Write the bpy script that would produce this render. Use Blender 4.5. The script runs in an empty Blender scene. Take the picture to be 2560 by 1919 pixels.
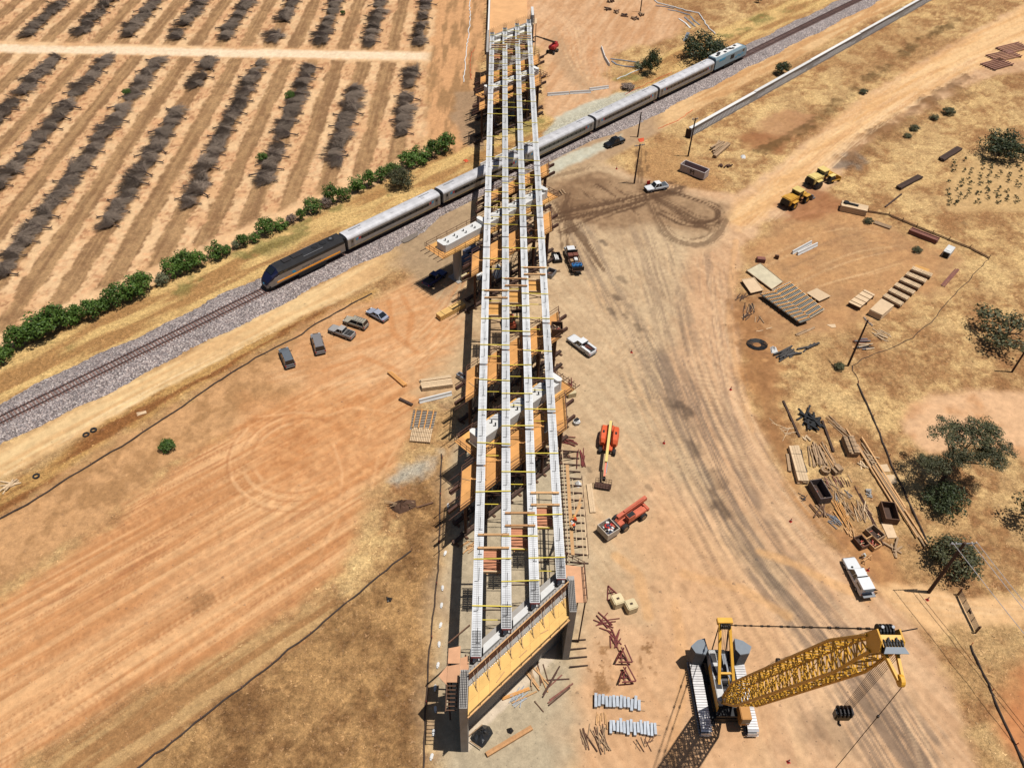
import bpy, bmesh, math, random
import numpy as np
from mathutils import Vector, Matrix
random.seed(7)
R = math.radians
scene = bpy.context.scene
COL = scene.collection
# ------------------------------------------------------------------ camera
CH, CF, CP, CR_, CY = 98.5, 2011.0, 44.5, 2.25, 2.0      # height m, focal px (2560 wide), pitch, roll, yaw
def _cam():
    P, Rr, Y = np.radians([CP, CR_, CY])
    Rz = np.array([[np.cos(Y), -np.sin(Y), 0], [np.sin(Y), np.cos(Y), 0], [0, 0, 1]])
    M_ = np.array([[1, 0, 0], [0, -np.sin(P), -np.cos(P)], [0, np.cos(P), -np.sin(P)]])
    A_ = np.array([[np.cos(Rr), -np.sin(Rr), 0], [np.sin(Rr), np.cos(Rr), 0], [0, 0, 1]])
    return A_ @ M_ @ Rz
CW = _cam()
cd = bpy.data.cameras.new('camera'); cam = bpy.data.objects.new('camera', cd); COL.objects.link(cam)
m = Matrix.Identity(4)
for i in range(3):
    m[i][0] = CW[0][i]; m[i][1] = -CW[1][i]; m[i][2] = -CW[2][i]
m[2][3] = CH
cam.matrix_world = m
cd.sensor_width = 36.0; cd.lens = 36.0 * CF / 2560.0; cd.clip_start = 1.0; cd.clip_end = 8000.0
scene.camera = cam
# ------------------------------------------------------------------ sky, sun, exposure
SUN_EL, SUN_AZ = 74.5, -4.0             # sun stands over +X; azimuth from +X towards +Y
w = bpy.data.worlds.new('World'); scene.world = w; w.use_nodes = True
nt = w.node_tree; nt.nodes.clear()
sk = nt.nodes.new('ShaderNodeTexSky'); sk.sky_type = 'NISHITA'; sk.sun_disc = False
sk.sun_elevation = R(SUN_EL); sk.sun_rotation = R(90 - SUN_AZ); sk.altitude = 100; sk.dust_density = 1.5
bg = nt.nodes.new('ShaderNodeBackground'); bg.inputs['Strength'].default_value = 0.05
ow = nt.nodes.new('ShaderNodeOutputWorld')
nt.links.new(sk.outputs[0], bg.inputs[0]); nt.links.new(bg.outputs[0], ow.inputs[0])
sl = bpy.data.lights.new('sun', 'SUN'); sl.energy = 5.0; sl.angle = R(0.53); sl.color = (1.0, 0.965, 0.91)
so = bpy.data.objects.new('sun', sl); COL.objects.link(so)
sd = Vector((math.cos(R(SUN_EL)) * math.cos(R(SUN_AZ)), math.cos(R(SUN_EL)) * math.sin(R(SUN_AZ)), math.sin(R(SUN_EL))))
so.rotation_euler = sd.to_track_quat('Z', 'Y').to_euler(); so.location = (60, 0, 160)
vs = scene.view_settings
scene.display_settings.display_device = 'sRGB'
vs.view_transform = 'Standard'; vs.look = 'None'; vs.gamma = 1.0; vs.use_curve_mapping = False
vs.exposure = 0.24
scene.render.engine = 'CYCLES'
scene.cycles.max_bounces = 5; scene.cycles.diffuse_bounces = 2; scene.cycles.glossy_bounces = 2
# ------------------------------------------------------------------ survey: photo points -> places on the site plan
def g(x, y, z=0.0):
    d = CW.T @ np.array([(x - 1280) / CF, (y - 959.5) / CF, 1.0])
    t = (z - CH) / d[2]
    return Vector((d[0] * t, d[1] * t, z))
def fv(x, y, z=0.0): return g(x * 2560 / 2212., y * 2560 / 2212., z)
def Q(c, r, x, y, z=0.0): return g(640 * c + x / 3.4547, (480 * r if r < 3 else 1439) + y / 3.4547, z)
# ------------------------------------------------------------------ colour and materials
def lin(c): return c / 12.92 if c <= 0.04045 else ((c + 0.055) / 1.055) ** 2.4
KEXP = 1.80
def A(r, g_, b): return tuple(min(0.86, lin(v / 255.) / KEXP) for v in (r, g_, b))
MATS = {}
def M(name, rgb, rough=0.8, metal=0.0, var=0.14, scale=2.0, bump=0.0, bscale=12.0, spec=0.3, rnd=0.10, raw=False):
    if name in MATS: return MATS[name]
    mt = bpy.data.materials.new(name); mt.use_nodes = True
    n = mt.node_tree; b = n.nodes['Principled BSDF']
    c = rgb if raw else A(*rgb)
    b.inputs['Roughness'].default_value = rough; b.inputs['Metallic'].default_value = metal
    b.inputs['Specular IOR Level'].default_value = spec
    tc = n.nodes.new('ShaderNodeTexCoord')
    nz = n.nodes.new('ShaderNodeTexNoise'); nz.inputs['Scale'].default_value = scale; nz.inputs['Detail'].default_value = 5
    nz.inputs['Roughness'].default_value = 0.65
    n.links.new(tc.outputs['Object'], nz.inputs['Vector'])
    oi = n.nodes.new('ShaderNodeObjectInfo')
    mr = n.nodes.new('ShaderNodeMapRange'); mr.inputs[1].default_value = 0.3; mr.inputs[2].default_value = 0.7
    mr.inputs[3].default_value = 1 - var; mr.inputs[4].default_value = 1 + var
    n.links.new(nz.outputs[0], mr.inputs[0])
    m2 = n.nodes.new('ShaderNodeMapRange'); m2.inputs[3].default_value = 1 - rnd; m2.inputs[4].default_value = 1 + rnd
    n.links.new(oi.outputs['Random'], m2.inputs[0])
    mu = n.nodes.new('ShaderNodeMath'); mu.operation = 'MULTIPLY'
    n.links.new(mr.outputs[0], mu.inputs[0]); n.links.new(m2.outputs[0], mu.inputs[1])
    vm = n.nodes.new('ShaderNodeVectorMath'); vm.operation = 'SCALE'; vm.inputs[0].default_value = c
    n.links.new(mu.outputs[0], vm.inputs['Scale']); n.links.new(vm.outputs[0], b.inputs['Base Color'])
    if bump:
        nb = n.nodes.new('ShaderNodeTexNoise'); nb.inputs['Scale'].default_value = bscale; nb.inputs['Detail'].default_value = 6
        n.links.new(tc.outputs['Object'], nb.inputs['Vector'])
        bp = n.nodes.new('ShaderNodeBump'); bp.inputs['Strength'].default_value = bump; bp.inputs['Distance'].default_value = 0.1
        n.links.new(nb.outputs[0], bp.inputs['Height']); n.links.new(bp.outputs[0], b.inputs['Normal'])
    MATS[name] = mt
    return mt
M('conc', (214, 212, 208), 0.85, var=0.10, scale=0.9, bump=0.1)
M('conc_grey', (178, 172, 165), 0.9, var=0.12, scale=0.7, bump=0.15)
M('conc_white', (238, 236, 232), 0.85, var=0.06, scale=1.5)
M('ply', (236, 176, 98), 0.75, var=0.12, scale=0.8, rnd=0.12)
M('ply_pale', (238, 205, 165), 0.8, var=0.10, scale=1.1, rnd=0.10)
M('ply_orange', (230, 166, 96), 0.75, var=0.14, scale=0.8, rnd=0.12)
M('lumber', (226, 176, 122), 0.8, var=0.14, scale=3, rnd=0.16)
M('lumber_pale', (232, 200, 160), 0.8, var=0.12, scale=3, rnd=0.14)
M('lumber_old', (182, 150, 116), 0.85, var=0.2, scale=3, rnd=0.22)
M('timber', (118, 86, 66), 0.85, var=0.22, scale=2, rnd=0.2)
M('timber_dark', (82, 62, 52), 0.9, var=0.22, scale=2, rnd=0.2)
M('steel_rust', (92, 62, 50), 0.7, 0.2, var=0.25, scale=2, rnd=0.15)
M('steel_red', (124, 52, 48), 0.6, 0.1, var=0.2, scale=2, rnd=0.12)
M('steel_dark', (62, 58, 58), 0.55, 0.4, var=0.2, scale=2)
M('steel_grey', (150, 152, 156), 0.5, 0.5, var=0.12, scale=3)
M('galv', (182, 188, 196), 0.42, 0.6, var=0.12, scale=2)
M('rebar', (120, 84, 66), 0.8, 0.2, var=0.2, scale=3)
M('rebar_dark', (70, 66, 66), 0.7, 0.3, var=0.2, scale=3)
M('beam_pink', (178, 128, 108), .85, var=.2, scale=2, rnd=.15)
M('black', (34, 34, 36), 0.6, var=0.15, scale=3)
M('rubber', (52, 50, 50), 0.85, var=0.15, scale=4)
M('glass', (30, 36, 42), 0.08, 0.0, var=0.05, spec=0.6)
M('plastic_black', (46, 47, 50), 0.35, var=0.3, scale=2, bump=0.4, bscale=3, spec=0.5)
M('yellow_strap', (250, 224, 84), 0.6, var=0.06)
M('crane_yellow', (246, 184, 62), 0.45, var=0.10, scale=1, spec=0.4)
M('cat_yellow', (226, 168, 62), 0.5, var=0.14, scale=1.5, spec=0.4)
M('cat_pale', (244, 214, 132), 0.55, var=0.08, scale=1.5)
M('lift_orange', (236, 104, 58), 0.4, var=0.08, scale=1.5, spec=0.4)
M('lift_red', (196, 62, 62), 0.45, var=0.08, scale=1.5)
M('tele_orange', (224, 116, 84), 0.5, var=0.12, scale=1.5)
M('white_paint', (246, 246, 246), 0.3, var=0.03, spec=0.5)
M('white_rough', (240, 238, 234), 0.7, var=0.06)
M('red_plastic', (206, 52, 44), 0.5, var=0.05)
M('orange_net', (238, 96, 52), 0.7, var=0.1)
M('skin', (198, 146, 116), 0.6, var=0.04)
M('denim', (72, 80, 104), 0.85, var=0.1)
M('hivis_o', (244, 96, 30), 0.6, var=0.04)
M('hivis_y', (206, 240, 40), 0.6, var=0.04)
M('blue_drum', (64, 132, 196), 0.4, var=0.06)
M('brown_crate', (132, 78, 62), 0.8, var=0.15)
M('stud_blue', (202, 198, 186), .6, .1, var=.12); M('form_pale', (214, 200, 168), .75, var=.16, scale=.8); M('form_grey', (128, 124, 112), .7, var=.15, scale=.6)
M('timber_red', (150, 98, 84), .85, var=.2, scale=2, rnd=.15)
M('fabric_dark', (74, 60, 52), .9, var=.25, scale=1.5); M('fabric_brown', (86, 68, 56), .9, var=.3, scale=1.5); M('stake_pink', (226, 170, 150), .7)
M('conc_wall', (176, 174, 172), .9, var=.08, scale=.5); M('conc_dot', (240, 240, 240), .9, var=.05)
M('pole_wood', (88, 66, 56), .9, var=.25, scale=1.2)
M('wire', (236, 226, 220), .4, .5)
M('bin_dark', (112, 98, 94), .7, .2, var=.2)
M('timber_char', (84, 80, 78), .9, var=.2, scale=2, rnd=.2)
M('lumber_gold', (246, 198, 122), .8, var=.1, scale=3, rnd=.1)
M('block_beige', (232, 212, 168), .85, var=.08)
M('cont_blue', (120, 128, 152), .6, .1)
M('asphalt', (132, 120, 110), .9, var=.2, scale=1.5)
# ------------------------------------------------------------------ mesh builder
class MB:
    def __init__(s): s.v = []; s.f = []
    def add(s, vs, fs):
        o = len(s.v); s.v += [tuple(v) for v in vs]; s.f += [tuple(o + i for i in f) for f in fs]; return s
    def box(s, cx, cy, cz, sx, sy, sz, rz=0.0, rx=0.0):
        """centre x,y ; cz = bottom z"""
        c, n_ = math.cos(rz), math.sin(rz); vs = []
        for z in (0, sz):
            for (a, b) in ((-1, -1), (1, -1), (1, 1), (-1, 1)):
                x = a * sx / 2; y = b * sy / 2
                vs.append((cx + x * c - y * n_, cy + x * n_ + y * c, cz + z))
        return s.add(vs, [(3, 2, 1, 0), (4, 5, 6, 7), (0, 1, 5, 4), (1, 2, 6, 5), (2, 3, 7, 6), (3, 0, 4, 7)])
    def beam(s, p, q, w_, h, up=(0, 0, 1)):
        p = Vector(p); q = Vector(q); d = (q - p)
        if d.length < 1e-6: return s
        d.normalize(); u = Vector(up)
        if abs(d.dot(u)) > 0.98: u = Vector((1, 0, 0))
        a = d.cross(u).normalized(); b = a.cross(d).normalized()
        vs = []
        for c in (p, q):
            for (i, j) in ((-1, -1), (1, -1), (1, 1), (-1, 1)): vs.append(c + a * (i * w_ / 2) + b * (j * h / 2))
        return s.add(vs, [(3, 2, 1, 0), (4, 5, 6, 7), (0, 1, 5, 4), (1, 2, 6, 5), (2, 3, 7, 6), (3, 0, 4, 7)])
    def tube(s, p, q, r, n=6, r2=None, cap=True):
        p = Vector(p); q = Vector(q); d = (q - p)
        if d.length < 1e-6: return s
        d.normalize(); u = Vector((0, 0, 1)) if abs(d.z) < 0.95 else Vector((1, 0, 0))
        a = d.cross(u).normalized(); b = a.cross(d).normalized(); r2 = r if r2 is None else r2
        vs = []
        for c, rr in ((p, r), (q, r2)):
            for i in range(n):
                t = 2 * math.pi * i / n; vs.append(c + a * (rr * math.cos(t)) + b * (rr * math.sin(t)))
        fs = [(i, (i + 1) % n, n + (i + 1) % n, n + i) for i in range(n)]
        if cap: fs += [tuple(range(n - 1, -1, -1)), tuple(range(n, 2 * n))]
        return s.add(vs, fs)
    def path(s, pts, r, n=5):
        for a, b in zip(pts[:-1], pts[1:]): s.tube(a, b, r, n, cap=True)
        return s
    def prism(s, pts, z0, z1):
        n = len(pts)
        vs = [(x, y, z0) for x, y in pts] + [(x, y, z1) for x, y in pts]
        ar = sum(pts[i][0] * pts[(i + 1) % n][1] - pts[(i + 1) % n][0] * pts[i][1] for i in range(n))
        fs = [(i, (i + 1) % n, n + (i + 1) % n, n + i) for i in range(n)] + [tuple(range(n - 1, -1, -1)), tuple(range(n, 2 * n))]
        if ar < 0: fs = [tuple(reversed(f)) for f in fs]
        return s.add(vs, fs)
    def loft(s, rings, close=True):
        """rings: list of equal-length point lists"""
        n = len(rings[0]); vs = [p for r in rings for p in r]; fs = []
        for k in range(len(rings) - 1):
            for i in range(n):
                j = (i + 1) % n; fs.append((k * n + i, k * n + j, (k + 1) * n + j, (k + 1) * n + i))
        if close: fs += [tuple(range(n - 1, -1, -1)), tuple(range((len(rings) - 1) * n, len(rings) * n))]
        return s.add(vs, fs)
    def xprof(s, prof, x0, x1):
        """profile in (y,z) swept along x"""
        return s.loft([[(x0, y, z) for y, z in prof], [(x1, y, z) for y, z in prof]])
    def yprof(s, prof, y0, y1):
        return s.loft([[(x, y0, z) for x, z in prof], [(x, y1, z) for x, z in prof]])
    def disc(s, c, axis, r, w_, n=12):
        a = Vector(axis).normalized(); c = Vector(c)
        return s.tube(c - a * w_ / 2, c + a * w_ / 2, r, n)
    def mesh(s, name, off=(0, 0, 0), fix=True, smooth=False):
        me = bpy.data.meshes.new(name)
        o = Vector(off)
        me.from_pydata([(v[0] - o.x, v[1] - o.y, v[2] - o.z) for v in s.v], [], s.f)
        if fix and len(s.f) < 6000:
            bm = bmesh.new(); bm.from_mesh(me); bmesh.ops.recalc_face_normals(bm, faces=bm.faces); bm.to_mesh(me); bm.free()
        if smooth: me.polygons.foreach_set('use_smooth', [True] * len(me.polygons))
        me.update()
        return me
    def build(s, name, mat, parent=None, off=(0, 0, 0), smooth=False, bevel=0.0, seg=2, kind=None, label=None):
        me = s.mesh(name, off, smooth=smooth)
        if bevel:
            bm = bmesh.new(); bm.from_mesh(me)
            bmesh.ops.bevel(bm, geom=list(bm.edges), offset=bevel, segments=seg, affect='EDGES', clamp_overlap=True)
            bm.to_mesh(me); bm.free()
        return link(name, me, mat, parent, kind, label)
def link(name, me, mat, parent=None, kind=None, label=None, loc=None, rz=None):
    o = bpy.data.objects.new(name, me); COL.objects.link(o)
    if mat is not None and not me.materials: me.materials.append(MATS[mat] if isinstance(mat, str) else mat)
    if parent is not None:
        o.parent = parent; KIDS.setdefault(parent.name, []).append(o)
    if kind: o['kind'] = kind
    if label: o['label'] = label
    if loc is not None: o.location = loc
    if rz is not None: o.rotation_euler = (0, 0, rz)
    return o
def tag(o, label, cat, group=None):
    o['label'] = label; o['category'] = cat
    if group: o['group'] = group
    return o
def thing(name, label, cat, loc=(0, 0, 0), rz=0.0, group=None):
    o = bpy.data.objects.new(name, None); COL.objects.link(o); o.empty_display_size = 0.3
    o.location = loc; o.rotation_euler = (0, 0, rz)
    return tag(o, label, cat, group)
KIDS = {}
def kids(o): return KIDS.get(o.name, [])
def copy_tree(o, loc=None, rz=None, label=None, group=None, parent=None):
    c = o.copy(); COL.objects.link(c); c.parent = parent
    if parent is not None: KIDS.setdefault(parent.name, []).append(c)
    if loc is not None: c.location = loc
    if rz is not None: c.rotation_euler = (0, 0, rz)
    if label: c['label'] = label
    if group: c['group'] = group
    for ch in kids(o): copy_tree(ch, parent=c)
    return c
def head(a, b):
    """heading angle from a to b on plan"""
    return math.atan2(b[1] - a[1], b[0] - a[0])
# ================================================================== GROUND
def _h(xi, yi, seed):
    n = (xi.astype(np.int64) * 374761393 + yi.astype(np.int64) * 668265263 + seed * 974634777) & 0xffffffff
    n = ((n ^ (n >> 13)) * 1274126177) & 0xffffffff
    n = (n ^ (n >> 16)) & 0xffffffff
    return n.astype(np.float64) / 4294967295.0
def vn(x, y, seed=0):
    xi = np.floor(x); yi = np.floor(y); fx = x - xi; fy = y - yi
    fx = fx * fx * (3 - 2 * fx); fy = fy * fy * (3 - 2 * fy)
    a = _h(xi, yi, seed); b = _h(xi + 1, yi, seed); c = _h(xi, yi + 1, seed); d = _h(xi + 1, yi + 1, seed)
    return (a * (1 - fx) + b * fx) * (1 - fy) + (c * (1 - fx) + d * fx) * fy
def fbm(x, y, sc, octv=4, seed=0, gain=0.55):
    s_ = 0; am = 1; tot = 0; f = 1.0 / sc
    for o in range(octv):
        s_ = s_ + am * vn(x * f + 17.3 * o, y * f - 9.1 * o, seed + o); tot += am; am *= gain; f *= 2.03
    return s_ / tot
def sst(a, b, x):
    t = np.clip((x - a) / (b - a), 0, 1); return t * t * (3 - 2 * t)
# plan grid: dense where the site lies, coarse to the horizon
NU, NV = 780, 800
us = np.linspace(-1.06, 1.06, NU)
ext = np.array([1.15, 1.3, 1.6, 2.2, 3.5, 6, 12, 25])
us = np.concatenate([-ext[::-1], us, ext])
t = np.linspace(0, 1, NV)
vsY = 24 * np.exp(t * math.log(345 / 24.0) * 0.0) + 0
yy = [25.0]
while yy[-1] < 350: yy.append(yy[-1] + 0.17 * (98.5 ** 2 + yy[-1] ** 2) / (98.5 ** 2 + 30 ** 2))
vsY = np.concatenate([[-900, -300, -100, -30, 0, 12, 20], np.array(yy), [365, 390, 430, 500, 650, 1000, 1800, 4000]])
UU, YY = np.meshgrid(us, vsY)
HW = 47 + 0.455 * np.clip(YY, 20, 400)
XX = UU * HW
GX = XX.ravel(); GY = YY.ravel(); NP_ = GX.size
def poly_mask(pts, soft=1.2, amp=2.0, sc=5.0, seed=1, world=False):
    W_ = np.array([(p if world else tuple(fv(*p)[:2])) for p in pts], float)
    lo = W_.min(0) - 8; hi = W_.max(0) + 8
    sel = np.where((GX > lo[0]) & (GX < hi[0]) & (GY > lo[1]) & (GY < hi[1]))[0]
    out = np.zeros(NP_)
    if sel.size == 0: return out
    x = GX[sel]; y = GY[sel]; ins = np.zeros(sel.size, bool); dm = np.full(sel.size, 1e9)
    n = len(W_)
    for i in range(n):
        ax, ay = W_[i]; bx, by = W_[(i + 1) % n]
        c = ((ay > y) != (by > y))
        with np.errstate(divide='ignore', invalid='ignore'):
            xi = (bx - ax) * (y - ay) / (by - ay + 1e-12) + ax
        ins ^= c & (x < xi)
        dx, dy = bx - ax, by - ay; L = dx * dx + dy * dy + 1e-9
        tt = np.clip(((x - ax) * dx + (y - ay) * dy) / L, 0, 1)
        dm = np.minimum(dm, np.hypot(x - ax - tt * dx, y - ay - tt * dy))
    sdv = np.where(ins, dm, -dm) + (fbm(x, y, sc, 4, seed) - 0.5) * 2 * amp
    out[sel] = sst(-soft, soft, sdv)
    return out
def line_dist(pts, world=False, lim=14):
    W_ = np.array([(p if world else tuple(fv(*p)[:2])) for p in pts], float)
    lo = W_.min(0) - lim; hi = W_.max(0) + lim
    sel = np.where((GX > lo[0]) & (GX < hi[0]) & (GY > lo[1]) & (GY < hi[1]))[0]
    x = GX[sel]; y = GY[sel]; dm = np.full(sel.size, 1e9)
    for i in range(len(W_) - 1):
        ax, ay = W_[i]; dx, dy = W_[i + 1] - W_[i]; L = dx * dx + dy * dy + 1e-9
        tt = np.clip(((x - ax) * dx + (y - ay) * dy) / L, 0, 1)
        dm = np.minimum(dm, np.hypot(x - ax - tt * dx, y - ay - tt * dy))
    return sel, dm
def curve_co(pts, lim):
    W_ = np.array(pts, float); lo = W_.min(0) - lim; hi = W_.max(0) + lim
    sel = np.where((GX > lo[0]) & (GX < hi[0]) & (GY > lo[1]) & (GY < hi[1]))[0]
    x = GX[sel]; y = GY[sel]; dm = np.full(sel.size, 1e9); sg = np.zeros(sel.size); tt_ = np.zeros(sel.size); acc = 0
    for i in range(len(W_) - 1):
        ax, ay = W_[i]; dx, dy = W_[i + 1] - W_[i]; L = math.hypot(dx, dy) + 1e-9
        u = np.clip(((x - ax) * dx + (y - ay) * dy) / (L * L), 0, 1); d = np.hypot(x - ax - u * dx, y - ay - u * dy)
        b = d < dm; dm = np.where(b, d, dm); sg = np.where(b, ((x - ax) * dy - (y - ay) * dx) / L, sg); tt_ = np.where(b, acc + u * L, tt_); acc += L
    return sel, dm, sg, tt_
def smooth(pts, n=6):
    P_ = [Vector((p[0], p[1], 0)) for p in pts]; out = []
    for i in range(len(P_) - 1):
        a = P_[max(0, i - 1)]; b = P_[i]; c = P_[i + 1]; d = P_[min(len(P_) - 1, i + 2)]
        for k in range(n):
            t_ = k / n; out.append(tuple((0.5 * ((2 * b) + (c - a) * t_ + (2 * a - 5 * b + 4 * c - d) * t_ * t_ + (3 * b - a - 3 * c + d) * t_ ** 3))[:2]))
    out.append(tuple(P_[-1][:2])); return out
def band(pts, w_, rgb, k=.5, across=.5, long_=14, thr=(.42, .62), seed=1, world=False, dz=0.0, edge=.5):
    W_ = smooth([(p if world else tuple(fv(*p)[:2])) for p in pts])
    sel, dm, sg, tt_ = curve_co(W_, w_ + 2)
    nz = fbm(tt_ / long_ * across * 1.0, sg, across, 3, seed)
    mk = (1 - sst(w_ * .5 * (1 - edge), w_ * .5 * (1 + edge), dm + (fbm(GX[sel], GY[sel], 4, 3, seed + 3) - .5) * w_ * .7)) * sst(thr[0], thr[1], nz)
    m3 = (mk * k)[:, None]; COLR[sel] = COLR[sel] * (1 - m3) + np.array(A(*rgb))[None, :] * m3
    if dz: GZ[sel] += dz * mk
def flow(ga, gb, n, seed, cols, wr=(.25, .6), kr=(.15, .4), part=True, pair=True):
    rng = random.Random(seed); a_ = smooth([tuple(fv(*p)[:2]) for p in ga], 4); b_ = smooth([tuple(fv(*p)[:2]) for p in gb], 4); m_ = min(len(a_), len(b_))
    for i in range(n):
        f0 = rng.random(); f1 = min(1, max(0, f0 + rng.gauss(0, .12))); i0 = rng.randrange(0, max(1, m_ // 2)) if part else 0; i1 = rng.randrange(min(m_ - 1, i0 + 4), m_)
        pts = []
        for j in range(i0, i1 + 1):
            f = f0 + (f1 - f0) * j / m_; pts.append((a_[j][0] + (b_[j][0] - a_[j][0]) * f, a_[j][1] + (b_[j][1] - a_[j][1]) * f))
        w_ = rng.uniform(*wr); c = rng.choice(cols); k_ = rng.uniform(*kr)
        for off in ((0, 1.9) if pair else (0,)):
            sel, dm, sg, tt_ = curve_co([(x + off * .8, y + off * .3) for x, y in pts], w_ * 2 + 1)
            mk = (1 - sst(w_ * .3, w_ * .75, dm)) * sst(.34, .55, fbm(tt_, sg * 0 + i, 7, 2, seed + i)) * (0.65 + .35 * np.sin(tt_ * 14))
            m3 = (mk * k_)[:, None]; COLR[sel] = COLR[sel] * (1 - m3) + np.array(A(*c))[None, :] * m3; GZ[sel] -= .03 * mk
COLR = np.zeros((NP_, 3)); GRS = np.zeros(NP_); GZ = np.zeros(NP_); GRV = np.zeros(NP_)
def lay(mask, c1, c2=None, n=None, k=1.0, grass=None, gravel=None):
    c = np.array(A(*c1))[None, :]
    if c2 is not None: c = c * (1 - n[:, None]) + np.array(A(*c2))[None, :] * n[:, None]
    mk = (mask * k)[:, None]
    COLR[:] = COLR * (1 - mk) + c * mk
    if grass is not None: GRS[:] = GRS * (1 - mask) + grass * mask
    GRV[:] = GRV * (1 - mask) + (gravel or 0) * mask
def stroke(pts, w_, rgb, k=0.6, soft=0.5, seed=3, rough=0.6, sc=3.0, dz=0.0, world=False, broken=0.0):
    sel, dm = line_dist(pts, world, w_ * 1.5 + 3)
    if sel.size == 0: return
    x = GX[sel]; y = GY[sel]
    e = dm + (fbm(x, y, sc, 3, seed) - 0.5) * 2 * rough * w_ * 0.5
    mk = 1 - sst(w_ * 0.5 * (1 - soft), w_ * 0.5 * (1 + soft), e)
    if broken: mk = mk * sst(0.5 - broken * 0.5, 0.62, fbm(x, y, sc * 2.5, 3, seed + 11))
    if rgb is not None:
        c = np.array(A(*rgb))[None, :]; m3 = (mk * k)[:, None]
        COLR[sel] = COLR[sel] * (1 - m3) + c * m3
    if dz: GZ[sel] += dz * mk
def rot(ang):
    c, s_ = math.cos(ang), math.sin(ang); return GX * c + GY * s_, -GX * s_ + GY * c
def streaks(ang, long_, across, seed):
    a_, b_ = rot(ang); return fbm(a_ / long_ * across, b_, across, 4, seed)
n_big = fbm(GX, GY, 22, 5, 5); n_mid = fbm(GX, GY, 6, 5, 9); n_sm = fbm(GX, GY, 1.6, 4, 21); n_fine = fbm(GX, GY, 0.7, 3, 33)
D = GY - GX
all1 = np.ones(NP_)
# --- dry grass everywhere
gmix = sst(0.34, 0.66, n_mid * 0.45 + n_sm * 0.4 + n_fine * .15)
lay(all1, (174, 128, 84), (232, 192, 132), gmix, grass=1.0)
lay(sst(0.48, 0.66, n_big), (162, 114, 74), k=0.5)
lay(sst(0.56, 0.66, fbm(GX, GY, 9, 4, 55)), (240, 204, 144), k=.35)
# --- grass between hedge and ballast, and right of the wall
m_ = sst(174, 177, D) * (1 - sst(191, 194, D + (n_mid - .5) * 5))
gm2 = sst(0.35, 0.62, streaks(R(44.8), 16, 2.2, 41))
lay(m_, (186, 140, 88), (232, 192, 126), gm2, grass=1.0)
lay(m_ * sst(.55, .66, n_mid) * sst(180, 186, D), (112, 118, 62), k=0.6)
# --- orchard
m_or = sst(191.5, 194, D + (n_mid - .5) * 3) * (1 - sst(-19, -13, GX + (n_mid - .5) * 6 + sst(200, 215, GY) * 2))
lay(m_or, (240, 198, 150), (226, 178, 130), sst(.35, .65, n_mid), grass=0.15)
tph = np.abs(((GX + 24.2) / 7.275 + 0.5) % 1.0 - 0.5) * 7.275 + (n_mid - .5) * 2.0 + (n_sm - .5) * 1.0
blk = np.maximum(sst(199.5, 202.5, D + (n_mid - .5) * 5) * (1 - sst(232.5, 234.0, GY + (n_sm - .5) * 2)), sst(240.5, 242, GY + (n_sm - .5) * 2)) * m_or
strip = (1 - sst(1.7, 2.35, tph + (n_fine - .5) * .9)) * blk * (1 - sst(-21, -17.5, GX))
st2 = streaks(R(90), 20, 0.5, 47)
lay(strip, (146, 108, 74), (186, 146, 102), sst(.35, .65, st2 * .6 + n_sm * .4), k=0.92, grass=0.6)
speck = sst(.56, .66, fbm(GX, GY, 0.8, 3, 71)) * sst(.36, .52, n_mid) * blk * (1 - strip)
lay(speck, (164, 112, 78), k=0.7)
lay(sst(.58, .68, fbm(GX, GY, 1.3, 3, 75)) * blk * (1 - strip), (226, 172, 126), k=.6)
lr = (1 - sst(2.0, 3.4, np.abs(GY - 237 + (n_big - .5) * 2 - .015 * (GX + 80)) + (n_sm - .5) * 1.4)) * (1 - sst(-24, -16, GX))
lay(lr, (250, 222, 186), grass=0.0)
hr = sst(193.5, 195.2, D + (n_sm - .5) * 2) * (1 - sst(198.5, 201.5, D + (n_sm - .5) * 3)) * (1 - sst(-14, -8, GX))
lay(hr, (246, 204, 156), (238, 190, 140), n_sm, k=0.8, grass=0.0)
# ground between orchard and bridge
m_ = poly_mask([(935, -60), (1062, -60), (1050, 60), (1035, 160), (1020, 300), (985, 330), (960, 315), (925, 300), (915, 180), (935, 60)], 1.5, 2.5, 5, 4)
lay(m_, (222, 168, 118), (176, 134, 92), sst(.4, .62, streaks(R(88), 10, 1.6, 51)), grass=0.35)
# --- access road along the near side of the line
m_ = sst(151.5, 153.5, D + (n_sm - .5) * 1.5) * (1 - sst(160, 163, D + (n_sm - .5) * 2.5)) * (1 - sst(-28, -16, GX))
lay(m_, (240, 204, 150), (228, 184, 130), sst(.35, .65, streaks(R(44.8), 14, .9, 61)), k=.95, grass=0.05)
m_ = sst(150.5, 153.5, D + (n_mid - .5) * 3) * (1 - sst(160.5, 163, D)) * sst(38, 46, GX)
lay(m_, (232, 190, 138), (210, 160, 108), sst(.35, .65, streaks(R(44.8), 14, 1.2, 62)), grass=0.1)
m_ = sst(-22, -14, GX) * (1 - sst(40, 46, GX)) * sst(150, 153, D) * (1 - sst(176, 178, D))
lay(m_, (196, 164, 128), (180, 146, 112), n_mid, grass=0.05)
# --- brown grass strip by the silt fence
lay(poly_mask([(-120, 1160), (0, 1060), (160, 960), (300, 868), (430, 800), (560, 730), (700, 665), (810, 626), (800, 648), (640, 712), (480, 806), (280, 926), (0, 1112), (-120, 1190)], .8, 1.2, 3, 6), (156, 104, 60), (206, 160, 98), sst(.4, .62, streaks(R(44.8), 10, 1.4, 64)), grass=1.0)
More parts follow.
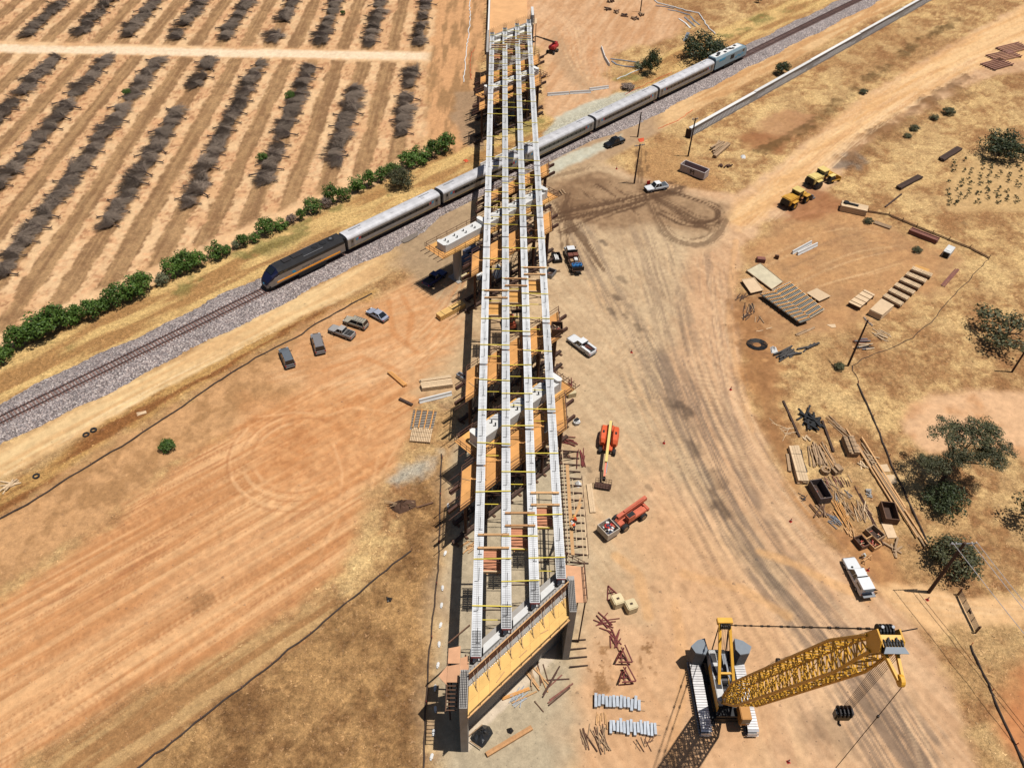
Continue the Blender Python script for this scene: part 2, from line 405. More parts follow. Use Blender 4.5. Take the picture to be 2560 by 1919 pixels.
# sparse ground beyond the fence
lay(poly_mask([(-150, 1200), (0, 1112), (300, 925), (480, 812), (650, 712), (800, 650), (880, 700), (700, 830), (400, 990), (250, 1100), (0, 1290), (-150, 1380)], 1.5, 2.5, 5, 7), (214, 164, 114), (186, 140, 94), sst(.42, .6, n_mid * .5 + n_sm * .5), grass=0.4)
# --- left dirt field
field = [(-200, 1850), (-200, 1420), (0, 1300), (250, 1120), (420, 985), (540, 900), (640, 835), (760, 760), (800, 690), (840, 630), (900, 600), (960, 620), (1010, 640), (1010, 800), (985, 855), (900, 880), (880, 930), (850, 1000), (800, 1060), (760, 1160), (700, 1270), (570, 1360), (430, 1440), (260, 1520), (60, 1640), (-60, 1760)]
mf = poly_mask(field, 1.6, 2.2, 5, 8)
stf = streaks(R(41), 26, .55, 66); stg = streaks(R(41), 34, 2.6, 67)
lay(mf, (204, 144, 94), (234, 182, 130), sst(.36, .64, stf * .55 + stg * .25 + n_big * .2), grass=0.05)
a_, b_ = rot(R(41))
core = mf * (1 - sst(-15, -10, GX)) * (1 - sst(88, 100, GY))
tr = streaks(R(41), 70, 1.5, 68)
tread = sst(.50, .53, tr) * (1 - sst(.60, .63, tr)) * sst(.4, .5, fbm(GX, GY, 12, 3, 69))
lay(core * tread * sst(.3, .7, 0.5 + 0.5 * np.sin(a_ * 2 * math.pi / 0.8 + 1.2 * np.sin(b_ * 3))), (174, 116, 74), k=0.36)
rid = np.abs(streaks(R(41), 60, 2.2, 73) - .5); lay(core * (1 - sst(.004, .016, rid)), (178, 116, 74), k=.55)
GZ += core * ((stf - .5) * 0.16 + (stg - .5) * .2)
lay(sst(.5, .72, streaks(R(41), 40, 6, 70)) * mf, (238, 190, 140), k=.35)
lay(poly_mask([(520, 880), (640, 850), (800, 820), (860, 900), (820, 1010), (700, 1080), (600, 1060), (540, 980)], 3, 4, 7, 76), (202, 136, 84), (222, 160, 106), sst(.4, .6, n_sm), k=.6)
lay(poly_mask([(400, 1290), (440, 1270), (470, 1300), (430, 1335), (410, 1330)], .6, 1.5, 2, 77), (150, 108, 70), k=.5, grass=.5)
lay(poly_mask([(100, 1640), (250, 1540), (420, 1450), (560, 1370), (700, 1285), (760, 1290), (640, 1400), (430, 1560), (300, 1700), (60, 1720)], 1.5, 2, 4, 78), (206, 166, 114), (176, 130, 84), sst(.4, .64, streaks(R(41), 16, 1.0, 79)), k=.9, grass=.6)
# parking spot, orange
lay(poly_mask([(560, 830), (640, 720), (760, 660), (850, 640), (960, 640), (980, 800), (880, 830), (700, 840)], 2, 3, 6, 10), (232, 184, 136), (216, 158, 108), sst(.35, .65, streaks(R(25), 12, .8, 95) * .5 + n_mid * .5), k=.7)
# near dry grass left of the bridge
lay(poly_mask([(300, 1700), (430, 1560), (640, 1400), (760, 1290), (850, 1200), (880, 1060), (900, 1010), (950, 980), (950, 1300), (935, 1500), (930, 1720)], 1.5, 2, 4, 12), (142, 104, 66), (196, 152, 100), sst(.34, .68, n_mid * .45 + n_sm * .4 + n_fine * .15), grass=1.0)
# --- works area
main = [(2330, -90), (2330, 150), (2150, 160), (2080, 190), (1990, 240), (1900, 290), (1830, 345), (1800, 400), (1700, 470), (1650, 480), (1605, 540), (1590, 640), (1600, 800), (1640, 930), (1700, 1050), (1760, 1140), (1850, 1220), (1930, 1290), (2020, 1400), (2090, 1560), (2160, 1760), (1240, 1760), (1250, 1400), (1240, 1150), (1180, 900), (1150, 600), (1150, 400), (1300, 350), (1380, 385), (1480, 405), (1590, 420), (1660, 370), (1760, 290), (1870, 205), (2000, 130), (2120, 60), (2212, 10)]
mm = poly_mask(main, 1.4, 1.8, 4, 14)
sth = streaks(R(118), 22, 1.5, 72)
sth2 = streaks(R(118), 26, .5, 171)
lay(mm, (230, 188, 146), (206, 162, 122), sst(.34, .66, sth * .35 + sth2 * .3 + n_big * .35), grass=0.02)
# haul road going up right: paler
lay(poly_mask([(2330, -60), (2330, 110), (2100, 150), (1950, 240), (1800, 340), (1690, 440), (1600, 500), (1560, 470), (1640, 400), (1760, 300), (1870, 212), (2000, 135), (2120, 65)], 2, 2, 5, 15), (244, 200, 146), (230, 180, 124), sst(.35, .65, streaks(R(38), 30, 1.4, 74)), grass=0.0)
# grey compacted ground beneath and beside the bridge
lay(poly_mask([(1000, 420), (1100, 380), (1300, 350), (1400, 400), (1560, 440), (1560, 500), (1500, 560), (1470, 640), (1440, 760), (1480, 900), (1560, 1080), (1700, 1300), (1500, 1080), (1420, 1010), (1380, 1060), (1400, 1200), (1400, 1340), (1300, 1310), (1265, 1400), (1240, 1480), (1240, 1760), (930, 1760), (942, 1400), (955, 1150), (975, 980), (1000, 860), (1000, 720), (930, 640), (870, 570), (855, 490)], 3, 4, 8, 16), (194, 164, 128), (214, 186, 148), sst(.33, .67, n_mid * .5 + sth2 * .5), k=.85, grass=0.02, gravel=.4)
lay(poly_mask([(955, 1700), (960, 1480), (962, 1200), (975, 990), (1010, 880), (1100, 900), (1240, 1000), (1260, 1240), (1240, 1420), (1235, 1700)], 2, 2, 5, 17), (196, 184, 158), (178, 166, 142), n_mid, k=.7, gravel=.5)
lay(poly_mask([(860, 480), (960, 450), (1040, 430), (1030, 560), (990, 650), (900, 610), (850, 560)], 2.5, 3, 6, 18), (180, 152, 118), (166, 138, 108), n_sm, k=.8, gravel=.4)
lay(poly_mask([(835, 1040), (870, 1010), (920, 985), (950, 980), (945, 1000), (900, 1030), (860, 1048)], 1.2, 1.5, 2.5, 19), (196, 194, 180), k=.7)
lay(poly_mask([(890, 800), (1000, 760), (1005, 850), (930, 880), (880, 850)], 3, 4, 6, 20), (206, 184, 146), k=.6)
# fan of dark tracks
fan = poly_mask([(1190, 400), (1290, 372), (1400, 395), (1480, 420), (1560, 445), (1550, 490), (1500, 505), (1420, 490), (1330, 500), (1210, 470)], 2, 3, 6, 22)
lay(fan, (138, 106, 78), (172, 138, 104), sst(.4, .64, n_mid * .6 + n_sm * .4), k=.9)
# --- far works behind the line
lay(poly_mask([(1062, -90), (1064, 60), (1170, 110), (1180, 250), (1200, 262), (1330, 205), (1345, 190), (1310, 160), (1330, 110), (1400, 95), (1460, 80), (1480, 40), (1420, 0), (1300, -90)], 1.8, 2.5, 6, 26), (226, 182, 140), (206, 156, 112), sst(.36, .68, streaks(R(70), 14, 1.2, 76) * .5 + n_big * .3 + n_mid * .2), grass=0.05)
lay(poly_mask([(1180, 110), (1210, 150), (1270, 210), (1290, 215), (1290, 190), (1240, 120), (1200, 60)], 2, 2.5, 5, 27), (190, 156, 120), k=.65)
lay(poly_mask([(985, 200), (1040, 190), (1045, 330), (1000, 310), (975, 260)], 1, 1.5, 4, 28), (176, 144, 112), k=.9)
# sage-coloured fines by the line
sg = np.maximum(poly_mask([(1170, 300), (1200, 255), (1265, 222), (1340, 200), (1430, 190), (1440, 205), (1380, 235), (1280, 275), (1185, 318)], .7, 1.0, 3, 23), poly_mask([(1160, 372), (1200, 345), (1280, 312), (1345, 288), (1342, 304), (1280, 336), (1210, 368), (1170, 388)], .7, .9, 3, 25))
lay(sg, (214, 212, 192), (198, 190, 166), n_sm, k=.95)
# --- yard
lay(poly_mask([(1605, 540), (1700, 470), (1800, 440), (1870, 470), (1990, 520), (2070, 560), (2010, 640), (1900, 690), (1800, 720), (1700, 740), (1640, 760), (1600, 700)], 3, 5, 7, 30), (204, 154, 106), (182, 136, 96), sst(.4, .62, n_mid), k=.8, grass=.35)
lay(poly_mask([(1680, 440), (1740, 400), (1800, 420), (1830, 440), (1780, 470), (1720, 480)], 1.5, 2, 4, 31), (150, 98, 64), (178, 120, 80), n_sm, k=.85, grass=0)
lay(poly_mask([(1590, 640), (1700, 760), (1680, 860), (1700, 1000), (1760, 1100), (1840, 1150), (1960, 1200), (1930, 1290), (1850, 1215), (1760, 1130), (1640, 930), (1600, 800)], 2, 3, 4, 32), (206, 152, 100), (182, 130, 86), sst(.4, .6, n_sm), k=.85, grass=.2)
lay(poly_mask([(1820, 330), (1850, 330), (1875, 350), (1850, 365), (1800, 362)], 1, 1.5, 3, 33), (140, 122, 106), k=.85, gravel=.5)
# clearing and driveway right
lay(poly_mask([(1958, 940), (1950, 905), (1970, 870), (2020, 848), (2120, 838), (2400, 850), (2400, 1000), (2212, 985), (2100, 960), (2010, 985)], 1.2, 1.5, 4, 34), (232, 186, 142), (214, 162, 116), sst(.45, .7, n_mid), grass=.02)
lay(poly_mask([(1890, 1265), (1990, 1262), (2100, 1290), (2212, 1285), (2400, 1300), (2400, 1380), (2212, 1360), (2110, 1345), (2060, 1350), (2020, 1390)], 1, 1.2, 3, 35), (228, 180, 128), (240, 196, 144), n_sm, grass=.02)
lay(poly_mask([(2212, 1440), (2170, 1500), (2150, 1560), (2200, 1640), (2400, 1700), (2400, 1400)], 2, 2, 4, 36), (206, 132, 84), k=.8, grass=.1)
lay(poly_mask([(2050, 455), (2036, 425), (2060, 385), (2110, 335), (2400, 300), (2400, 452)], 1.5, 2, 4, 37), (226, 188, 134), (206, 166, 112), n_sm, k=.85, grass=.5)
# bare patch left of wall end, etc.
lay(poly_mask([(1640, 262), (1700, 235), (1760, 250), (1760, 280), (1690, 300), (1640, 300)], 1.5, 2, 4, 38), (196, 148, 108), (176, 124, 84), n_sm, k=.8, grass=.15)
lay(poly_mask([(1600, 295), (1640, 285), (1710, 300), (1690, 330), (1620, 325)], 1.5, 1.5, 3, 39), (164, 110, 72), k=.85, grass=0)
lay(poly_mask([(1380, 320), (1460, 300), (1490, 340), (1560, 380), (1580, 410), (1470, 400), (1380, 380)], 2, 3, 5, 40), (214, 166, 112), (184, 134, 84), n_sm, k=.6)
# stained strip on the right road edge, ridges
stroke([(1590, 520), (1582, 580), (1575, 700), (1590, 800), (1625, 930)], 1.2, (226, 176, 126), .7, dz=.18, seed=5)
stroke([(2090, 165), (2010, 215), (1930, 265), (1880, 290)], 3.2, (122, 88, 58), .8, dz=.4, seed=6, rough=1.6, sc=2.2, broken=.7)
stroke([(2070, 40), (1960, 110), (1850, 190), (1760, 262), (1690, 300), (1640, 330)], 3.0, (112, 84, 50), .8, dz=.35, seed=7, rough=1.6, sc=2.2, broken=.7)
stroke([(1830, 345), (1900, 300), (1990, 250), (2080, 200)], 6, (150, 108, 70), .7, dz=.3, seed=8, rough=1.6, sc=2.5, broken=.6)
stroke([(1600, 640), (1640, 780), (1660, 880), (1700, 980)], 5, (150, 104, 66), .6, dz=.12, seed=11, rough=1.6, sc=1.6, broken=.8)
# tyre and oil tracks
DK = (132, 112, 96); GA = [(1205, 470), (1235, 600), (1290, 760), (1380, 960), (1470, 1150), (1580, 1350), (1700, 1560), (1780, 1740)]; GB = [(1560, 540), (1575, 640), (1592, 800), (1640, 940), (1720, 1080), (1850, 1240), (2010, 1440), (2110, 1740)]
band([(1440, 800), (1485, 920), (1545, 1050), (1620, 1180), (1720, 1310), (1850, 1470), (2000, 1700)], 9, DK, .72, .45, 16, (.40, .60), 81)
band([(1465, 850), (1500, 960), (1560, 1090), (1640, 1200), (1760, 1330), (1900, 1500), (2030, 1720)], 4, (112, 96, 84), .55, .8, 18, (.45, .6), 82)
band([(1250, 500), (1310, 620), (1380, 740), (1450, 860), (1490, 940)], 7, DK, .5, .5, 14, (.44, .62), 83)
band([(1400, 520), (1440, 640), (1480, 780), (1520, 900)], 10, (150, 126, 104), .5, .5, 14, (.44, .64), 84)
band([(1530, 560), (1545, 700), (1580, 860), (1650, 1010), (1740, 1130)], 4.5, DK, .45, .4, 16, (.44, .62), 85)
band([(1330, 1000), (1480, 1200), (1640, 1400), (1720, 1660)], 14, (236, 194, 148), .5, .9, 16, (.45, .65), 86)
flow(GA, GB, 46, 87, [(150, 124, 102), (128, 106, 88), (242, 204, 160), (240, 196, 148)], (.3, .7), (.2, .5))
flow([(2230, 0), (2080, 80), (1900, 195), (1760, 300), (1640, 400), (1580, 460)], [(2230, 110), (2110, 150), (1960, 235), (1830, 330), (1720, 430), (1620, 520)], 26, 88, [(204, 150, 104), (250, 214, 168), (220, 168, 118)], (.3, .6), (.25, .5))
flow([(1090, 10), (1180, 60), (1230, 150), (1290, 215)], [(1400, 10), (1420, 60), (1330, 110), (1310, 190)], 22, 89, [(206, 146, 98), (246, 204, 156), (190, 150, 114)], (.3, .6), (.25, .5))
flow([(620, 830), (760, 760), (880, 700), (960, 600), (1000, 500)], [(780, 860), (860, 820), (930, 760), (990, 680), (1010, 600)], 20, 90, [(206, 142, 92), (242, 198, 150)], (.3, .6), (.25, .5))
flow([(1610, 560), (1700, 520), (1800, 480), (1900, 500)], [(1640, 720), (1760, 640), (1880, 600), (1990, 560)], 14, 91, [(160, 122, 90), (232, 190, 140)], (.3, .5), (.25, .5))
flow([(1900, 1290), (2000, 1290), (2120, 1310), (2230, 1310)], [(1960, 1320), (2040, 1340), (2120, 1345), (2230, 1350)], 8, 92, [(246, 206, 158), (206, 156, 108)], (.3, .5), (.3, .5))
flow([(10, 1010), (200, 905), (420, 790), (620, 690), (800, 610)], [(10, 1025), (200, 920), (420, 805), (620, 705), (800, 620)], 10, 93, [(250, 220, 172), (206, 162, 112)], (.3, .5), (.3, .6), pair=False)
for i, (pts, w_, k_) in enumerate([
    ([(1400, 400), (1470, 420), (1530, 440), (1556, 460), (1540, 478), (1490, 484), (1430, 460)], 1.2, .75),
    ([(1390, 412), (1450, 440), (1500, 470), (1545, 480)], 1.4, .6), ([(1420, 430), (1480, 470), (1520, 490)], 1.2, .6),
    ([(1400, 420), (1440, 500), (1490, 524), (1540, 515), (1562, 480)], 1.6, .5),
    ([(1290, 400), (1350, 440), (1380, 470)], .7, .7), ([(1260, 410), (1310, 460)], .7, .7), ([(1320, 395), (1370, 430)], .7, .7),
    ([(1205, 470), (1300, 450), (1400, 425), (1460, 408)], 2.6, .7), ([(1215, 500), (1290, 470), (1380, 440)], 1.4, .6),
    ([(1195, 440), (1215, 480), (1222, 540)], 1.2, .6), ([(1230, 420), (1225, 470), (1260, 520), (1300, 580)], 1.0, .6),
    ([(1385, 330), (1382, 390)], 1.6, .5), ([(1150, 400), (1200, 380), (1280, 360)], 1.0, .35)]):
    band(pts, w_ * 1.9, (102, 76, 56), min(.92, k_ * 1.25), .38, 12, (.40, .52), 120 + i, edge=.3)
# oil spots
for i, (x_, y_, r_, k_) in enumerate([(1466, 874, 1.5, .75), (1440, 862, 1.0, .4), (1300, 520, .9, .7), (1340, 600, 1.0, .5), (1316, 668, .8, .6), (1348, 680, .6, .6), (1374, 702, .9, .5), (1330, 640, .8, .65), (1490, 960, 1.3, .5), (1540, 1020, 1.6, .4), (1552, 1090, 1.4, .7), (1536, 1060, .6, .6), (1400, 1050, .5, .5), (1422, 1120, .5, .5), (1410, 1270, .5, .5), (1475, 1265, .4, .4), (1270, 1010, .5, .5), (1300, 920, .3, .5), (1780, 1560, 2.0, .4), (1860, 1520, 1.6, .3), (1730, 1560, 1.8, .25), (2080, 480, .6, .3)]):
    p = fv(x_, y_); q = p + Vector((r_ * .7, -r_ * 1.3, 0))
    stroke([tuple(p[:2]), tuple(q[:2])], r_ * 1.5, (92, 76, 64), k_, soft=.6, seed=150 + i, rough=.8, sc=1.2, world=True)
# pale tracks, circle in the field
PT = (242, 190, 138)
c0 = Vector((-30.2, 83.6, 0))
for r_, a0, a1 in ((7.0, 70, 330), (8.6, 90, 310), (10.5, 150, 300)):
    stroke([(c0.x + r_ * 1.05 * math.cos(R(a)), c0.y + r_ * math.sin(R(a))) for a in range(a0, a1, 12)], .5, PT, .62, dz=.03, world=True, seed=9, broken=.3)
    stroke([(c0.x + (r_ + .8) * math.cos(R(a)), c0.y + (r_ + .8) * math.sin(R(a))) for a in range(a0, a1, 12)], .4, (184, 122, 78), .5, world=True, seed=10, broken=.4)
for i, pts in enumerate([[(640, 1060), (720, 1040), (790, 980), (800, 920)], [(720, 960), (740, 1020), (730, 1120), (690, 1200)], [(700, 900), (760, 880), (850, 890), (860, 960), (820, 1030)], [(560, 900), (640, 890), (740, 900)], [(800, 1060), (820, 980), (880, 940)]]):
    stroke(pts, .5, PT, .42, seed=170 + i, dz=.03, broken=.4); 
for i, pts in enumerate([[(870, 640), (890, 680), (880, 740)], [(840, 650), (850, 720), (900, 760)], [(700, 800), (780, 770), (860, 800)]]):
    stroke(pts, 1.0, (206, 138, 84), .5, seed=180 + i)
for i in range(9):
    a = 1250 + i * 14; stroke([(a, 640 + i * 9), (a + 30, 700 + i * 7), (a + 26 - i * 6, 760 + i * 4)], .35, (218, 186, 148), .55, seed=190 + i)
for i, pts in enumerate([[(1330, 1200), (1380, 1240), (1400, 1330)], [(1480, 1240), (1600, 1270), (1700, 1330)], [(1460, 1300), (1480, 1460), (1450, 1640)], [(1640, 1190), (1720, 1220), (1800, 1260), (1870, 1290)]]):
    stroke(pts, 1.5, (236, 180, 118), .5, seed=200 + i)
lay(poly_mask([(1330, 1160), (1430, 1130), (1620, 1260), (1700, 1420), (1650, 1640), (1280, 1650), (1290, 1440), (1380, 1350)], 4, 5, 9, 42), (226, 178, 132), (212, 162, 116), n_mid, k=.55)
lay(poly_mask([(1395, 1360), (1420, 1390), (1412, 1450), (1385, 1470), (1375, 1420)], .5, 1.2, 1.2, 43) * sst(.48, .58, n_fine * .5 + n_sm * .5), (136, 96, 58), k=.8, grass=.5)
lay(poly_mask([(1290, 1380), (1320, 1390), (1310, 1490), (1280, 1500), (1275, 1440)], .5, 1.2, 1.2, 44) * sst(.48, .58, n_fine * .5 + n_sm * .5), (150, 108, 68), k=.75, grass=.5)
# tread tracks in the fresh brown earth
for i in range(7): stroke([(1690 + i * 12, 480 - i * 4), (1800 + i * 5, 425 + i * 6)], .4, (188, 132, 92), .5, seed=210 + i)
# pad of pale concrete fines at the abutment
lay(poly_mask([(1010, 1545), (1210, 1350), (1200, 1420), (1120, 1500), (1060, 1560), (1010, 1625)], .25, .2, 1, 45), (226, 206, 180), grass=0)
# graded terrain relief
GZ += GRS * (n_sm - .5) * 0.34 + (n_fine - .5) * 0.05 + (1 - GRS) * (n_sm - .5) * 0.06
hw_ = np.exp(-((GX - 40) / 26) ** 2 - ((GY - 150) / 7) ** 2)
# keep the ground low and smooth under the railway bed
DT = np.abs((GX + 79.48) * -0.7043 + (GY - 89.48) * 0.7099)
GZ *= sst(3.5, 7.0, DT)
bval = 0.80 + 0.40 * n_fine
COLR *= bval[:, None]
def make_ground():
    nr, nc = YY.shape
    idx = np.arange(nr * nc).reshape(nr, nc)
    f = np.stack([idx[:-1, :-1], idx[:-1, 1:], idx[1:, 1:], idx[1:, :-1]], -1).reshape(-1, 4)
    me = bpy.data.meshes.new('ground')
    me.vertices.add(NP_); me.vertices.foreach_set('co', np.stack([GX, GY, GZ], 1).ravel())
    me.loops.add(f.size); me.loops.foreach_set('vertex_index', f.ravel())
    me.polygons.add(len(f)); me.polygons.foreach_set('loop_start', np.arange(0, f.size, 4)); me.polygons.foreach_set('loop_total', np.full(len(f), 4))
    me.polygons.foreach_set('use_smooth', np.ones(len(f), bool))
    me.update(calc_edges=True)
    at = me.attributes.new('earth', 'FLOAT_COLOR', 'POINT')
    at.data.foreach_set('color', np.concatenate([COLR, np.ones((NP_, 1))], 1).ravel())
    for nm, arr in (('grass', GRS), ('gravel', GRV)):
        a2 = me.attributes.new(nm, 'FLOAT', 'POINT'); a2.data.foreach_set('value', arr)
    mt = bpy.data.materials.new('earth'); mt.use_nodes = True; n = mt.node_tree; b = n.nodes['Principled BSDF']
    b.inputs['Roughness'].default_value = 0.95; b.inputs['Specular IOR Level'].default_value = 0.1
    def attr(nm, out):
        a3 = n.nodes.new('ShaderNodeAttribute'); a3.attribute_name = nm; return a3.outputs[out]
    tc = n.nodes.new('ShaderNodeTexCoord').outputs['Object']
    def noise(sc, det, rgh=.6):
        z = n.nodes.new('ShaderNodeTexNoise'); z.inputs['Scale'].default_value = sc; z.inputs['Detail'].default_value = det; z.inputs['Roughness'].default_value = rgh
        n.links.new(tc, z.inputs['Vector']); return z.outputs[0]
    def mrange(src, a, b_, c, d):
        r = n.nodes.new('ShaderNodeMapRange'); r.inputs[1].default_value = a; r.inputs[2].default_value = b_; r.inputs[3].default_value = c; r.inputs[4].default_value = d
        n.links.new(src, r.inputs[0]); return r.outputs[0]
    def math_(op, a, b_):
        q = n.nodes.new('ShaderNodeMath'); q.operation = op
        for i, v in enumerate((a, b_)):
            if isinstance(v, (int, float)): q.inputs[i].default_value = v
            else: n.links.new(v, q.inputs[i])
        return q.outputs[0]
    n1 = noise(0.9, 8, .7); n2 = noise(5.5, 5, .75)
    soil = math_('MULTIPLY', mrange(n1, .3, .7, .88, 1.12), mrange(n2, .3, .7, .90, 1.10))
    gn = math_('MULTIPLY', mrange(noise(1.7, 7, .8), .36, .64, .60, 1.34), mrange(noise(7, 4, .8), .34, .66, .68, 1.30))
    ga = attr('grass', 'Fac')
    mixf = math_('ADD', math_('MULTIPLY', soil, math_('SUBTRACT', 1.0, ga)), math_('MULTIPLY', gn, ga))
    vo = n.nodes.new('ShaderNodeTexVoronoi'); vo.inputs['Scale'].default_value = 5.0; n.links.new(tc, vo.inputs['Vector'])
    sep = n.nodes.new('ShaderNodeSeparateColor'); n.links.new(vo.outputs['Color'], sep.inputs[0])
    gv = mrange(sep.outputs[0], 0, 1, .86, 1.14)
    gra = attr('gravel', 'Fac')
    mixf = math_('MULTIPLY', mixf, math_('ADD', math_('MULTIPLY', gv, gra), math_('SUBTRACT', 1.0, gra)))
    sc = n.nodes.new('ShaderNodeVectorMath'); sc.operation = 'SCALE'
    n.links.new(attr('earth', 'Color'), sc.inputs[0]); n.links.new(mixf, sc.inputs['Scale'])
    n.links.new(sc.outputs[0], b.inputs['Base Color'])
    bp = n.nodes.new('ShaderNodeBump'); bp.inputs['Distance'].default_value = 0.25
    n.links.new(math_('ADD', math_('MULTIPLY', ga, .45), .18), bp.inputs['Strength'])
    n.links.new(math_('ADD', n2, n1), bp.inputs['Height']); n.links.new(bp.outputs[0], b.inputs['Normal'])
    o = link('ground', me, mt, kind='structure')
    return o
ground = make_ground()
def gz(x, y): return 0.0
# ================================================================== RAILWAY
T0 = Vector((-79.48, 89.48, 0)); TU = Vector((203.9, 202.3, 0)).normalized(); TN = Vector((-TU.y, TU.x, 0))
TA = math.atan2(TU.y, TU.x)
def TP(s_, n_, z=0.0): return T0 + TU * s_ + TN * n_ + Vector((0, 0, z))
RZ = 0.62                                    # top of ballast
def make_ballast():
    S = np.arange(-60, 330, 0.5); rows = []
    prof0 = [(5.6, -.25), (5.0, .0), (3.9, .32), (2.3, RZ), (1.3, RZ), (0.0, RZ - .03), (-1.3, RZ), (-2.3, RZ), (-3.6, .36), (-4.8, .06), (-5.8, -.25)]
    mb = MB(); rng = random.Random(3)
    def cross(s_):
        a = min(1, max(0, (s_ - 86) / 6)); b = min(1, max(0, (152 - s_) / 8)); return min(a, b)
    for s_ in S:
        c = cross(s_)
        for (n_, z) in prof0:
            if n_ < -2.3: n_ = -2.3 + (n_ + 2.3) * (1 - .78 * c)
            wob = rng.uniform(-.10, .10) + (.35 * math.sin(s_ * .21 + n_) + .25 * math.sin(s_ * .53 + n_ * 2) if abs(n_) > 4.5 else 0)
            p = TP(s_, n_ + wob, z + (rng.uniform(-.05, .05) if abs(n_) > 1.5 else rng.uniform(-.015, .01))); mb.v.append(tuple(p))
    k = len(prof0)
    for i in range(len(S) - 1):
        for j in range(k - 1): mb.f.append((i * k + j, (i + 1) * k + j, (i + 1) * k + j + 1, i * k + j + 1))
    mt = bpy.data.materials.new('ballast'); mt.use_nodes = True; n = mt.node_tree; b = n.nodes['Principled BSDF']; b.inputs['Roughness'].default_value = .9
    tc = n.nodes.new('ShaderNodeTexCoord')
    vo = n.nodes.new('ShaderNodeTexVoronoi'); vo.inputs['Scale'].default_value = 5.2; n.links.new(tc.outputs['Object'], vo.inputs['Vector'])
    sp = n.nodes.new('ShaderNodeSeparateColor'); n.links.new(vo.outputs['Color'], sp.inputs[0])
    cr = n.nodes.new('ShaderNodeValToRGB'); cr.color_ramp.interpolation = 'LINEAR'
    els = cr.color_ramp.elements; els[0].position = 0; els[0].color = (*A(98, 90, 88), 1); els[1].position = 1; els[1].color = (*A(232, 218, 208), 1)
    for ps, c in ((.3, (136, 120, 116)), (.55, (162, 152, 150)), (.8, (188, 168, 160))):
        e = els.new(ps); e.color = (*A(*c), 1)
    n.links.new(sp.outputs[0], cr.inputs[0])
    nz = n.nodes.new('ShaderNodeTexNoise'); nz.inputs['Scale'].default_value = .35; nz.inputs['Detail'].default_value = 4; n.links.new(tc.outputs['Object'], nz.inputs['Vector'])
    mr = n.nodes.new('ShaderNodeMapRange'); mr.inputs[1].default_value = .3; mr.inputs[2].default_value = .7; mr.inputs[3].default_value = .82; mr.inputs[4].default_value = 1.12; n.links.new(nz.outputs[0], mr.inputs[0])
    vm = n.nodes.new('ShaderNodeVectorMath'); vm.operation = 'SCALE'; n.links.new(cr.outputs[0], vm.inputs[0]); n.links.new(mr.outputs[0], vm.inputs['Scale']); n.links.new(vm.outputs[0], b.inputs['Base Color'])
    bp = n.nodes.new('ShaderNodeBump'); bp.inputs['Strength'].default_value = .9; bp.inputs['Distance'].default_value = .12
    n.links.new(vo.outputs['Distance'], bp.inputs['Height']); n.links.new(bp.outputs[0], b.inputs['Normal'])
    me = mb.mesh('ballast', fix=False); return link('ballast', me, mt, kind='structure')
make_ballast()
M('rail_rust', (104, 72, 60), .7, .3); M('rail_top', (206, 210, 216), .25, .9, var=.05); M('sleeper', (138, 106, 96), .85, var=.2, scale=2, rnd=.2)
track = bpy.data.objects.new('railway_track', None); COL.objects.link(track); track['kind'] = 'structure'
track.location = TP(0, 0, 0); track.rotation_euler = (0, 0, TA)
for sy in (.7525, -.7525):
    mb = MB(); mb.xprof([(sy - .07, RZ + .10), (sy + .07, RZ + .10), (sy + .07, RZ + .13), (sy + .02, RZ + .15), (sy + .02, RZ + .22), (sy + .035, RZ + .235), (sy + .035, RZ + .262), (sy - .035, RZ + .262), (sy - .035, RZ + .235), (sy - .02, RZ + .22), (sy - .02, RZ + .15), (sy - .07, RZ + .13)], -60, 330)
    r_ = mb.build('rail', 'rail_rust', track)
    mb = MB(); mb.box(135, sy, RZ + .264, 390, .05, .008); mb.build('railhead', 'rail_top', r_)
sme = MB().box(0, 0, 0, .24, 2.6, .16).mesh('sleeper'); cnt = 0; hid = MB()
for i in range(-18, 560):
    s_ = i * .6
    if (-12 < s_ < 56 or 213 < s_ < 318) and cnt < 298:
        o = link('sleeper', sme, 'sleeper', track); o.location = (s_, random.uniform(-.03, .03), RZ - .06); o.rotation_euler = (0, 0, random.uniform(-.015, .015)); cnt += 1
    elif s_ < 330: hid.box(s_, 0, RZ - .06, .24, 2.6, .16)
hid.build('sleepers', 'sleeper', track, kind='stuff')
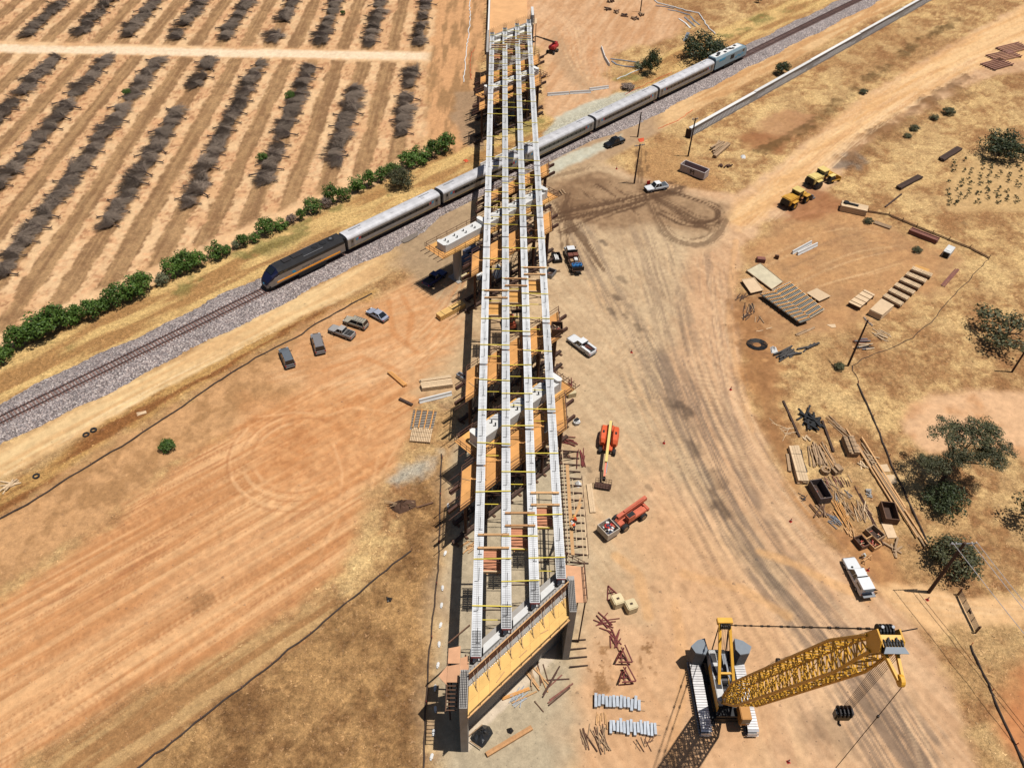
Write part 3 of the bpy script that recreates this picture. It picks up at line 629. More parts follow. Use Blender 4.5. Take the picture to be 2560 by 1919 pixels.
# ================================================================== BRIDGE
GXS = [-1.36, 2.13, 5.55, 8.90]; GT = 12.0; GBT = 10.3
JD = [45.0, 73.1, 93.6, 125.3, 145.3, 189.3, 202.1, 227.2]
line_n = ['outer line by the orchard', 'inner line toward the orchard', 'inner line toward the haul road', 'outer line by the haul road']
seg_n = ['long girder reaching the plywood-decked abutment', 'short girder over the pier by lumber stacks', 'girder over the red lift', 'short girder over the cantilever pier cap', 'girder spanning the train', 'short girder over the orchard bank pier', 'girder reaching the far bank abutment']
PROF = [(-.61, 0), (.61, 0), (.61, -.10), (.14, -.20), (.10, -.30), (.10, -1.25), (.36, -1.42), (.36, -1.70), (-.36, -1.70), (-.36, -1.42), (-.10, -1.25), (-.10, -.30), (-.14, -.20), (-.61, -.10)]
def girder(i, k):
    x = GXS[i]; y0 = JD[k] + x + (.0 if k == 0 else .17); y1 = JD[k + 1] + x - (.0 if k == 6 else .17)
    L = y1 - y0; rng = random.Random(i * 10 + k)
    t = thing('concrete_girder', 'white concrete ' + seg_n[k] + ', ' + line_n[i], 'girder', (x, (y0 + y1) / 2, GBT), 0, 'precast girders')
    off = (0, 0, 0); h = GT - GBT
    mb = MB(); mb.yprof([(a, b + h) for a, b in reversed(PROF)], -L / 2, L / 2); mb.build('girder_body', 'conc_top', t)
    mb = MB(); y = -L / 2 + .2
    while y < L / 2 - .1:
        mb.box(0, y, h, .94, .022, .03); y += .30
    mb.build('stirrups', 'stirrup', t, kind='stuff')
    mb = MB()
    for dx in (-.09, .09): mb.box(dx, 0, h + .03, .025, L - .3, .02)
    mb.build('top_bars', 'stirrup', t)
    if k in (0, 1, 2, 3, 5) or i != 9:
        y = -L / 2 + 1.6
        while y < L / 2 - 2.2:
            mb = MB(); z = h + .09
            hk = 1 if (i + int(y)) % 3 else -1
            mb.path([(.12, y + 1.9, z), (.10, y + .1, z), (-.05, y, z), (-.42 * hk, y - .02, z)], .028, 4)
            mb.build('hooked_bar', 'rebar_dark', t); y += rng.uniform(3.6, 4.2) if k not in (4,) else rng.uniform(7, 9)
    for e, s_ in ((0, -1), (1, 1)):            # end steel and rust blocks at the splices
        if (k == 0 and e == 0) or (k == 6 and e == 1):
            yy_ = s_ * (L / 2 - 1.6); mb = MB()
            for q in range(7): mb.box(-.48 + q * .16, yy_, h + .06, .03, 3.0, .03)
            for q in range(10): mb.box(0, yy_ - 1.5 + q * .33, h + .1, 1.08, .03, .03)
            mb.build('end_rebar_mat', 'rebar_dark', t)
            if k == 6:
                mb = MB()
                for q in range(8): mb.tube((-.5 + q * .14, L / 2 - .3 - (q % 2) * .3, h), (-.5 + q * .14, L / 2 - .3 - (q % 2) * .3, h + .9 + (q % 3) * .35), .02, 4)
                mb.build('dowel_bars', 'rebar_dark', t)
        else:
            mb = MB(); mb.box(.3 * s_, s_ * (L / 2 + .02), .5, .35, .28, h - .55); mb.build('splice_block', 'steel_rust', t)
    return t
M('conc_top', (232, 232, 232), .85, var=.14, scale=.55, bump=.1)
M('stirrup', (158, 156, 156), .7, .2, var=.2)
for k in range(7):
    for i in range(4): girder(i, k)
# stains of rust nuts, bracing frames between girders
def brace(i, d, idx):
    x0, x1 = GXS[i], GXS[i + 1]; xm = (x0 + x1) / 2; ym = d + xm
    t = thing('cross_brace', 'yellow strap cross brace %s, %s bay' % (next(w for dm, w in ((73, 'by the plywood-decked abutment'), (94, 'over the lumber stack pier'), (125, 'over the red lift'), (146, 'over the cantilever cap'), (189, 'over the train'), (203, 'over the orchard bank pier'), (300, 'by the orchard abutment')) if d < dm), ['orchard side', 'middle', 'haul road side'][i]), 'brace', (xm, ym, GBT), 0, 'girder braces')
    h = GT - GBT; w_ = (x1 - x0) / 2; sk = random.uniform(-.12, .12)
    MB().beam((-w_ - .62, -sk, h + .12), (w_ + .62, sk, h + .12), .13, .06).build('top_strap', 'yellow_strap', t)
    if idx % 3 != 1: MB().beam((-w_ + .36, -.9, .15), (w_ - .36, -.9, .15), .10, .07).build('bottom_strap', 'yellow_strap', t)
    for a, b in ((0.35, h - .25), (h - .25, 0.35)):
        MB().beam((-w_ + .12, .3, a), (w_ - .12, -.3 if a < b else .6, b), .10, .10).build('diagonal', 'steel_rust', t)
BD = [49.6, 56.2, 66.8, 75.4, 82.0, 88.3, 96.4, 103.0, 110.6, 119.9, 131.0, 137.0, 142.7, 148.8, 156.8, 166.0, 176.8, 183.8, 191.7, 197.5, 204.8, 209.5, 213.8, 219.0, 223.4]
for n_, d in enumerate(BD):
    for i in range(3): brace(i, d, n_ + i)
def hanging(i, d0, d1, word, tall=False):
    x0, x1 = GXS[i], GXS[i + 1]; xm = (x0 + x1) / 2
    bay = ['orchard side', 'middle', 'haul road side'][i]
    t = thing('hanging_platform', 'timber beams with hung plywood platform %s, %s bay' % (word, bay), 'platform', (xm, (d0 + d1) / 2 + xm, 9.6), 0)
    w_ = (x1 - x0) / 2; hs = (d1 - d0) / 2; zt = GT - 9.6 + .22
    for s_ in (-1, 1): MB().beam((-w_ - .15, s_ * hs, zt), (w_ + .35, s_ * hs + .05, zt), .28, .2).build('timber_beam', 'lumber' if i != 1 else 'timber_l', t)
    for sx in (-1, 1):
        for s_ in (-1, 1): MB().tube((sx * (w_ - .55), s_ * hs, .1), (sx * (w_ - .55), s_ * hs, zt + .3), .025, 4).build('hanger_rod', 'rebar_dark', t)
    n_ = 9; yb = -hs - 1.9
    for q in range(n_):
        MB().box(0, yb + .2 + q * .34, .12, 2 * w_ - .9, .31, .05).build('deck_plank', 'ply_red' if not tall else 'ply', t)
    for s_ in (-.1, n_ * .34 + .2): MB().box(0, yb + s_, .0, 2 * w_ - .8, .18, .45).build('edge_plank', 'lumber_pale', t)
    for sx in (-1, 1): MB().box(sx * (w_ - 1.1), yb + 1.5, -.12, .14, 3.6, .12).build('joist', 'lumber', t)
M('timber_l', (206, 154, 104), .8, var=.14, scale=3); M('ply_red', (222, 150, 112), .75, var=.12, scale=1)
for i in range(3):
    hanging(i, 57.7, 59.7, 'near the telehandler'); hanging(i, 108.4, 110.4, 'over the orange lift', True); hanging(i, 214.8, 216.3, 'by the abutment beyond the train')
# ---------------------------------------------------------------- falsework towers
def skew(x, d): return (x, d + x)
def rail_line(t, p, q, n, hgt=1.1, mat='rebar', post='rebar', name='guardrail'):
    p = Vector(p); q = Vector(q); mb = MB()
    for zz in (.55, hgt): mb.beam(p + Vector((0, 0, zz)), q + Vector((0, 0, zz)), .08, .06)
    mb.build(name, mat, t)
    for i in range(n + 1):
        c = p.lerp(q, i / n); MB().tube(c, c + Vector((0, 0, hgt + .12)), .04, 4).build('rail_post', post, t)
def falsework(d, word, x0=-4.1, x1=11.4, wd=3.5, zp=9.0, legs=True, ply='ply_orange', panels=True):
    d += .008 * d
    t = thing('falsework_tower', 'pipe falsework with plywood platform ' + word, 'falsework', (3.7, d + 3.7, 0))
    o = Vector((3.7, d + 3.7, 0))
    def L(x, dd, z): return Vector((x - o.x, dd + x - o.y, z))
    # plywood panels, laid along the skew
    nx = 9; step = (x1 - x0) / nx
    for r in range(3):
        for c in range(nx):
            if random.random() < .05: continue
            xa = x0 + c * step + .02; xb = xa + step - .04; da = d - wd + r * (2 * wd / 3) + .02; db = da + 2 * wd / 3 - .04
            z = zp + random.uniform(0, .02)
            pts = [L(xa, da, 0), L(xb, da, 0), L(xb, db, 0), L(xa, db, 0)]
            MB().prism([(p.x, p.y) for p in pts], z, z + .06).build('plywood_panel', ply, t)
    for dd in (-wd + .3, -wd / 3, wd / 3, wd - .3):
        MB().beam(L(x0 - .3, d + dd, zp - .13), L(x1 + .3, d + dd, zp - .13), .2, .22).build('ledger', 'timber', t)
    for dd in (-1.7, 1.7):
        MB().beam(L(x0 - 1.6, d + dd, zp - .55), L(x1 + 1.4, d + dd, zp - .55), .35, .6).build('cap_beam', 'steel_rust', t)
        MB().beam(L(x0 - 1.2, d + dd, .45), L(x1 + 1.0, d + dd, .45), .5, .4).build('sill_beam', 'timber_dark', t)
        n_ = 6
        for i in range(n_):
            x = x0 + .6 + i * (x1 - x0 - 1.2) / (n_ - 1)
            a = L(x, d + dd, .65); b = L(x, d + dd, zp - .85)
            MB().tube(a, b, .22, 8).build('pipe_post', 'steel_rust', t)
            if i < n_ - 1:
                xb = x0 + .6 + (i + 1) * (x1 - x0 - 1.2) / (n_ - 1)
                MB().beam(a, L(xb, d + dd, zp - .85), .08, .08).build('sway_brace', 'steel_rust', t)
        for i in range(14):
            x = x0 - .9 + i * (x1 - x0 + 1.6) / 13
            c = L(x, d + dd, 0.02); MB().box(c.x, c.y, .02, 1.5, .32, .24, R(-45)).build('crib_block', 'timber', t)
    a = L(x0, d - wd, zp + .06); b = L(x1, d - wd, zp + .06); c = L(x1, d + wd, zp + .06); e = L(x0, d + wd, zp + .06)
    rail_line(t, a, b, 9); rail_line(t, b, c, 4); rail_line(t, c, e, 9); rail_line(t, e, a, 4)
    for i in range(6):
        x = x0 - 1.2 - random.random() * .8; dd = d - wd + i * wd * .4
        MB().beam(L(x, dd, zp - .05), L(x0 + 1, dd, zp - .05), .1, .14).build('outrigger', 'steel_rust', t)
    for i in range(8):                         # loose boards and bars on the platform
        x = random.uniform(x0 + .5, x1 - 2); dd = d + random.uniform(-wd + .6, wd - .6); p = L(x, dd, zp + .1)
        an = random.uniform(0, 3.1); ln = random.uniform(1.2, 3)
        MB().beam(p, p + Vector((math.cos(an) * ln, math.sin(an) * ln, 0)), .1, .07).build('loose_board', random.choice(['lumber_old', 'timber', 'rebar']), t)
    return t
falsework(73.1, 'on the abutment side of the formwork bundles')
falsework(93.6, 'between the lumber stacks and the tool bin')
falsework(125.3, 'beside the flatbed truck and shaded pickup')
falsework(145.3, 'on the near bank of the railway'.replace('near bank', 'works bank'), x0=-2.2, x1=11.6, wd=2.4)
falsework(190.6, 'on the orchard bank of the railway', wd=3.2)
falsework(203.2, 'behind the pier across the railway', wd=3.0)
# ---------------------------------------------------------------- piers
def pier(d, x0, x1, word, cols, deck=True, keys=None, zd=8.2):
    t = thing('bridge_pier', word, 'pier', (3.7, d + 3.7, 0)); o = Vector((3.7, d + 3.7, 0))
    def L(x, dd, z): return Vector((x - o.x, d + dd + x - o.y, z))
    ln = (x1 - x0) * math.sqrt(2); zc0, zc1 = 8.3, 10.05
    cx = (x0 + x1) / 2; c = L(cx, 0, 0)
    def cl(s_, n_): # along skew, across
        return (c.x + (s_ - n_) * .7071, c.y + (s_ + n_) * .7071)
    h = ln / 2
    MB().prism([cl(-h, -.9), cl(-h + .3, -1.15), cl(h - .3, -1.15), cl(h, -.9), cl(h, .9), cl(h - .3, 1.15), cl(-h + .3, 1.15), cl(-h, .9)], zc0, zc1).build('cap_beam', 'conc_white', t)
    for s_, kh in (keys or ((-h + .45, .55), (h - .45, .55))):
        MB().prism([cl(s_ - .5, -.9), cl(s_ - .2, -1.2), cl(s_ + .2, -1.2), cl(s_ + .5, -.9), cl(s_ + .5, .9), cl(s_ + .2, 1.2), cl(s_ - .2, 1.2), cl(s_ - .5, .9)], zc0 + .02, zc1 + kh).build('shear_key', 'conc_white', t)
    for i in range(int(ln // 2.35)):
        s_ = -h + 1.7 + i * 2.35
        for n_ in (-.35, .45):
            p = cl(s_, n_); mb = MB(); mb.box(p[0], p[1], zc1 + .004, .22, .75, .03, 0); mb.box(p[0] - .2, p[1] - .3, zc1 + .006, .3, .18, .03, 0)
            mb.build('dowel_pocket', 'black', t)
    for x in cols:
        p = L(x, 0, 0); mb = MB(); rings = []
        for z in (0, zc0): rings.append([(p.x + math.cos(a * math.pi / 8) * .85 * (1.0) , p.y + math.sin(a * math.pi / 8) * 1.15, z) for a in range(16)])
        mb.loft(rings); mb.build('column', 'conc_grey', t, smooth=False)
        MB().box(p.x, p.y, -.02, 2.6, 3.2, .12, R(45)).build('footing', 'conc_grey', t)
    if deck:
        zp = zd
        for sgn in (-1, 1):
            n_ = int((x1 - x0) // 1.9)
            for i in range(n_):
                s0 = -h - 1.2 + i * (ln + 2.4) / n_; s1 = s0 + (ln + 2.4) / n_ - .04
                z = zp + random.uniform(0, .02)
                MB().prism([cl(s0, sgn * 1.25), cl(s1, sgn * 1.25), cl(s1, sgn * 2.6), cl(s0, sgn * 2.6)], z, z + .06).build('plywood_panel', 'ply', t)
            a = cl(-h - 1.2, sgn * 2.6); b = cl(h + 1.2, sgn * 2.6)
            rail_line(t, (*a, zp + .06), (*b, zp + .06), 12)
            MB().beam((*cl(-h - 1.2, sgn * 1.6), zp - .15), (*cl(h + 1.2, sgn * 1.6), zp - .15), .2, .25).build('soffit_joist', 'timber', t)
        for sgn in (-1, 1):
            s0 = sgn * (h + .1)
            MB().prism([cl(s0, -2.6), cl(s0 + sgn * 1.5, -2.6), cl(s0 + sgn * 1.5, 2.6), cl(s0, 2.6)], zp + .03, zp + .09).build('end_platform', 'ply_orange', t)
            rail_line(t, (*cl(s0 + sgn * 1.5, -2.6), zp + .09), (*cl(s0 + sgn * 1.5, 2.6), zp + .09), 4)
            for q in range(5):
                a = cl(s0 + sgn * 1.2, -2.4 + q * 1.2); b = cl(s0 + sgn * 2.9, -2.4 + q * 1.2)
                MB().beam((*a, zp - .05), (*b, zp - .05), .08, .12).build('outrigger', 'steel_rust', t)
    return t
pier(81.2, -2.5, 10.3, 'white concrete pier cap under girders beside the stacked formwork bundles', [-1.2, 4, 9])
pB = pier(137.6, -10.2, 10.3, 'long white pier cap with exposed cantilever end and round column by the railway', [-7.2, -1.5, 4, 9.2], keys=((-14.5 + .5, .25), (-3.6, .8), (14.5 - .5, .6)), zd=8.7)
pier(197.0, -2.4, 10.3, 'white pier cap under girders on the orchard side of the railway', [-1, 4, 9])
# ---------------------------------------------------------------- abutments
def abutment1():
    t = thing('abutment', 'tall concrete abutment with orange plywood deck and rebar fence', 'abutment', (3.7, 46, 0)); o = Vector((3.7, 46, 0))
    def W(x, y, z=0): return Vector((x - o.x, y - o.y, z))
    def L(x, d, z=0): return W(x, d + x, z)
    def pr(pts, z0, z1, nm, mt): MB().prism([(p.x, p.y) for p in pts], z0, z1).build(nm, mt, t)
    pr([L(-2.15, 42.6), L(9.65, 42.6), L(9.65, 44.6), L(-2.15, 44.6)], 0, 11.3, 'stem_wall', 'conc_grey')
    pr([L(-2.15, 44.62), L(9.65, 44.62), L(9.65, 47.6), L(-2.15, 47.6)], 0, 9.9, 'seat', 'conc_grey')
    for (xa, xb) in ((-.55, 1.35), (2.95, 4.75), (6.35, 8.1)): pr([L(xa, 45.1), L(xb, 45.1), L(xb, 46.2), L(xa, 46.2)], 9.9, 10.9, 'key_block', 'conc_white')
    for x in GXS:
        MB().box(x - o.x, 45.6 + x - o.y, 9.9, .8, .9, .38).build('bearing_pad', 'steel_rust', t)
        fr = MB()
        for dx in (-.5, .5): fr.box(x - o.x + dx, 44.75 + x - o.y, 11.3, .12, .12, .9)
        fr.box(x - o.x, 44.75 + x - o.y, 12.1, 1.1, .12, .12); fr.build('form_frame', 'steel_red', t)
    pr([W(-3.05, 37.6), W(-2.17, 37.6), W(-2.17, 42.0), W(-3.05, 42.0)], 0, 12.1, 'wing_wall', 'conc_grey')
    pr([W(9.67, 49.3), W(10.5, 49.3), W(10.5, 54.2), W(9.67, 54.2)], 0, 12.1, 'wing_wall', 'conc_grey')
    for xc, y0, y1 in ((-2.61, 37.7, 41.9), (10.08, 49.4, 53.6)):
        mb = MB()
        for q in range(4): mb.tube((xc - .3 + q * .2 - o.x, y0 - o.y, 12.2 + (q % 2) * .1), (xc - .3 + q * .2 - o.x, y1 - o.y, 12.2 + (q % 2) * .1), .025, 4)
        y = y0
        while y < y1: mb.beam((xc - .4 - o.x, y - o.y, 12.3), (xc + .4 - o.x, y - o.y, 12.3), .03, .03); y += .28
        mb.build('wall_top_rebar', 'rebar_dark', t)
    n_ = 10
    for r in range(2):
        for c in range(n_):
            xa = -2.1 + c * 11.7 / n_; xb = xa + 11.7 / n_ - .012; da = 39.0 + r * 1.8; db = da + 1.788; z = 11.0 + random.uniform(0, .02)
            pr([L(xa, da), L(xb, da), L(xb, db), L(xa, db)], z, z + .06, 'plywood_panel', 'ply_deck')
    for dd in (39.4, 40.8, 42.2):
        MB().beam(L(-2.1, dd, 10.85), L(9.6, dd, 10.85), .15, .25).build('deck_joist', 'lumber', t)
    for c in range(5):
        x = -1.6 + c * 2.7; MB().beam(L(x, 39.4, 10.7), L(x, 42.55, 8.2), .14, .14).build('deck_strut', 'timber', t)
    # rebar fence on the backwall
    for q in range(9):
        z = 11.35 + q * .17; mb = MB(); mb.beam(L(-2.1, 43.25, z), L(9.7, 43.25, z), .06, .06); mb.build('horizontal_bar', 'rebar_brown', t)
    for q in range(60):
        x = -2.1 + q * .2; MB().beam(L(x, 43.3 + (q % 2) * .08, 11.3), L(x, 43.3 + (q % 2) * .3, 12.9), .05, .05).build('vertical_bar', 'rebar_brown', t)
    MB().beam(L(-2.1, 43.2, 12.95), L(9.7, 43.2, 12.95), .12, .08).build('top_waler', 'lumber', t)
    for q in range(9):
        x = -1.6 + q * 1.3; MB().beam(L(x, 43.2, 12.4), L(x + .5, 41.0, 11.1), .05, .05).build('raking_brace', 'lumber_old', t)
        x += .5; MB().beam(L(x, 43.2, 12.2), L(x - .2, 41.5, 11.1), .05, .05).build('raking_brace', 'lumber_old', t)
    MB().beam(L(-2.1, 39.05, 11.15), L(9.7, 39.05, 11.15), .12, .2).build('edge_timber', 'lumber', t)
    for q in range(11):
        x = -1.9 + q * 1.15; MB().tube(L(x, 39.1, 11.1), L(x, 39.1, 12.0), .04, 4).build('deck_post', 'timber', t)
    MB().beam(L(-1.9, 39.1, 11.9), L(9.6, 39.1, 11.9), .06, .08).build('deck_rail', 'timber', t)
    for q in range(3):
        x = 1 + q * 2.6; MB().beam(L(x, 40 + q * .4, 11.12), L(x + .9, 40.4, 11.12), .1, .06).build('loose_board', 'lumber', t)
    # white plywood skin stub above stem, grout splashes
    mb = MB()
    for q in range(60):
        x = -2 + q * .195; c = L(x, 42.55 + random.uniform(-.1, .1), 11.07); mb.box(c.x, c.y, c.z, .1, .14, .03 + random.random() * .06, random.random())
    mb.build('concrete_fins', 'conc_white', t)
    # side scaffold on the orchard side
    for (xa, xb, y0, y1) in ((-4.6, -3.2, 41.2, 43.4), (-4.6, -3.2, 43.45, 45.6), (-3.18, -2.2, 42.2, 44.4)):
        pr([W(xa, y0), W(xb, y0), W(xb, y1), W(xa, y1 - .3)], 10.6, 10.66, 'plywood_panel', 'ply_pink')
    pr([W(-5.6, 41.9), W(-4.62, 40.9), W(-4.62, 43.2)], 10.6, 10.66, 'plywood_panel', 'ply_pink')
    for (a, b) in ((W(-4.6, 38.2, 9.9), W(-4.6, 44, 10.5)), (W(-3.4, 38.6, 9.9), W(-3.4, 44, 10.5)), (W(-4.6, 45.6, 11.3), W(-2.2, 47.9, 11.3)), (W(-4.6, 45.4, 11.7), W(-2.2, 47.7, 11.7))):
        MB().beam(a, b, .12, .2).build('scaffold_timber', 'timber', t)
    for q in range(8):
        MB().beam(W(-4.6, 38.3 + q * .45, 10 + q * .03), W(-3.4, 38.3 + q * .45, 10 + q * .03), .1, .06).build('ladder_rung', 'timber', t)
    for (xx, yy_) in ((-4.5, 41.5), (-4.5, 45.2), (-2.6, 44.5)): MB().tube(W(xx, yy_, 0), W(xx, yy_, 10.6), .1, 6).build('scaffold_post', 'steel_rust', t)
    # haul road side scaffold
    pr([W(10.7, 51.5), W(12.0, 51.5), W(12.0, 56.6), W(9.2, 56.9), W(9.4, 55.0), W(10.7, 55.0)], 10.4, 10.46, 'plywood_panel', 'ply_pink')
    rail_line(t, W(12.0, 51.5, 10.46), W(12.0, 56.6, 10.46), 5); rail_line(t, W(12.0, 56.6, 10.46), W(9.2, 58.4, 10.46), 4)
    for (xx, yy_) in ((11.9, 51.8), (11.9, 56.3), (9.6, 56.6)): MB().tube(W(xx, yy_, 0), W(xx, yy_, 10.4), .1, 6).build('scaffold_post', 'steel_rust', t)
    for q in range(4): MB().beam(W(10.5, 48.2 + q * 1.2, .3), W(12.9, 48.5 + q * 1.2, .12), .15, .15).build('ground_timber', 'timber_dark', t)
M('rebar_brown', (112, 70, 46), .8, .1, var=.2); M('ply_deck', (250, 200, 118), .75, var=.10, scale=.8, rnd=.06); M('ply_pink', (226, 170, 128), .75, var=.12, scale=1)
abutment1()
def abutment2():
    t = thing('abutment', 'concrete abutment with long wing wall and bar dowels at the orchard end', 'abutment', (3.7, 231, 0)); o = Vector((3.7, 231, 0))
    def L(x, d, z=0): return Vector((x - o.x, d + x - o.y, z))
    def pr(pts, z0, z1, nm, mt): MB().prism([(p.x, p.y) for p in pts], z0, z1).build(nm, mt, t)
    pr([L(-2.1, 224.6), L(9.9, 224.6), L(9.9, 227.4), L(-2.1, 227.4)], 0, 9.9, 'seat', 'conc_white')
    pr([L(-2.1, 227.6), L(9.9, 227.6), L(9.9, 229.0), L(-2.1, 229.0)], 0, 10.6, 'stem_wall', 'conc_grey')
    for x in GXS:
        MB().box(x - o.x, 226 + x - o.y, 9.9, .9, 1.2, .38).build('bearing_pad', 'black', t)
    for (xa, xb) in ((-.5, 1.3), (2.9, 4.7), (6.4, 8.1)): pr([L(xa, 226.0), L(xb, 226.0), L(xb, 227.2), L(xa, 227.2)], 9.9, 10.9, 'key_block', 'conc_white')
    MB().box(-2.5 - o.x, 220 - o.y, 0, .6, 15, 12.0).build('wing_wall', 'conc_grey', t)
    MB().box(-2.7 - o.x, 300 - o.y, 0, .5, 120, 2.6).build('low_wall', 'conc_white', t)
    MB().box(10.1 - o.x, 241.0 - o.y, 0, .7, 6.5, 12.6).build('wing_wall', 'conc_white', t)
    MB().box(9.7 - o.x, 239.0 - o.y, 6, .14, 7, 6).build('form_panel', 'black', t)
    mb = MB()
    for q in range(60): 
        x = -2 + q * .2; mb.tube(L(x, 228.3, 10.6), L(x, 228.3, 12.6 + (q % 3) * .2), .02, 4)
    mb.build('dowel_bars', 'rebar', t)
    for q in range(16):
        mb = MB(); y = 229 + q * 4.2; mb.beam((-2.9 - o.x, y - o.y, 2 + (q % 3) * .2 - 1), (-4.4 - o.x, y - .4 - o.y, .6), .08, .08); mb.build('wall_tie', 'rebar', t)
    rail_line(t, L(-3.4, 222.5, 9.4), L(-3.4, 227, 9.4), 3); rail_line(t, L(10.7, 226.5, 10.4), L(10.7, 231, 10.4), 3)
    pr([L(10.2, 226.4), L(11.4, 226.4), L(11.4, 230.2), L(10.2, 230.2)], 10.3, 10.4, 'plywood_panel', 'ply_pale')
    for x in (10.4, 11.2): MB().tube(L(x, 227, 0), L(x, 227, 10.3), .1, 6).build('scaffold_post', 'steel_rust', t)
abutment2()
# approach fill behind the far abutment
mb = MB(); mb.prism([(-2.4, 240), (9.7, 250), (9.7, 420), (-2.4, 420)], -.05, 1.9)
fill = mb.build('approach_fill', 'fill_dirt' if M('fill_dirt', (230, 176, 122), .95, var=.14, scale=.25, bump=.4, bscale=2) else None); fill['kind'] = 'structure'
# K-rail standing beneath, etc. (barrier along the railway below the bridge)
# ================================================================== TRAIN
def txt_mesh(s_, size, ext=0.004):
    cu = bpy.data.curves.new('lettering', 'FONT'); cu.body = s_; cu.size = size; cu.extrude = ext; cu.align_x = 'CENTER'; cu.align_y = 'CENTER'; cu.resolution_u = 2
    ob = bpy.data.objects.new('lettering', cu); COL.objects.link(ob)
    bpy.context.view_layer.update()
    me = bpy.data.meshes.new_from_object(ob.evaluated_get(bpy.context.evaluated_depsgraph_get()))
    bpy.data.objects.remove(ob); bpy.data.curves.remove(cu)
    me.materials.clear()
    return me
M('coach_silver', (182, 178, 174), .38, .45, var=.10, scale=.8, spec=.5); M('coach_roof', (212, 210, 212), .6, .1, var=.22, scale=.45); M('coach_line', (206, 168, 96), .5)
M('loco_roof', (54, 53, 54), .45, .1, var=.2, scale=.8); M('loco_blue', (30, 36, 70), .3, .1, var=.08); M('loco_silver', (166, 158, 152), .4, .35, var=.08); M('loco_orange', (.95, .36, .02), .45, raw=True)
M('loco_light', (160, 184, 196), .5, .1, var=.10); M('sky_blue', (60, 168, 214), .5); M('logo_red', (196, 52, 60), .5); M('white_ink', (232, 232, 236), .5); M('grey_ink', (96, 92, 92), .6)
ZR = RZ + .265
def bogie(t, x, z0=ZR):
    mb = MB(); mb.box(x, 0, z0 + .45, 3.0, 2.3, .35); b = mb.build('bogie', 'black', t)
    for dx in (-1.25, 1.25):
        for y in (-.75, .75): MB().disc((x + dx, y, z0 + .46), (0, 1, 0), .46, .13, 12).build('wheel', 'steel_dark', b)
    return b
def coach(s0, s1, label):
    L = s1 - s0 - .9; t = thing('passenger_coach', label, 'train car', TP((s0 + s1) / 2, 0), TA, 'coaches of the train')
    h = L / 2; z0 = ZR + .95; zs = ZR + 3.15
    P_ = [(-1.5, z0), (1.5, z0), (1.55, z0 + .5), (1.54, zs), (-1.54, zs), (-1.55, z0 + .5)]
    MB().xprof(P_, -h, h).build('body', 'coach_silver', t)
    rf = [(-1.55, zs - .02), (1.55, zs - .02), (1.5, zs + .22), (1.3, zs + .46), (.8, zs + .62), (0, zs + .68), (-.8, zs + .62), (-1.3, zs + .46), (-1.5, zs + .22)]
    r_ = MB().xprof(rf, -h + .03, h - .03).build('roof', 'coach_roof', t)
    for dx, ln in ((-h + 3.2, 3.0), (h - 3.2, 3.0)): 
        MB().box(dx, .35, zs + .66, ln, .16, .06).build('roof_conduit', 'steel_grey', r_)
    for q in range(5): MB().box(-h + 4 + q * (L - 8) / 4, -.3 + .6 * (q % 2), zs + .62, .7, .5, .10).build('roof_vent', 'coach_roof', r_)
    for sy in (-1, 1):
        MB().box(0, sy * 1.548, z0 + 1.12, L - 6.6, .02, .66).build('window_band', 'black', t)
        for q in range(11):
            MB().box(-h + 4.4 + q * (L - 8.8) / 10, sy * 1.562, z0 + 1.16, 1.25, .016, .56).build('window', 'glass', t)
        MB().box(0, sy * 1.56, z0 + .12, L - .4, .02, .09).build('stripe', 'coach_line', t)
        for q in (-1, 1):
            d_ = MB().box(q * (h - 1.1), sy * 1.55, z0 + .15, .85, .025, 1.95).build('door', 'coach_door', t)
            MB().box(q * (h - 1.1), sy * 1.566, z0 + 1.25, .45, .012, .55).build('door_window', 'glass', d_)
            for e, mt in enumerate(('sky_blue', 'logo_red')):
                mb = MB(); xx = q * (h - 2.35 - e * .55)
                mb.prism([(xx - .35, z0 + 1.35), (xx + .25, z0 + 1.35), (xx + .45, z0 + 1.8), (xx - .15, z0 + 1.8)], 0, .012)
                mb.v = [(v[0], sy * 1.563 + sy * v[2], v[1]) for v in mb.v]; mb.build('logo_flash', mt, t)
        MB().box(0, sy * 1.3, ZR + .45, L - 9, .25, .5).build('underframe_box', 'black', t)
    MB().box(0, 0, ZR + .62, L - .6, 2.5, .36).build('underframe', 'black', t)
    for q in (-1, 1):
        MB().box(q * (h + .2), 0, z0 - .05, .42, 1.9, 2.55).build('gangway', 'black', t)
        bogie(t, q * (h - 3.6))
    return t
M('coach_door', (150, 142, 136), .5, .3)
SB = [68.2, 94.1, 119.9, 145.8, 172.2, 198.7]
LB = ['silver coach coupled behind the dark locomotive', 'silver coach second behind the dark locomotive, one end in bridge shadow', 'silver coach passing under the bridge girders', 'silver coach between the bridge and the striped grey locomotive, passing the parked black pickup', 'silver coach coupled to the grey locomotive with blue flashes']
for i in range(5): coach(SB[i], SB[i + 1], LB[i])
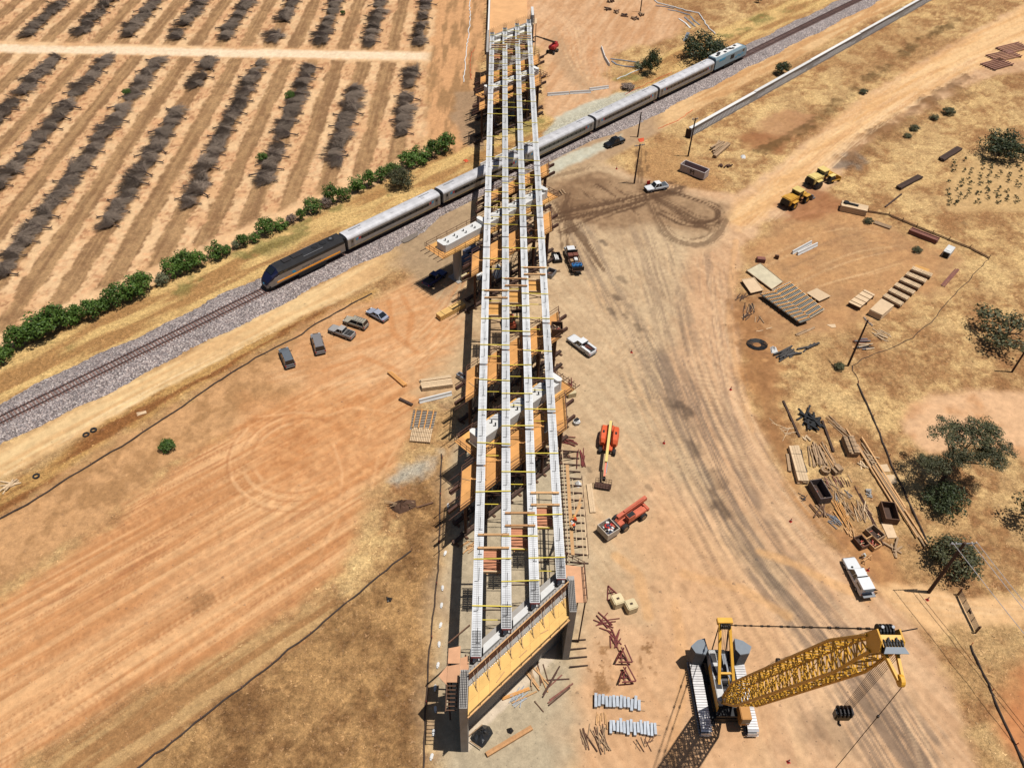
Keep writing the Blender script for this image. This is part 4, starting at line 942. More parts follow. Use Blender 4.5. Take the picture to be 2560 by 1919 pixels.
def loco_front():
    s0, s1 = 49.6, 67.9; L = s1 - s0; h = L / 2
    t = thing('locomotive', 'dark roofed locomotive with silver sides and orange stripe leading the train', 'locomotive', TP((s0 + s1) / 2, 0), TA + math.pi)
    z0 = ZR + 1.0
    def sec(x, hw, za, zb, zt, top=.62): # lower body section
        return [(x, -hw, za), (x, hw, za), (x, hw, zb), (x, hw * top, zt), (x, -hw * top, zt), (x, -hw, zb)]
    nx = h - 3.2
    MB().loft([sec(-h, 1.5, z0, z0 + 1.75, z0 + 1.76, .98), sec(nx, 1.5, z0, z0 + 1.75, z0 + 1.76, .98), sec(nx + 1.5, 1.5, z0 - .1, z0 + 1.5, z0 + 1.51, .98), sec(h - .5, 1.25, z0 - .3, z0 + .75, z0 + .76, .95), sec(h, .85, z0 - .35, z0 + .3, z0 + .31, .95)]).build('body', 'loco_silver', t)
    MB().loft([sec(-h + .1, 1.5, z0 + 1.76, z0 + 2.4, z0 + 3.15), sec(nx - .6, 1.5, z0 + 1.76, z0 + 2.4, z0 + 3.15)]).build('roof_hood', 'loco_roof', t)
    MB().loft([sec(nx - .58, 1.5, z0 + 1.77, z0 + 2.5, z0 + 3.2), sec(nx + .5, 1.48, z0 + 1.77, z0 + 2.45, z0 + 3.1)]).build('cab_roof', 'loco_roof', t)
    MB().loft([sec(nx + .5, 1.49, z0 + 1.6, z0 + 2.42, z0 + 3.08), sec(nx + 1.9, 1.46, z0 + 1.35, z0 + 1.75, z0 + 2.1), sec(nx + 2.9, 1.1, z0 + .6, z0 + .95, z0 + 1.15), sec(h + .02, .84, z0 + .3, z0 + .45, z0 + .55)]).build('nose', 'loco_blue', t)
    mb = MB(); mb.add([(nx + .62, -1.0, z0 + 3.04), (nx + .62, 1.0, z0 + 3.04), (nx + 1.75, 1.05, z0 + 2.24), (nx + 1.75, -1.05, z0 + 2.24)], [(0, 1, 2, 3)]); mb.v = [(x + .05, y, z + .05) for x, y, z in mb.v]; mb.build('windshield', 'glass', t)
    for sy in (-1, 1):
        MB().box(-.4, sy * 1.512, z0 + .28, L - 3.4, .02, .3).build('orange_stripe', 'loco_orange', t)
        for q in range(2): MB().box(nx - .1 - q * 1.0, sy * 1.51, z0 + 1.85, .75, .02, .5).build('cab_window', 'glass', t)
        MB().box(-1, sy * 1.35, ZR + .35, 6.5, .5, .75).build('fuel_tank', 'black', t)
        me = txt_mesh('Amtrak California', .62); o = link('lettering', me, 'grey_ink', t); o.location = (-1.0, sy * 1.515, z0 + 1.02); o.rotation_euler = (R(90), 0, 0 if sy < 0 else math.pi)
        mb = MB(); xx = 3.1; mb.prism([(xx - .5, z0 + .8), (xx + .2, z0 + .8), (xx + .5, z0 + 1.3), (xx - .2, z0 + 1.3)], 0, .012); mb.v = [(v[0], sy * 1.503 + sy * v[2], v[1]) for v in mb.v]; mb.build('logo', 'sky_blue', t)
        for q in range(2): MB().box(nx + .2 - q * .3, sy * 1.505, z0 + .62 - q * .2, 1.5 - q * .5, .02, .08).build('side_script', 'white_ink', t)
        MB().box(-2, sy * 1.02, z0 + 2.95, 4.6, .3, .06).build('roof_highlight', 'steel_grey', t)
    for q in range(3): 
        f = MB().disc((-h + 2.2 + q * 1.9, 0, z0 + 3.2), (0, 0, 1), .75, .12, 16).build('roof_fan', 'black', t)
        MB().disc((-h + 2.2 + q * 1.9, 0, z0 + 3.28), (0, 0, 1), .3, .06, 12).build('fan_hub', 'steel_grey' if q == 0 else 'steel_dark', f)
    for x, l_ in ((1.2, 2.2), (3.6, 1.6)): MB().box(x, 0, z0 + 3.15, l_, 1.3, .16).build('roof_hatch', 'steel_dark', t)
    MB().disc((h + .03, 0, z0 + .42), (1, 0, 0), .28, .04, 12).build('nose_badge', 'sky_blue', t)
    for y in (-.7, .7): MB().disc((h - .42, y, z0 + .95), (1, 0, .6), .14, .08, 8).build('headlight', 'white_paint', t)
    MB().box(0, 0, ZR + .6, L - .8, 2.6, .5).build('underframe', 'black', t)
    MB().loft([[(h - 1.4, -1.3, ZR + .15), (h - 1.4, 1.3, ZR + .15), (h - 1.4, 1.3, ZR + .75), (h - 1.4, -1.3, ZR + .75)], [(h + .1, -.7, ZR + .15), (h + .1, .7, ZR + .15), (h + .1, .8, ZR + .7), (h + .1, -.8, ZR + .7)]]).build('pilot', 'black', t)
    for x in (-h + 3.2, h - 3.6): bogie(t, x)
    MB().box(-h - .2, 0, z0 + .3, .4, .3, .3).build('coupler', 'steel_dark', t)
    MB().box(-h - .03, -.7, z0 + .9, .06, .25, .9).build('end_handrail', 'yellow_strap', t)
loco_front()
def loco_rear():
    s0, s1 = 199.0, 215.6; L = s1 - s0; h = L / 2
    t = thing('locomotive', 'pale grey boxy locomotive with light blue flashes at the tail of the train', 'locomotive', TP((s0 + s1) / 2, 0), TA)
    z0 = ZR + 1.0
    P_ = [(-1.52, z0), (1.52, z0), (1.52, z0 + 2.6), (1.15, z0 + 3.25), (-1.15, z0 + 3.25), (-1.52, z0 + 2.6)]
    MB().loft([[(-h, y, z) for y, z in P_], [(h - 2.2, y, z) for y, z in P_], [(h - 1.3, y, min(z, z0 + 2.9)) for y, z in P_], [(h, y * .9, min(z, z0 + 1.9)) for y, z in P_]]).build('body', 'loco_light', t)
    MB().box(-1.2, 0, z0 + 3.27, L - 3.2, 2.0, .06).build('roof_panel', 'white_rough', t)
    for q in range(6):
        MB().box(-h + 1.8 + q * 2.0, (-.4, .35)[q % 2], z0 + 3.34, .9, .7, .12).build('roof_hatch', 'steel_dark', t)
    for q in range(2): MB().disc((-h + 3 + q * 6, 0, z0 + 3.38), (0, 0, 1), .55, .1, 14).build('roof_fan', 'steel_dark', t)
    for sy in (-1, 1):
        MB().box(.3, sy * 1.53, z0 + 1.0, 1.9, .03, 1.2).build('side_grille', 'black', t)
        mb = MB(); mb.prism([(-h + 1.5, z0 + 1.9), (-h + 4.4, z0 + 1.9), (-h + 5.2, z0 + 2.5), (-h + 2.2, z0 + 2.5)], 0, .02); mb.v = [(v[0], sy * (1.522 + v[2]), v[1]) for v in mb.v]; mb.build('blue_flash', 'sky_blue', t)
        for q in range(4): MB().box(2.5 + q * 1.1, sy * 1.53, z0 + .7 + .25 * (q % 2), .9, .02, .35).build('blue_flash', 'sky_blue', t)
        MB().box(h - 2.2, sy * 1.53, z0 + 1.7, .9, .02, .6).build('cab_window', 'glass', t)
        MB().box(-.5, sy * 1.3, ZR + .35, 5.5, .5, .75).build('fuel_tank', 'black', t)
    MB().box(h - .62, 0, z0 + 2.05, .5, 2.2, .55).build('windshield', 'glass', t)
    MB().box(0, 0, ZR + .6, L - .8, 2.6, .45).build('underframe', 'black', t)
    for x in (-h + 3, h - 3): bogie(t, x)
loco_rear()
# ================================================================== ROAD VEHICLES
def wheel(t, x, y, r=.38, w_=.26, rim='steel_grey', name='wheel'):
    sy = 1 if y > 0 else -1
    o = MB().disc((x, y, r), (0, 1, 0), r, w_, 14).build(name, 'rubber', t)
    MB().disc((x, y + sy * (w_ / 2 + .006), r), (0, 1, 0), r * .58, .02, 10).build('rim', rim, o)
    return o
def lower_body(L, W_, st, z0=.42):
    """st: list of (x fraction, deck z, half width fraction)"""
    rings = []
    for fx, z, hw in st:
        x = fx * L / 2; b = W_ / 2 * hw; zb = z0 + (.12 if abs(fx) > .97 else 0)
        rings.append([(x, -b * .92, zb), (x, b * .92, zb), (x, b, zb + .22), (x, b * 1.0, z - .16), (x, b * .93, z), (x, -b * .93, z), (x, -b, z - .16), (x, -b, zb + .22)])
    return MB().loft(rings)
def cabin(L, W_, xa, xb, xc, xd, zb, zt, hw=.90, hr=.74):
    """windscreen foot xa (front), roof front xb, roof rear xc, rear foot xd"""
    b = W_ / 2 * hw; r = W_ / 2 * hr
    return MB().add([(xa, -b, zb), (xa, b, zb), (xd, b, zb), (xd, -b, zb), (xb, -r, zt), (xb, r, zt), (xc, r, zt), (xc, -r, zt)], [(3, 2, 1, 0), (4, 5, 6, 7), (0, 1, 5, 4), (1, 2, 6, 5), (2, 3, 7, 6), (3, 0, 4, 7)]), b, r
def car(name, label, front, rear, paint, kind='suv', L=4.8, W_=1.9, H=1.75, cap=None, cat=None, rack=False):
    mid = (front + rear) / 2; a = head(rear, front)
    t = thing(name, label, cat or ('pickup' if 'pickup' in name else 'car'), (mid.x, mid.y, 0.0), a)
    zb = 1.02 if kind != 'sedan' else .88
    if kind == 'pickup':
        st = [(-1, zb, .95), (-.96, zb + .03, 1), (.28, zb + .03, 1), (.36, zb, 1), (.90, zb - .07, .97), (.985, zb - .15, .88), (1, zb - .3, .82)]
        xa, xb, xc, xd = .36 * L / 2, .14 * L / 2, -.24 * L / 2, -.28 * L / 2
        if cap == 'crew': xc, xd = -.30 * L / 2, -.35 * L / 2
    elif kind == 'sedan':
        st = [(-1, zb - .18, .84), (-.97, zb - .04, .93), (-.62, zb + .04, 1), (.38, zb, 1), (.86, zb - .14, .96), (.97, zb - .26, .86), (1, zb - .36, .76)]
        xa, xb, xc, xd = .44 * L / 2, .12 * L / 2, -.38 * L / 2, -.76 * L / 2
    else:
        st = [(-1, zb - .1, .88), (-.97, zb, .97), (.38, zb + .02, 1), (.88, zb - .08, .96), (.98, zb - .2, .86), (1, zb - .32, .8)]
        xa, xb, xc, xd = .44 * L / 2, .18 * L / 2, -.88 * L / 2, -.97 * L / 2
    body = lower_body(L, W_, st).build('body', paint, t, bevel=.05, seg=1)
    cb, b, r = cabin(L, W_, xa, xb, xc, xd, zb - .02, H)
    cb.build('window_glass', 'glass', t)
    mb = MB(); mb.prism([(xb + .06, -r * .98), (xb + .06, r * .98), (xc - .06, r * .98), (xc - .06, -r * .98)], H + .004, H + .05); mb.build('roof', paint, t, bevel=.03, seg=1)
    for sy in (-1, 1):
        for (p, q) in (((xa, b), (xb, r)), ((xd, b), (xc, r)), (((xa + xd) / 2 - .1, b), ((xb + xc) / 2 - .1, r))):
            MB().beam((p[0], sy * (p[1] + .01), zb), (q[0], sy * (q[1] + .01), H), .09, .07).build('pillar', paint, t)
        MB().box(xa - .12, sy * (W_ / 2 + .1), zb + .02, .14, .2, .16).build('mirror', 'black', t)
        MB().box(L / 2 - .1, sy * W_ * .34, zb - .32, .14, .36, .15).build('headlight', 'white_paint', t)
        MB().box(-L / 2 + .02, sy * W_ * .42, zb - .28, .08, .16, .3).build('tail_light', 'red_plastic', t)
    MB().box(L / 2 - .02, 0, .38, .16, W_ * .92, .26).build('bumper', 'steel_dark', t, bevel=.03, seg=1)
    MB().box(-L / 2 + .02, 0, .38, .16, W_ * .92, .24).build('bumper', 'steel_grey', t, bevel=.03, seg=1)
    MB().box(L / 2 + .0, 0, zb - .36, .05, W_ * .5, .2).build('grille', 'black', t)
    for x in (.62 * L / 2, -.60 * L / 2):
        for y in (-1, 1): wheel(t, x, y * (W_ / 2 - .12))
    if kind == 'pickup' and cap != 'shell':
        x0, x1 = -.94 * L / 2, xd - .12
        MB().box((x0 + x1) / 2, 0, zb + .036, x1 - x0, W_ * .80, .02).build('bed_floor', 'bed_dark', t)
        for sy in (-1, 1): MB().box((x0 + x1) / 2, sy * W_ * .44, zb + .03, x1 - x0, .13, .1).build('bed_rail', paint, t)
        MB().box(x0 - .06, 0, zb + .03, .1, W_ * .92, .1).build('tailgate', paint, t)
    if rack:
        for sy in (-1, 1): MB().box((xb + xc) / 2, sy * r * .75, H + .07, abs(xb - xc) * .8, .05, .05).build('roof_rail', 'steel_grey', t)
        for q in range(4): MB().box(xc + .4 + q * abs(xb - xc - .6) / 4.2, 0, H + .09, .05, r * 1.6, .04).build('roof_bar', 'steel_grey', t)
    return t
M('bed_dark', (58, 54, 52), .8, var=.2)
M('p_charcoal', (112, 118, 124), .32, .08, var=.05, spec=.5); M('p_bronze', (146, 142, 142), .32, .08, var=.05); M('p_tan', (184, 180, 176), .32, .08, var=.05); M('p_gold', (186, 176, 156), .35, .08, var=.05)
M('p_silver', (176, 180, 196), .28, .08, var=.04); M('p_navy', (44, 56, 110), .3, .2, var=.05); M('p_black', (30, 31, 34), .25, .1, var=.05)
car('parked_suv', 'charcoal SUV parked nose to the silt fence, furthest from the sedan', Q(1, 1, 240, 1375), Q(1, 1, 306, 1530), 'p_charcoal', 'suv', 5.0, 1.95, 1.85)
car('parked_suv', 'bronze grey SUV parked between the charcoal one and the pickup', Q(1, 1, 515, 1245), Q(1, 1, 566, 1415), 'p_bronze', 'suv', 5.3, 2.0, 1.9)
pk = car('parked_pickup', 'tan silver pickup with open bed parked between two SUVs', Q(1, 1, 662, 1200), Q(1, 1, 828, 1262), 'p_tan', 'pickup', 5.1, 1.85, 1.7)
for q in range(3): MB().beam((-.7 - q * .55, -.7, 1.25), (-.6 - q * .5, .7, 1.25), .06, .05).build('bed_bar', 'steel_grey', pk)
car('parked_suv', 'gold station wagon with roof rails parked next to the silver sedan', Q(1, 1, 782, 1122), Q(1, 1, 948, 1178), 'p_gold', 'suv', 4.7, 1.85, 1.72, rack=True)
car('parked_sedan', 'silver sedan parked beside the gold station wagon', Q(1, 1, 980, 1040), Q(1, 1, 1122, 1118), 'p_silver', 'sedan', 4.6, 1.8, 1.43)
car('shaded_pickup', 'dark blue pickup standing in the shadow of the pier platform', Q(1, 1, 1612, 715), Q(1, 1, 1480, 815), 'p_navy', 'pickup', 5.8, 2.0, 1.85)
bp_ = car('black_pickup', 'black crew cab pickup facing away from the haul road beside the train', Q(2, 0, 802, 1280), Q(2, 0, 960, 1222), 'p_black', 'pickup', 5.8, 2.0, 1.9, cap='crew')
MB().box(-1.85, 0, 1.12, 1.8, 1.8, .05).build('tonneau_cover', 'p_tonneau' if M('p_tonneau', (86, 92, 98), .6) else '', bp_)
wp = car('white_pickup', 'white crew cab pickup below the power poles', Q(2, 0, 1162, 1652), Q(2, 0, 1322, 1622), 'white_paint', 'pickup', 5.6, 1.95, 1.85, cap='crew')
MB().box(-1.75, 0, 1.12, 1.7, 1.75, .05).build('tonneau_cover', 'p_tonneau', wp)
up = car('white_pickup', 'white utility pickup with red tools in its bed beside the falsework', Q(2, 1, 518, 1285), Q(2, 1, 680, 1405), 'white_paint', 'pickup', 6.0, 2.05, 1.9)
for sy in (-1, 1): MB().box(-1.7, sy * .78, 1.06, 2.3, .42, .35).build('tool_locker', 'white_paint', up)
for q in range(6): MB().beam((-2.4 + q * .25, -.4, 1.15 + q * .02), (-1.2 + q * .1, .35 - q * .1, 1.2), .09, .07).build('tool', ['steel_red', 'brown_crate', 'timber'][q % 3], up)
cp = car('white_pickup', 'white pickup with canopy and dropped tailgate by the material yard', g(2117, 1402), g(2163, 1492), 'white_paint', 'pickup', 6.0, 2.05, 1.92, cap='shell')
c_, b_, r_ = cabin(6.0, 2.05, -.92, -.96, -2.85, -2.92, 1.04, 1.93, .95, .86); c_.build('canopy', 'white_paint', cp)
for sy in (-1, 1): MB().box(-1.9, sy * .955, 1.22, 1.2, .02, .34).build('canopy_window', 'glass', cp)
MB().box(-3.3, 0, .98, .62, 1.8, .08).build('tailgate', 'steel_grey', cp)
MB().beam((-2.85, 0, 1.86), (-3.35, 0, 2.25), 1.7, .05, up=(1, 0, 1)).build('canopy_hatch', 'glass', cp)
MB().disc((1.3, .3, 1.1), (0, 0, 1), .16, .03, 10).build('hood_badge', 'black', cp)
# flatbed truck
def flatbed():
    f = Q(2, 1, 478, 498); r = Q(2, 1, 575, 735); mid = (f + r) / 2; a = head(r, f)
    t = thing('flatbed_truck', 'white cab flatbed truck loaded with brown crates and blue drums', 'truck', (mid.x, mid.y, 0), a); L = 9.0
    st = [(-1, 1.2, .95), (-.9, 1.25, 1), (.35, 1.25, 1), (.8, 1.1, .9), (1, .85, .8)]
    mb = lower_body(3.2, 2.1, st, .55); mb.v = [(x + 2.9, y, z) for x, y, z in mb.v]; mb.build('cab_body', 'white_paint', t, bevel=.06, seg=1)
    c, b, r_ = cabin(3, 2.1, 3.5, 3.05, 1.75, 1.6, 1.22, 2.15); c.build('window_glass', 'glass', t)
    MB().box(2.4, 0, 2.15, 1.4, 1.6, .07).build('cab_roof', 'white_paint', t, bevel=.03, seg=1)
    for q in range(12): MB().box(1.1 - q * .46, 0, 1.0, .42, 2.3, .08).build('deck_plank', 'timber', t)
    MB().box(-1.5, 0, .62, 6, .9, .36).build('chassis', 'black', t)
    for sy in (-1, 1):
        MB().box(3.1, sy * 1.2, 1.5, .12, .22, .34).build('mirror', 'black', t)
        for q in range(5): MB().tube((1.0 - q * 1.28, sy * 1.16, 1.0), (1.0 - q * 1.28, sy * 1.16, 1.9), .04, 5).build('stake', 'steel_dark', t)
        MB().box(-1.55, sy * 1.16, 1.72, 5.3, .05, .09).build('side_rail', 'steel_dark', t)
        for y in (sy * .95,):
            wheel(t, 3.1, y, .45, .28); wheel(t, -2.6, y, .45, .5)
        MB().box(4.42, sy * .7, .8, .1, .3, .16).build('headlight', 'white_paint', t)
    MB().box(1.25, 0, 1.08, .1, 2.3, 1.3).build('headboard', 'black', t)
    MB().box(-4.0, 0, 1.08, .08, 2.3, .8).build('tail_rack', 'steel_dark', t)
    base = Vector((mid.x, mid.y, 0))
    def place(x, y): return (base.x + x * math.cos(a) - y * math.sin(a), base.y + x * math.sin(a) + y * math.cos(a), 1.085)
    for q, (x, y) in enumerate(((.45, -.55), (.45, .55))):
        c = tag(MB().box(0, 0, 0, 1.1, 1.0, .9).build('wooden_crate', 'brown_crate'), 'brown plywood crate on the flatbed, %s side of the pair' % ('haul road' if y < 0 else 'bridge'), 'crate', 'crates on the flatbed'); c.location = place(x, y); c.rotation_euler = (0, 0, a)
    for q in range(3):
        c = thing('blue_drum', 'blue plastic drum standing in a row of three on the flatbed', 'drum', place(-2.9, -.72 + q * .72), a, 'blue drums on the flatbed')
        MB().box(0, 0, 0, 1.0, .66, .8).build('tank', 'blue_drum', c, bevel=.08); MB().disc((0, 0, .84), (0, 0, 1), .2, .08, 10).build('lid', 'black', c)
    c = tag(MB().box(0, 0, 0, 1.0, .7, .7).build('white_generator', 'white_rough', bevel=.05), 'white generator box between crates and blue drums on the flatbed', 'generator'); c.location = place(-.9, -.3); c.rotation_euler = (0, 0, a)
    c = tag(MB().box(0, 0, 0, .9, .6, .5).build('tool_chest', 'lumber_old', bevel=.03), 'tan tool chest beside the white generator on the flatbed', 'chest'); c.location = place(-1.0, .6); c.rotation_euler = (0, 0, a)
flatbed()
# ================================================================== CRAWLER CRANE
def crane():
    C0 = Vector((29.35, 44.0, 0)); t = thing('crawler_crane', 'yellow crawler crane with raised lattice boom and grey counterweights', 'crane', C0, R(-90))
    # local x points along world -y, local y along world +x
    for ly in (-2.85, 2.85):
        L = 9.6; w_ = 1.35
        prof = [(-L / 2 + .5, .1), (L / 2 - .5, .1), (L / 2 - .1, .55), (L / 2 - .1, .95), (L / 2 - .5, 1.38), (-L / 2 + .5, 1.38), (-L / 2 + .1, .95), (-L / 2 + .1, .55)]
        mb = MB(); mb.loft([[(x - .3, ly - w_ * .36, z) for x, z in prof], [(x - .3, ly + w_ * .36, z) for x, z in prof]]); f = mb.build('track_frame', 'black', t)
        n_ = 27
        for q in range(n_):
            x = -L / 2 + .5 + q * (L - 1.0) / (n_ - 1) - .3
            MB().box(x, ly, 1.39, .275, w_, .09).build('track_shoe', 'track_shoe', f)
            MB().box(x, ly, .0, .275, w_, .09).build('track_shoe', 'track_shoe', f)
        for sx in (-1, 1):
            for q in range(4):
                a = -55 + q * 37; r_ = .72; cx = sx * (L / 2 - .62) - .3; cz = .74
                x = cx + sx * r_ * math.cos(R(a)); z = cz + r_ * math.sin(R(a))
                MB().beam((x, ly - w_ / 2, z), (x, ly + w_ / 2, z), .3, .09, up=(sx * math.cos(R(a)), 0, math.sin(R(a)))).build('track_shoe', 'track_shoe', f)
        mb = MB(); mb.box(-.3, ly + (1.0 if ly < 0 else -1.0), 1.1, L - 1.6, .5, .06); mb.build('walkway', 'steel_dark', f)
    for lx in (-2.3, 2.4): MB().box(lx, 0, .55, .9, 5.0, .8).build('cross_beam', 'black', t)
    MB().disc((0, 0, 1.5), (0, 0, 1), 1.5, .5, 24).build('slew_ring', 'steel_dark', t)
    # upper works
    MB().box(-1.4, -.2, 1.75, 8.6, 2.6, .5).build('deck_frame', 'black', t)
    MB().box(-1.6, -1.0, 2.25, 6.6, .9, 1.5).build('engine_house', 'house_panel', t, bevel=.06)
    for q in range(3): MB().box(-3.8 + q * 1.7, -1.0, 3.76, 1.2, .7, .05).build('roof_grille', 'steel_dark', t)
    MB().box(-.4, -1.46, 2.3, 5.6, .05, 1.2).build('side_door', 'crane_yellow', t)
    MB().box(-1.5, .55, 2.25, 6.4, .5, .9).build('machinery_rail', 'steel_grey', t)
    for q, x in enumerate((-2.6, -1.2, .1)):
        d_ = MB().disc((x, -.1, 2.9), (0, 1, 0), .6, 1.0, 16).build('winch_drum', 'steel_dark', t)
        for s_ in (-.52, .52): MB().disc((x, -.1 + s_, 2.9), (0, 1, 0), .78, .05, 16).build('drum_flange', 'crane_yellow' if q == 1 else 'steel_dark', d_)
    MB().box(2.9, 1.65, 1.9, 2.0, 1.25, 1.75).build('operator_cab', 'cab_tan', t, bevel=.08)
    MB().box(3.92, 1.65, 2.5, .04, 1.05, 1.0).build('cab_window', 'glass', t); MB().box(2.9, 2.29, 2.6, 1.5, .03, .9).build('cab_window', 'glass', t)
    for ly, sg in ((-2.35, -1), (2.55, 1)):
        ly += .25 * sg; pts = [(-6.1, ly - .8 * sg), (-5.8, ly + .2 * sg), (-5.0, ly + 1.15 * sg), (-4.1, ly + .7 * sg), (-3.9, ly - .5 * sg), (-4.6, ly - .95 * sg)]
        for q in range(7):
            MB().prism([(x * (1.0) , y) for x, y in pts], 1.35 + q * .42, 1.35 + q * .42 + .38).build('counterweight_slab', 'cw_grey', t)
        MB().prism([(x * 1.005, y) for x, y in pts], 4.3, 4.42).build('counterweight_cap', 'cw_top', t)
    MB().box(-5.1, 0.1, 1.3, 1.6, 5.6, .3).build('counterweight_tray', 'black', t)
    # gantry
    top = Vector((-6.1, -.1, 8.4))
    for ly in (-.95, .95):
        MB().beam((.5, ly, 2.9), (top.x, top.y + ly * .62, top.z), .34, .34).build('gantry_leg', 'crane_yellow', t)
        MB().beam((-4.8, ly, 2.6), (top.x, top.y + ly * .62, top.z), .12, .12).build('gantry_backstay', 'steel_dark', t)
    MB().beam((-1.4, -1.0, 4.5), (-1.4, 1.0, 4.5), .25, .25).build('gantry_tie', 'crane_yellow', t)
    MB().box(top.x - .15, top.y, top.z - .25, .75, 1.9, .6).build('gantry_head', 'crane_yellow', t, bevel=.05)
    for q in range(6): MB().disc((top.x + .45, top.y - .55 + q * .22, top.z - .1), (0, 1, 0), .38, .1, 12).build('gantry_sheave', 'steel_dark', t)
    for q in range(6): MB().tube((top.x + .4, top.y - .5 + q * .2, top.z), (-2.8, -.5 + q * .2, 3.1), .02, 4).build('boom_hoist_rope', 'steel_dark', t)
    # boom
    F0 = Vector((1.3, -.05, 2.9)); F1 = Vector((14.7, .45, 43.2)); d = (F1 - F0); BL = d.length; d.normalize()
    sv = Vector((0, 1, 0)); sv = (sv - d * sv.dot(d)).normalized(); nv = d.cross(sv)
    def half(u):
        if u < 7: return .25 + 1.0 * u / 7.0, .75 + .5 * u / 7.0
        if u > BL - 7: k_ = (BL - u) / 7.0; return .5 + .75 * k_, .9 + .35 * k_
        return 1.25, 1.25
    def node(u, a, b):
        hn, hs = half(u); return F0 + d * u + sv * (hs * a) + nv * (hn * b)
    cor = [(-1, -1), (1, -1), (1, 1), (-1, 1)]
    uu = [0, 7, BL - 7, BL - .8]
    for a, b in cor:
        mb = MB()
        for p, q in zip(uu[:-1], uu[1:]): mb.tube(node(p, a, b), node(q, a, b), .14, 7)
        mb.build('boom_chord', 'crane_yellow', t)
    nb = int(BL / 1.1); k_ = 0
    for fce in range(4):
        c0, c1 = cor[fce], cor[(fce + 1) % 4]
        for q in range(nb):
            u0 = .6 + q * (BL - 1.6) / nb; u1 = .6 + (q + 1) * (BL - 1.6) / nb
            p_, r_ = (c0, c1) if q % 2 else (c1, c0)
            mb = MB(); mb.tube(node(u0, *p_), node(u1, *r_), .075, 5); mb.build('boom_lacing', 'crane_yellow', t)
            if fce in (1, 2, 3) and q % 2 == 0: MB().tube(node(u0, *r_), node(u1, *p_), .07, 5).build('boom_lacing', 'crane_yellow', t)
            if q % 3 == 0: MB().tube(node(u0, *c0), node(u0, *c1), .055, 5).build('boom_strut', 'crane_yellow', t)
    for q in range(0, nb, 5):
        u0 = .6 + q * (BL - 1.6) / nb; MB().tube(node(u0, -1, -1), node(u0, 1, 1), .045, 4).build('boom_strut', 'crane_yellow', t)
    MB().beam(node(2.0, -.9, 1.02), node(4.6, -.9, 1.02), .05, .5, up=sv).build('boom_sign', 'steel_dark', t)
    # boom head
    H0 = F0 + d * BL
    mb = MB()
    def hd(u, a, b): return H0 + d * u + sv * a + nv * b
    for a in (-.85, .85):
        m2 = MB(); m2.loft([[hd(-1.2, a - .06, -.7), hd(-1.2, a - .06, .8), hd(.9, a - .06, .75), hd(1.2, a - .06, -.2), hd(.6, a - .06, -.9)], [hd(-1.2, a + .06, -.7), hd(-1.2, a + .06, .8), hd(.9, a + .06, .75), hd(1.2, a + .06, -.2), hd(.6, a + .06, -.9)]]); m2.build('head_plate', 'crane_yellow', t)
    m2 = MB(); m2.loft([[hd(-.9, -.8, -.7), hd(-.9, .8, -.7), hd(-.9, .8, -.6), hd(-.9, -.8, -.6)], [hd(.7, -.8, -.75), hd(.7, .8, -.75), hd(.7, .8, -.65), hd(.7, -.8, -.65)]]); m2.build('head_web', 'crane_yellow', t)
    m2 = MB(); m2.add([hd(1.25, -.95, -1.1), hd(1.25, .95, -1.1), hd(1.25, .7, -.62), hd(1.25, -.7, -.62)], [(0, 1, 2, 3)]); m2.v += [tuple(Vector(v) + d * .1) for v in m2.v]; m2.f = [(3, 2, 1, 0), (4, 5, 6, 7), (0, 1, 5, 4), (1, 2, 6, 5), (2, 3, 7, 6), (3, 0, 4, 7)]; m2.build('head_guard', 'cw_top', t)
    m2 = MB(); m2.add([hd(1.1, -.8, -.6), hd(1.1, .8, -.6), hd(.95, .8, .3), hd(.95, -.8, .3)], [(0, 1, 2, 3)]); m2.v += [tuple(Vector(v) + d * .08) for v in m2.v]; m2.f = [(3, 2, 1, 0), (4, 5, 6, 7), (0, 1, 5, 4), (1, 2, 6, 5), (2, 3, 7, 6), (3, 0, 4, 7)]; m2.build('head_cap', 'crane_yellow', t)
    for a in (-.3, .3): MB().beam(hd(1.2, a, -.25), hd(1.2, a, .1), .12, .06, up=d).build('cap_slot', 'black', t)
    for q in range(7): MB().disc(hd(.75, -.66 + q * .22, -.45), sv, .55, .12, 16).build('head_sheave', 'black', t)
    for q in range(5): MB().disc(hd(.2, -.5 + q * .25, .75), sv, .5, .12, 14).build('upper_sheave', 'black', t)
    for a in (-.4, .4): MB().tube(hd(-.6, a, .95), hd(.9, a, .9), .12, 8).build('boom_stop', 'steel_grey', t)
    MB().tube(hd(.6, .9, .6), hd(.9, 2.2, .8), .05, 5).build('anemometer_mast', 'steel_dark', t)
    # stub jib
    J1 = hd(.9, .1, -2.9)
    for a in (-.5, .5): MB().beam(hd(.4, a, -.8), J1 + sv * (a * .35), .22, .3).build('jib_arm', 'crane_yellow', t)
    MB().disc(J1, sv, .45, .3, 14).build('jib_sheave', 'crane_yellow', t)
    MB().disc(node(BL * .47, -.2, 1.35), sv, .4, .3, 12).build('rope_roller', 'steel_dark', t)
    # pendants and ropes
    pe = hd(-.3, 0, .95)
    for s_ in (-.35, .35):
        a = top + Vector((.4, s_, .1)); b = pe + sv * s_
        MB().tube(a, b, .06, 5).build('boom_pendant', 'steel_dark', t)
        for q in range(7): c = a.lerp(b, (q + .5) / 7); MB().disc(c, (b - a), .13, .5, 6).build('pendant_link', 'steel_dark', t)
    for s_ in (-.15, .15): MB().tube(F0 + nv * 1.2 + d * 3 + sv * s_, node(BL * .47, -.2, 1.5) + sv * s_, .02, 4).build('hoist_rope', 'steel_rust', t)
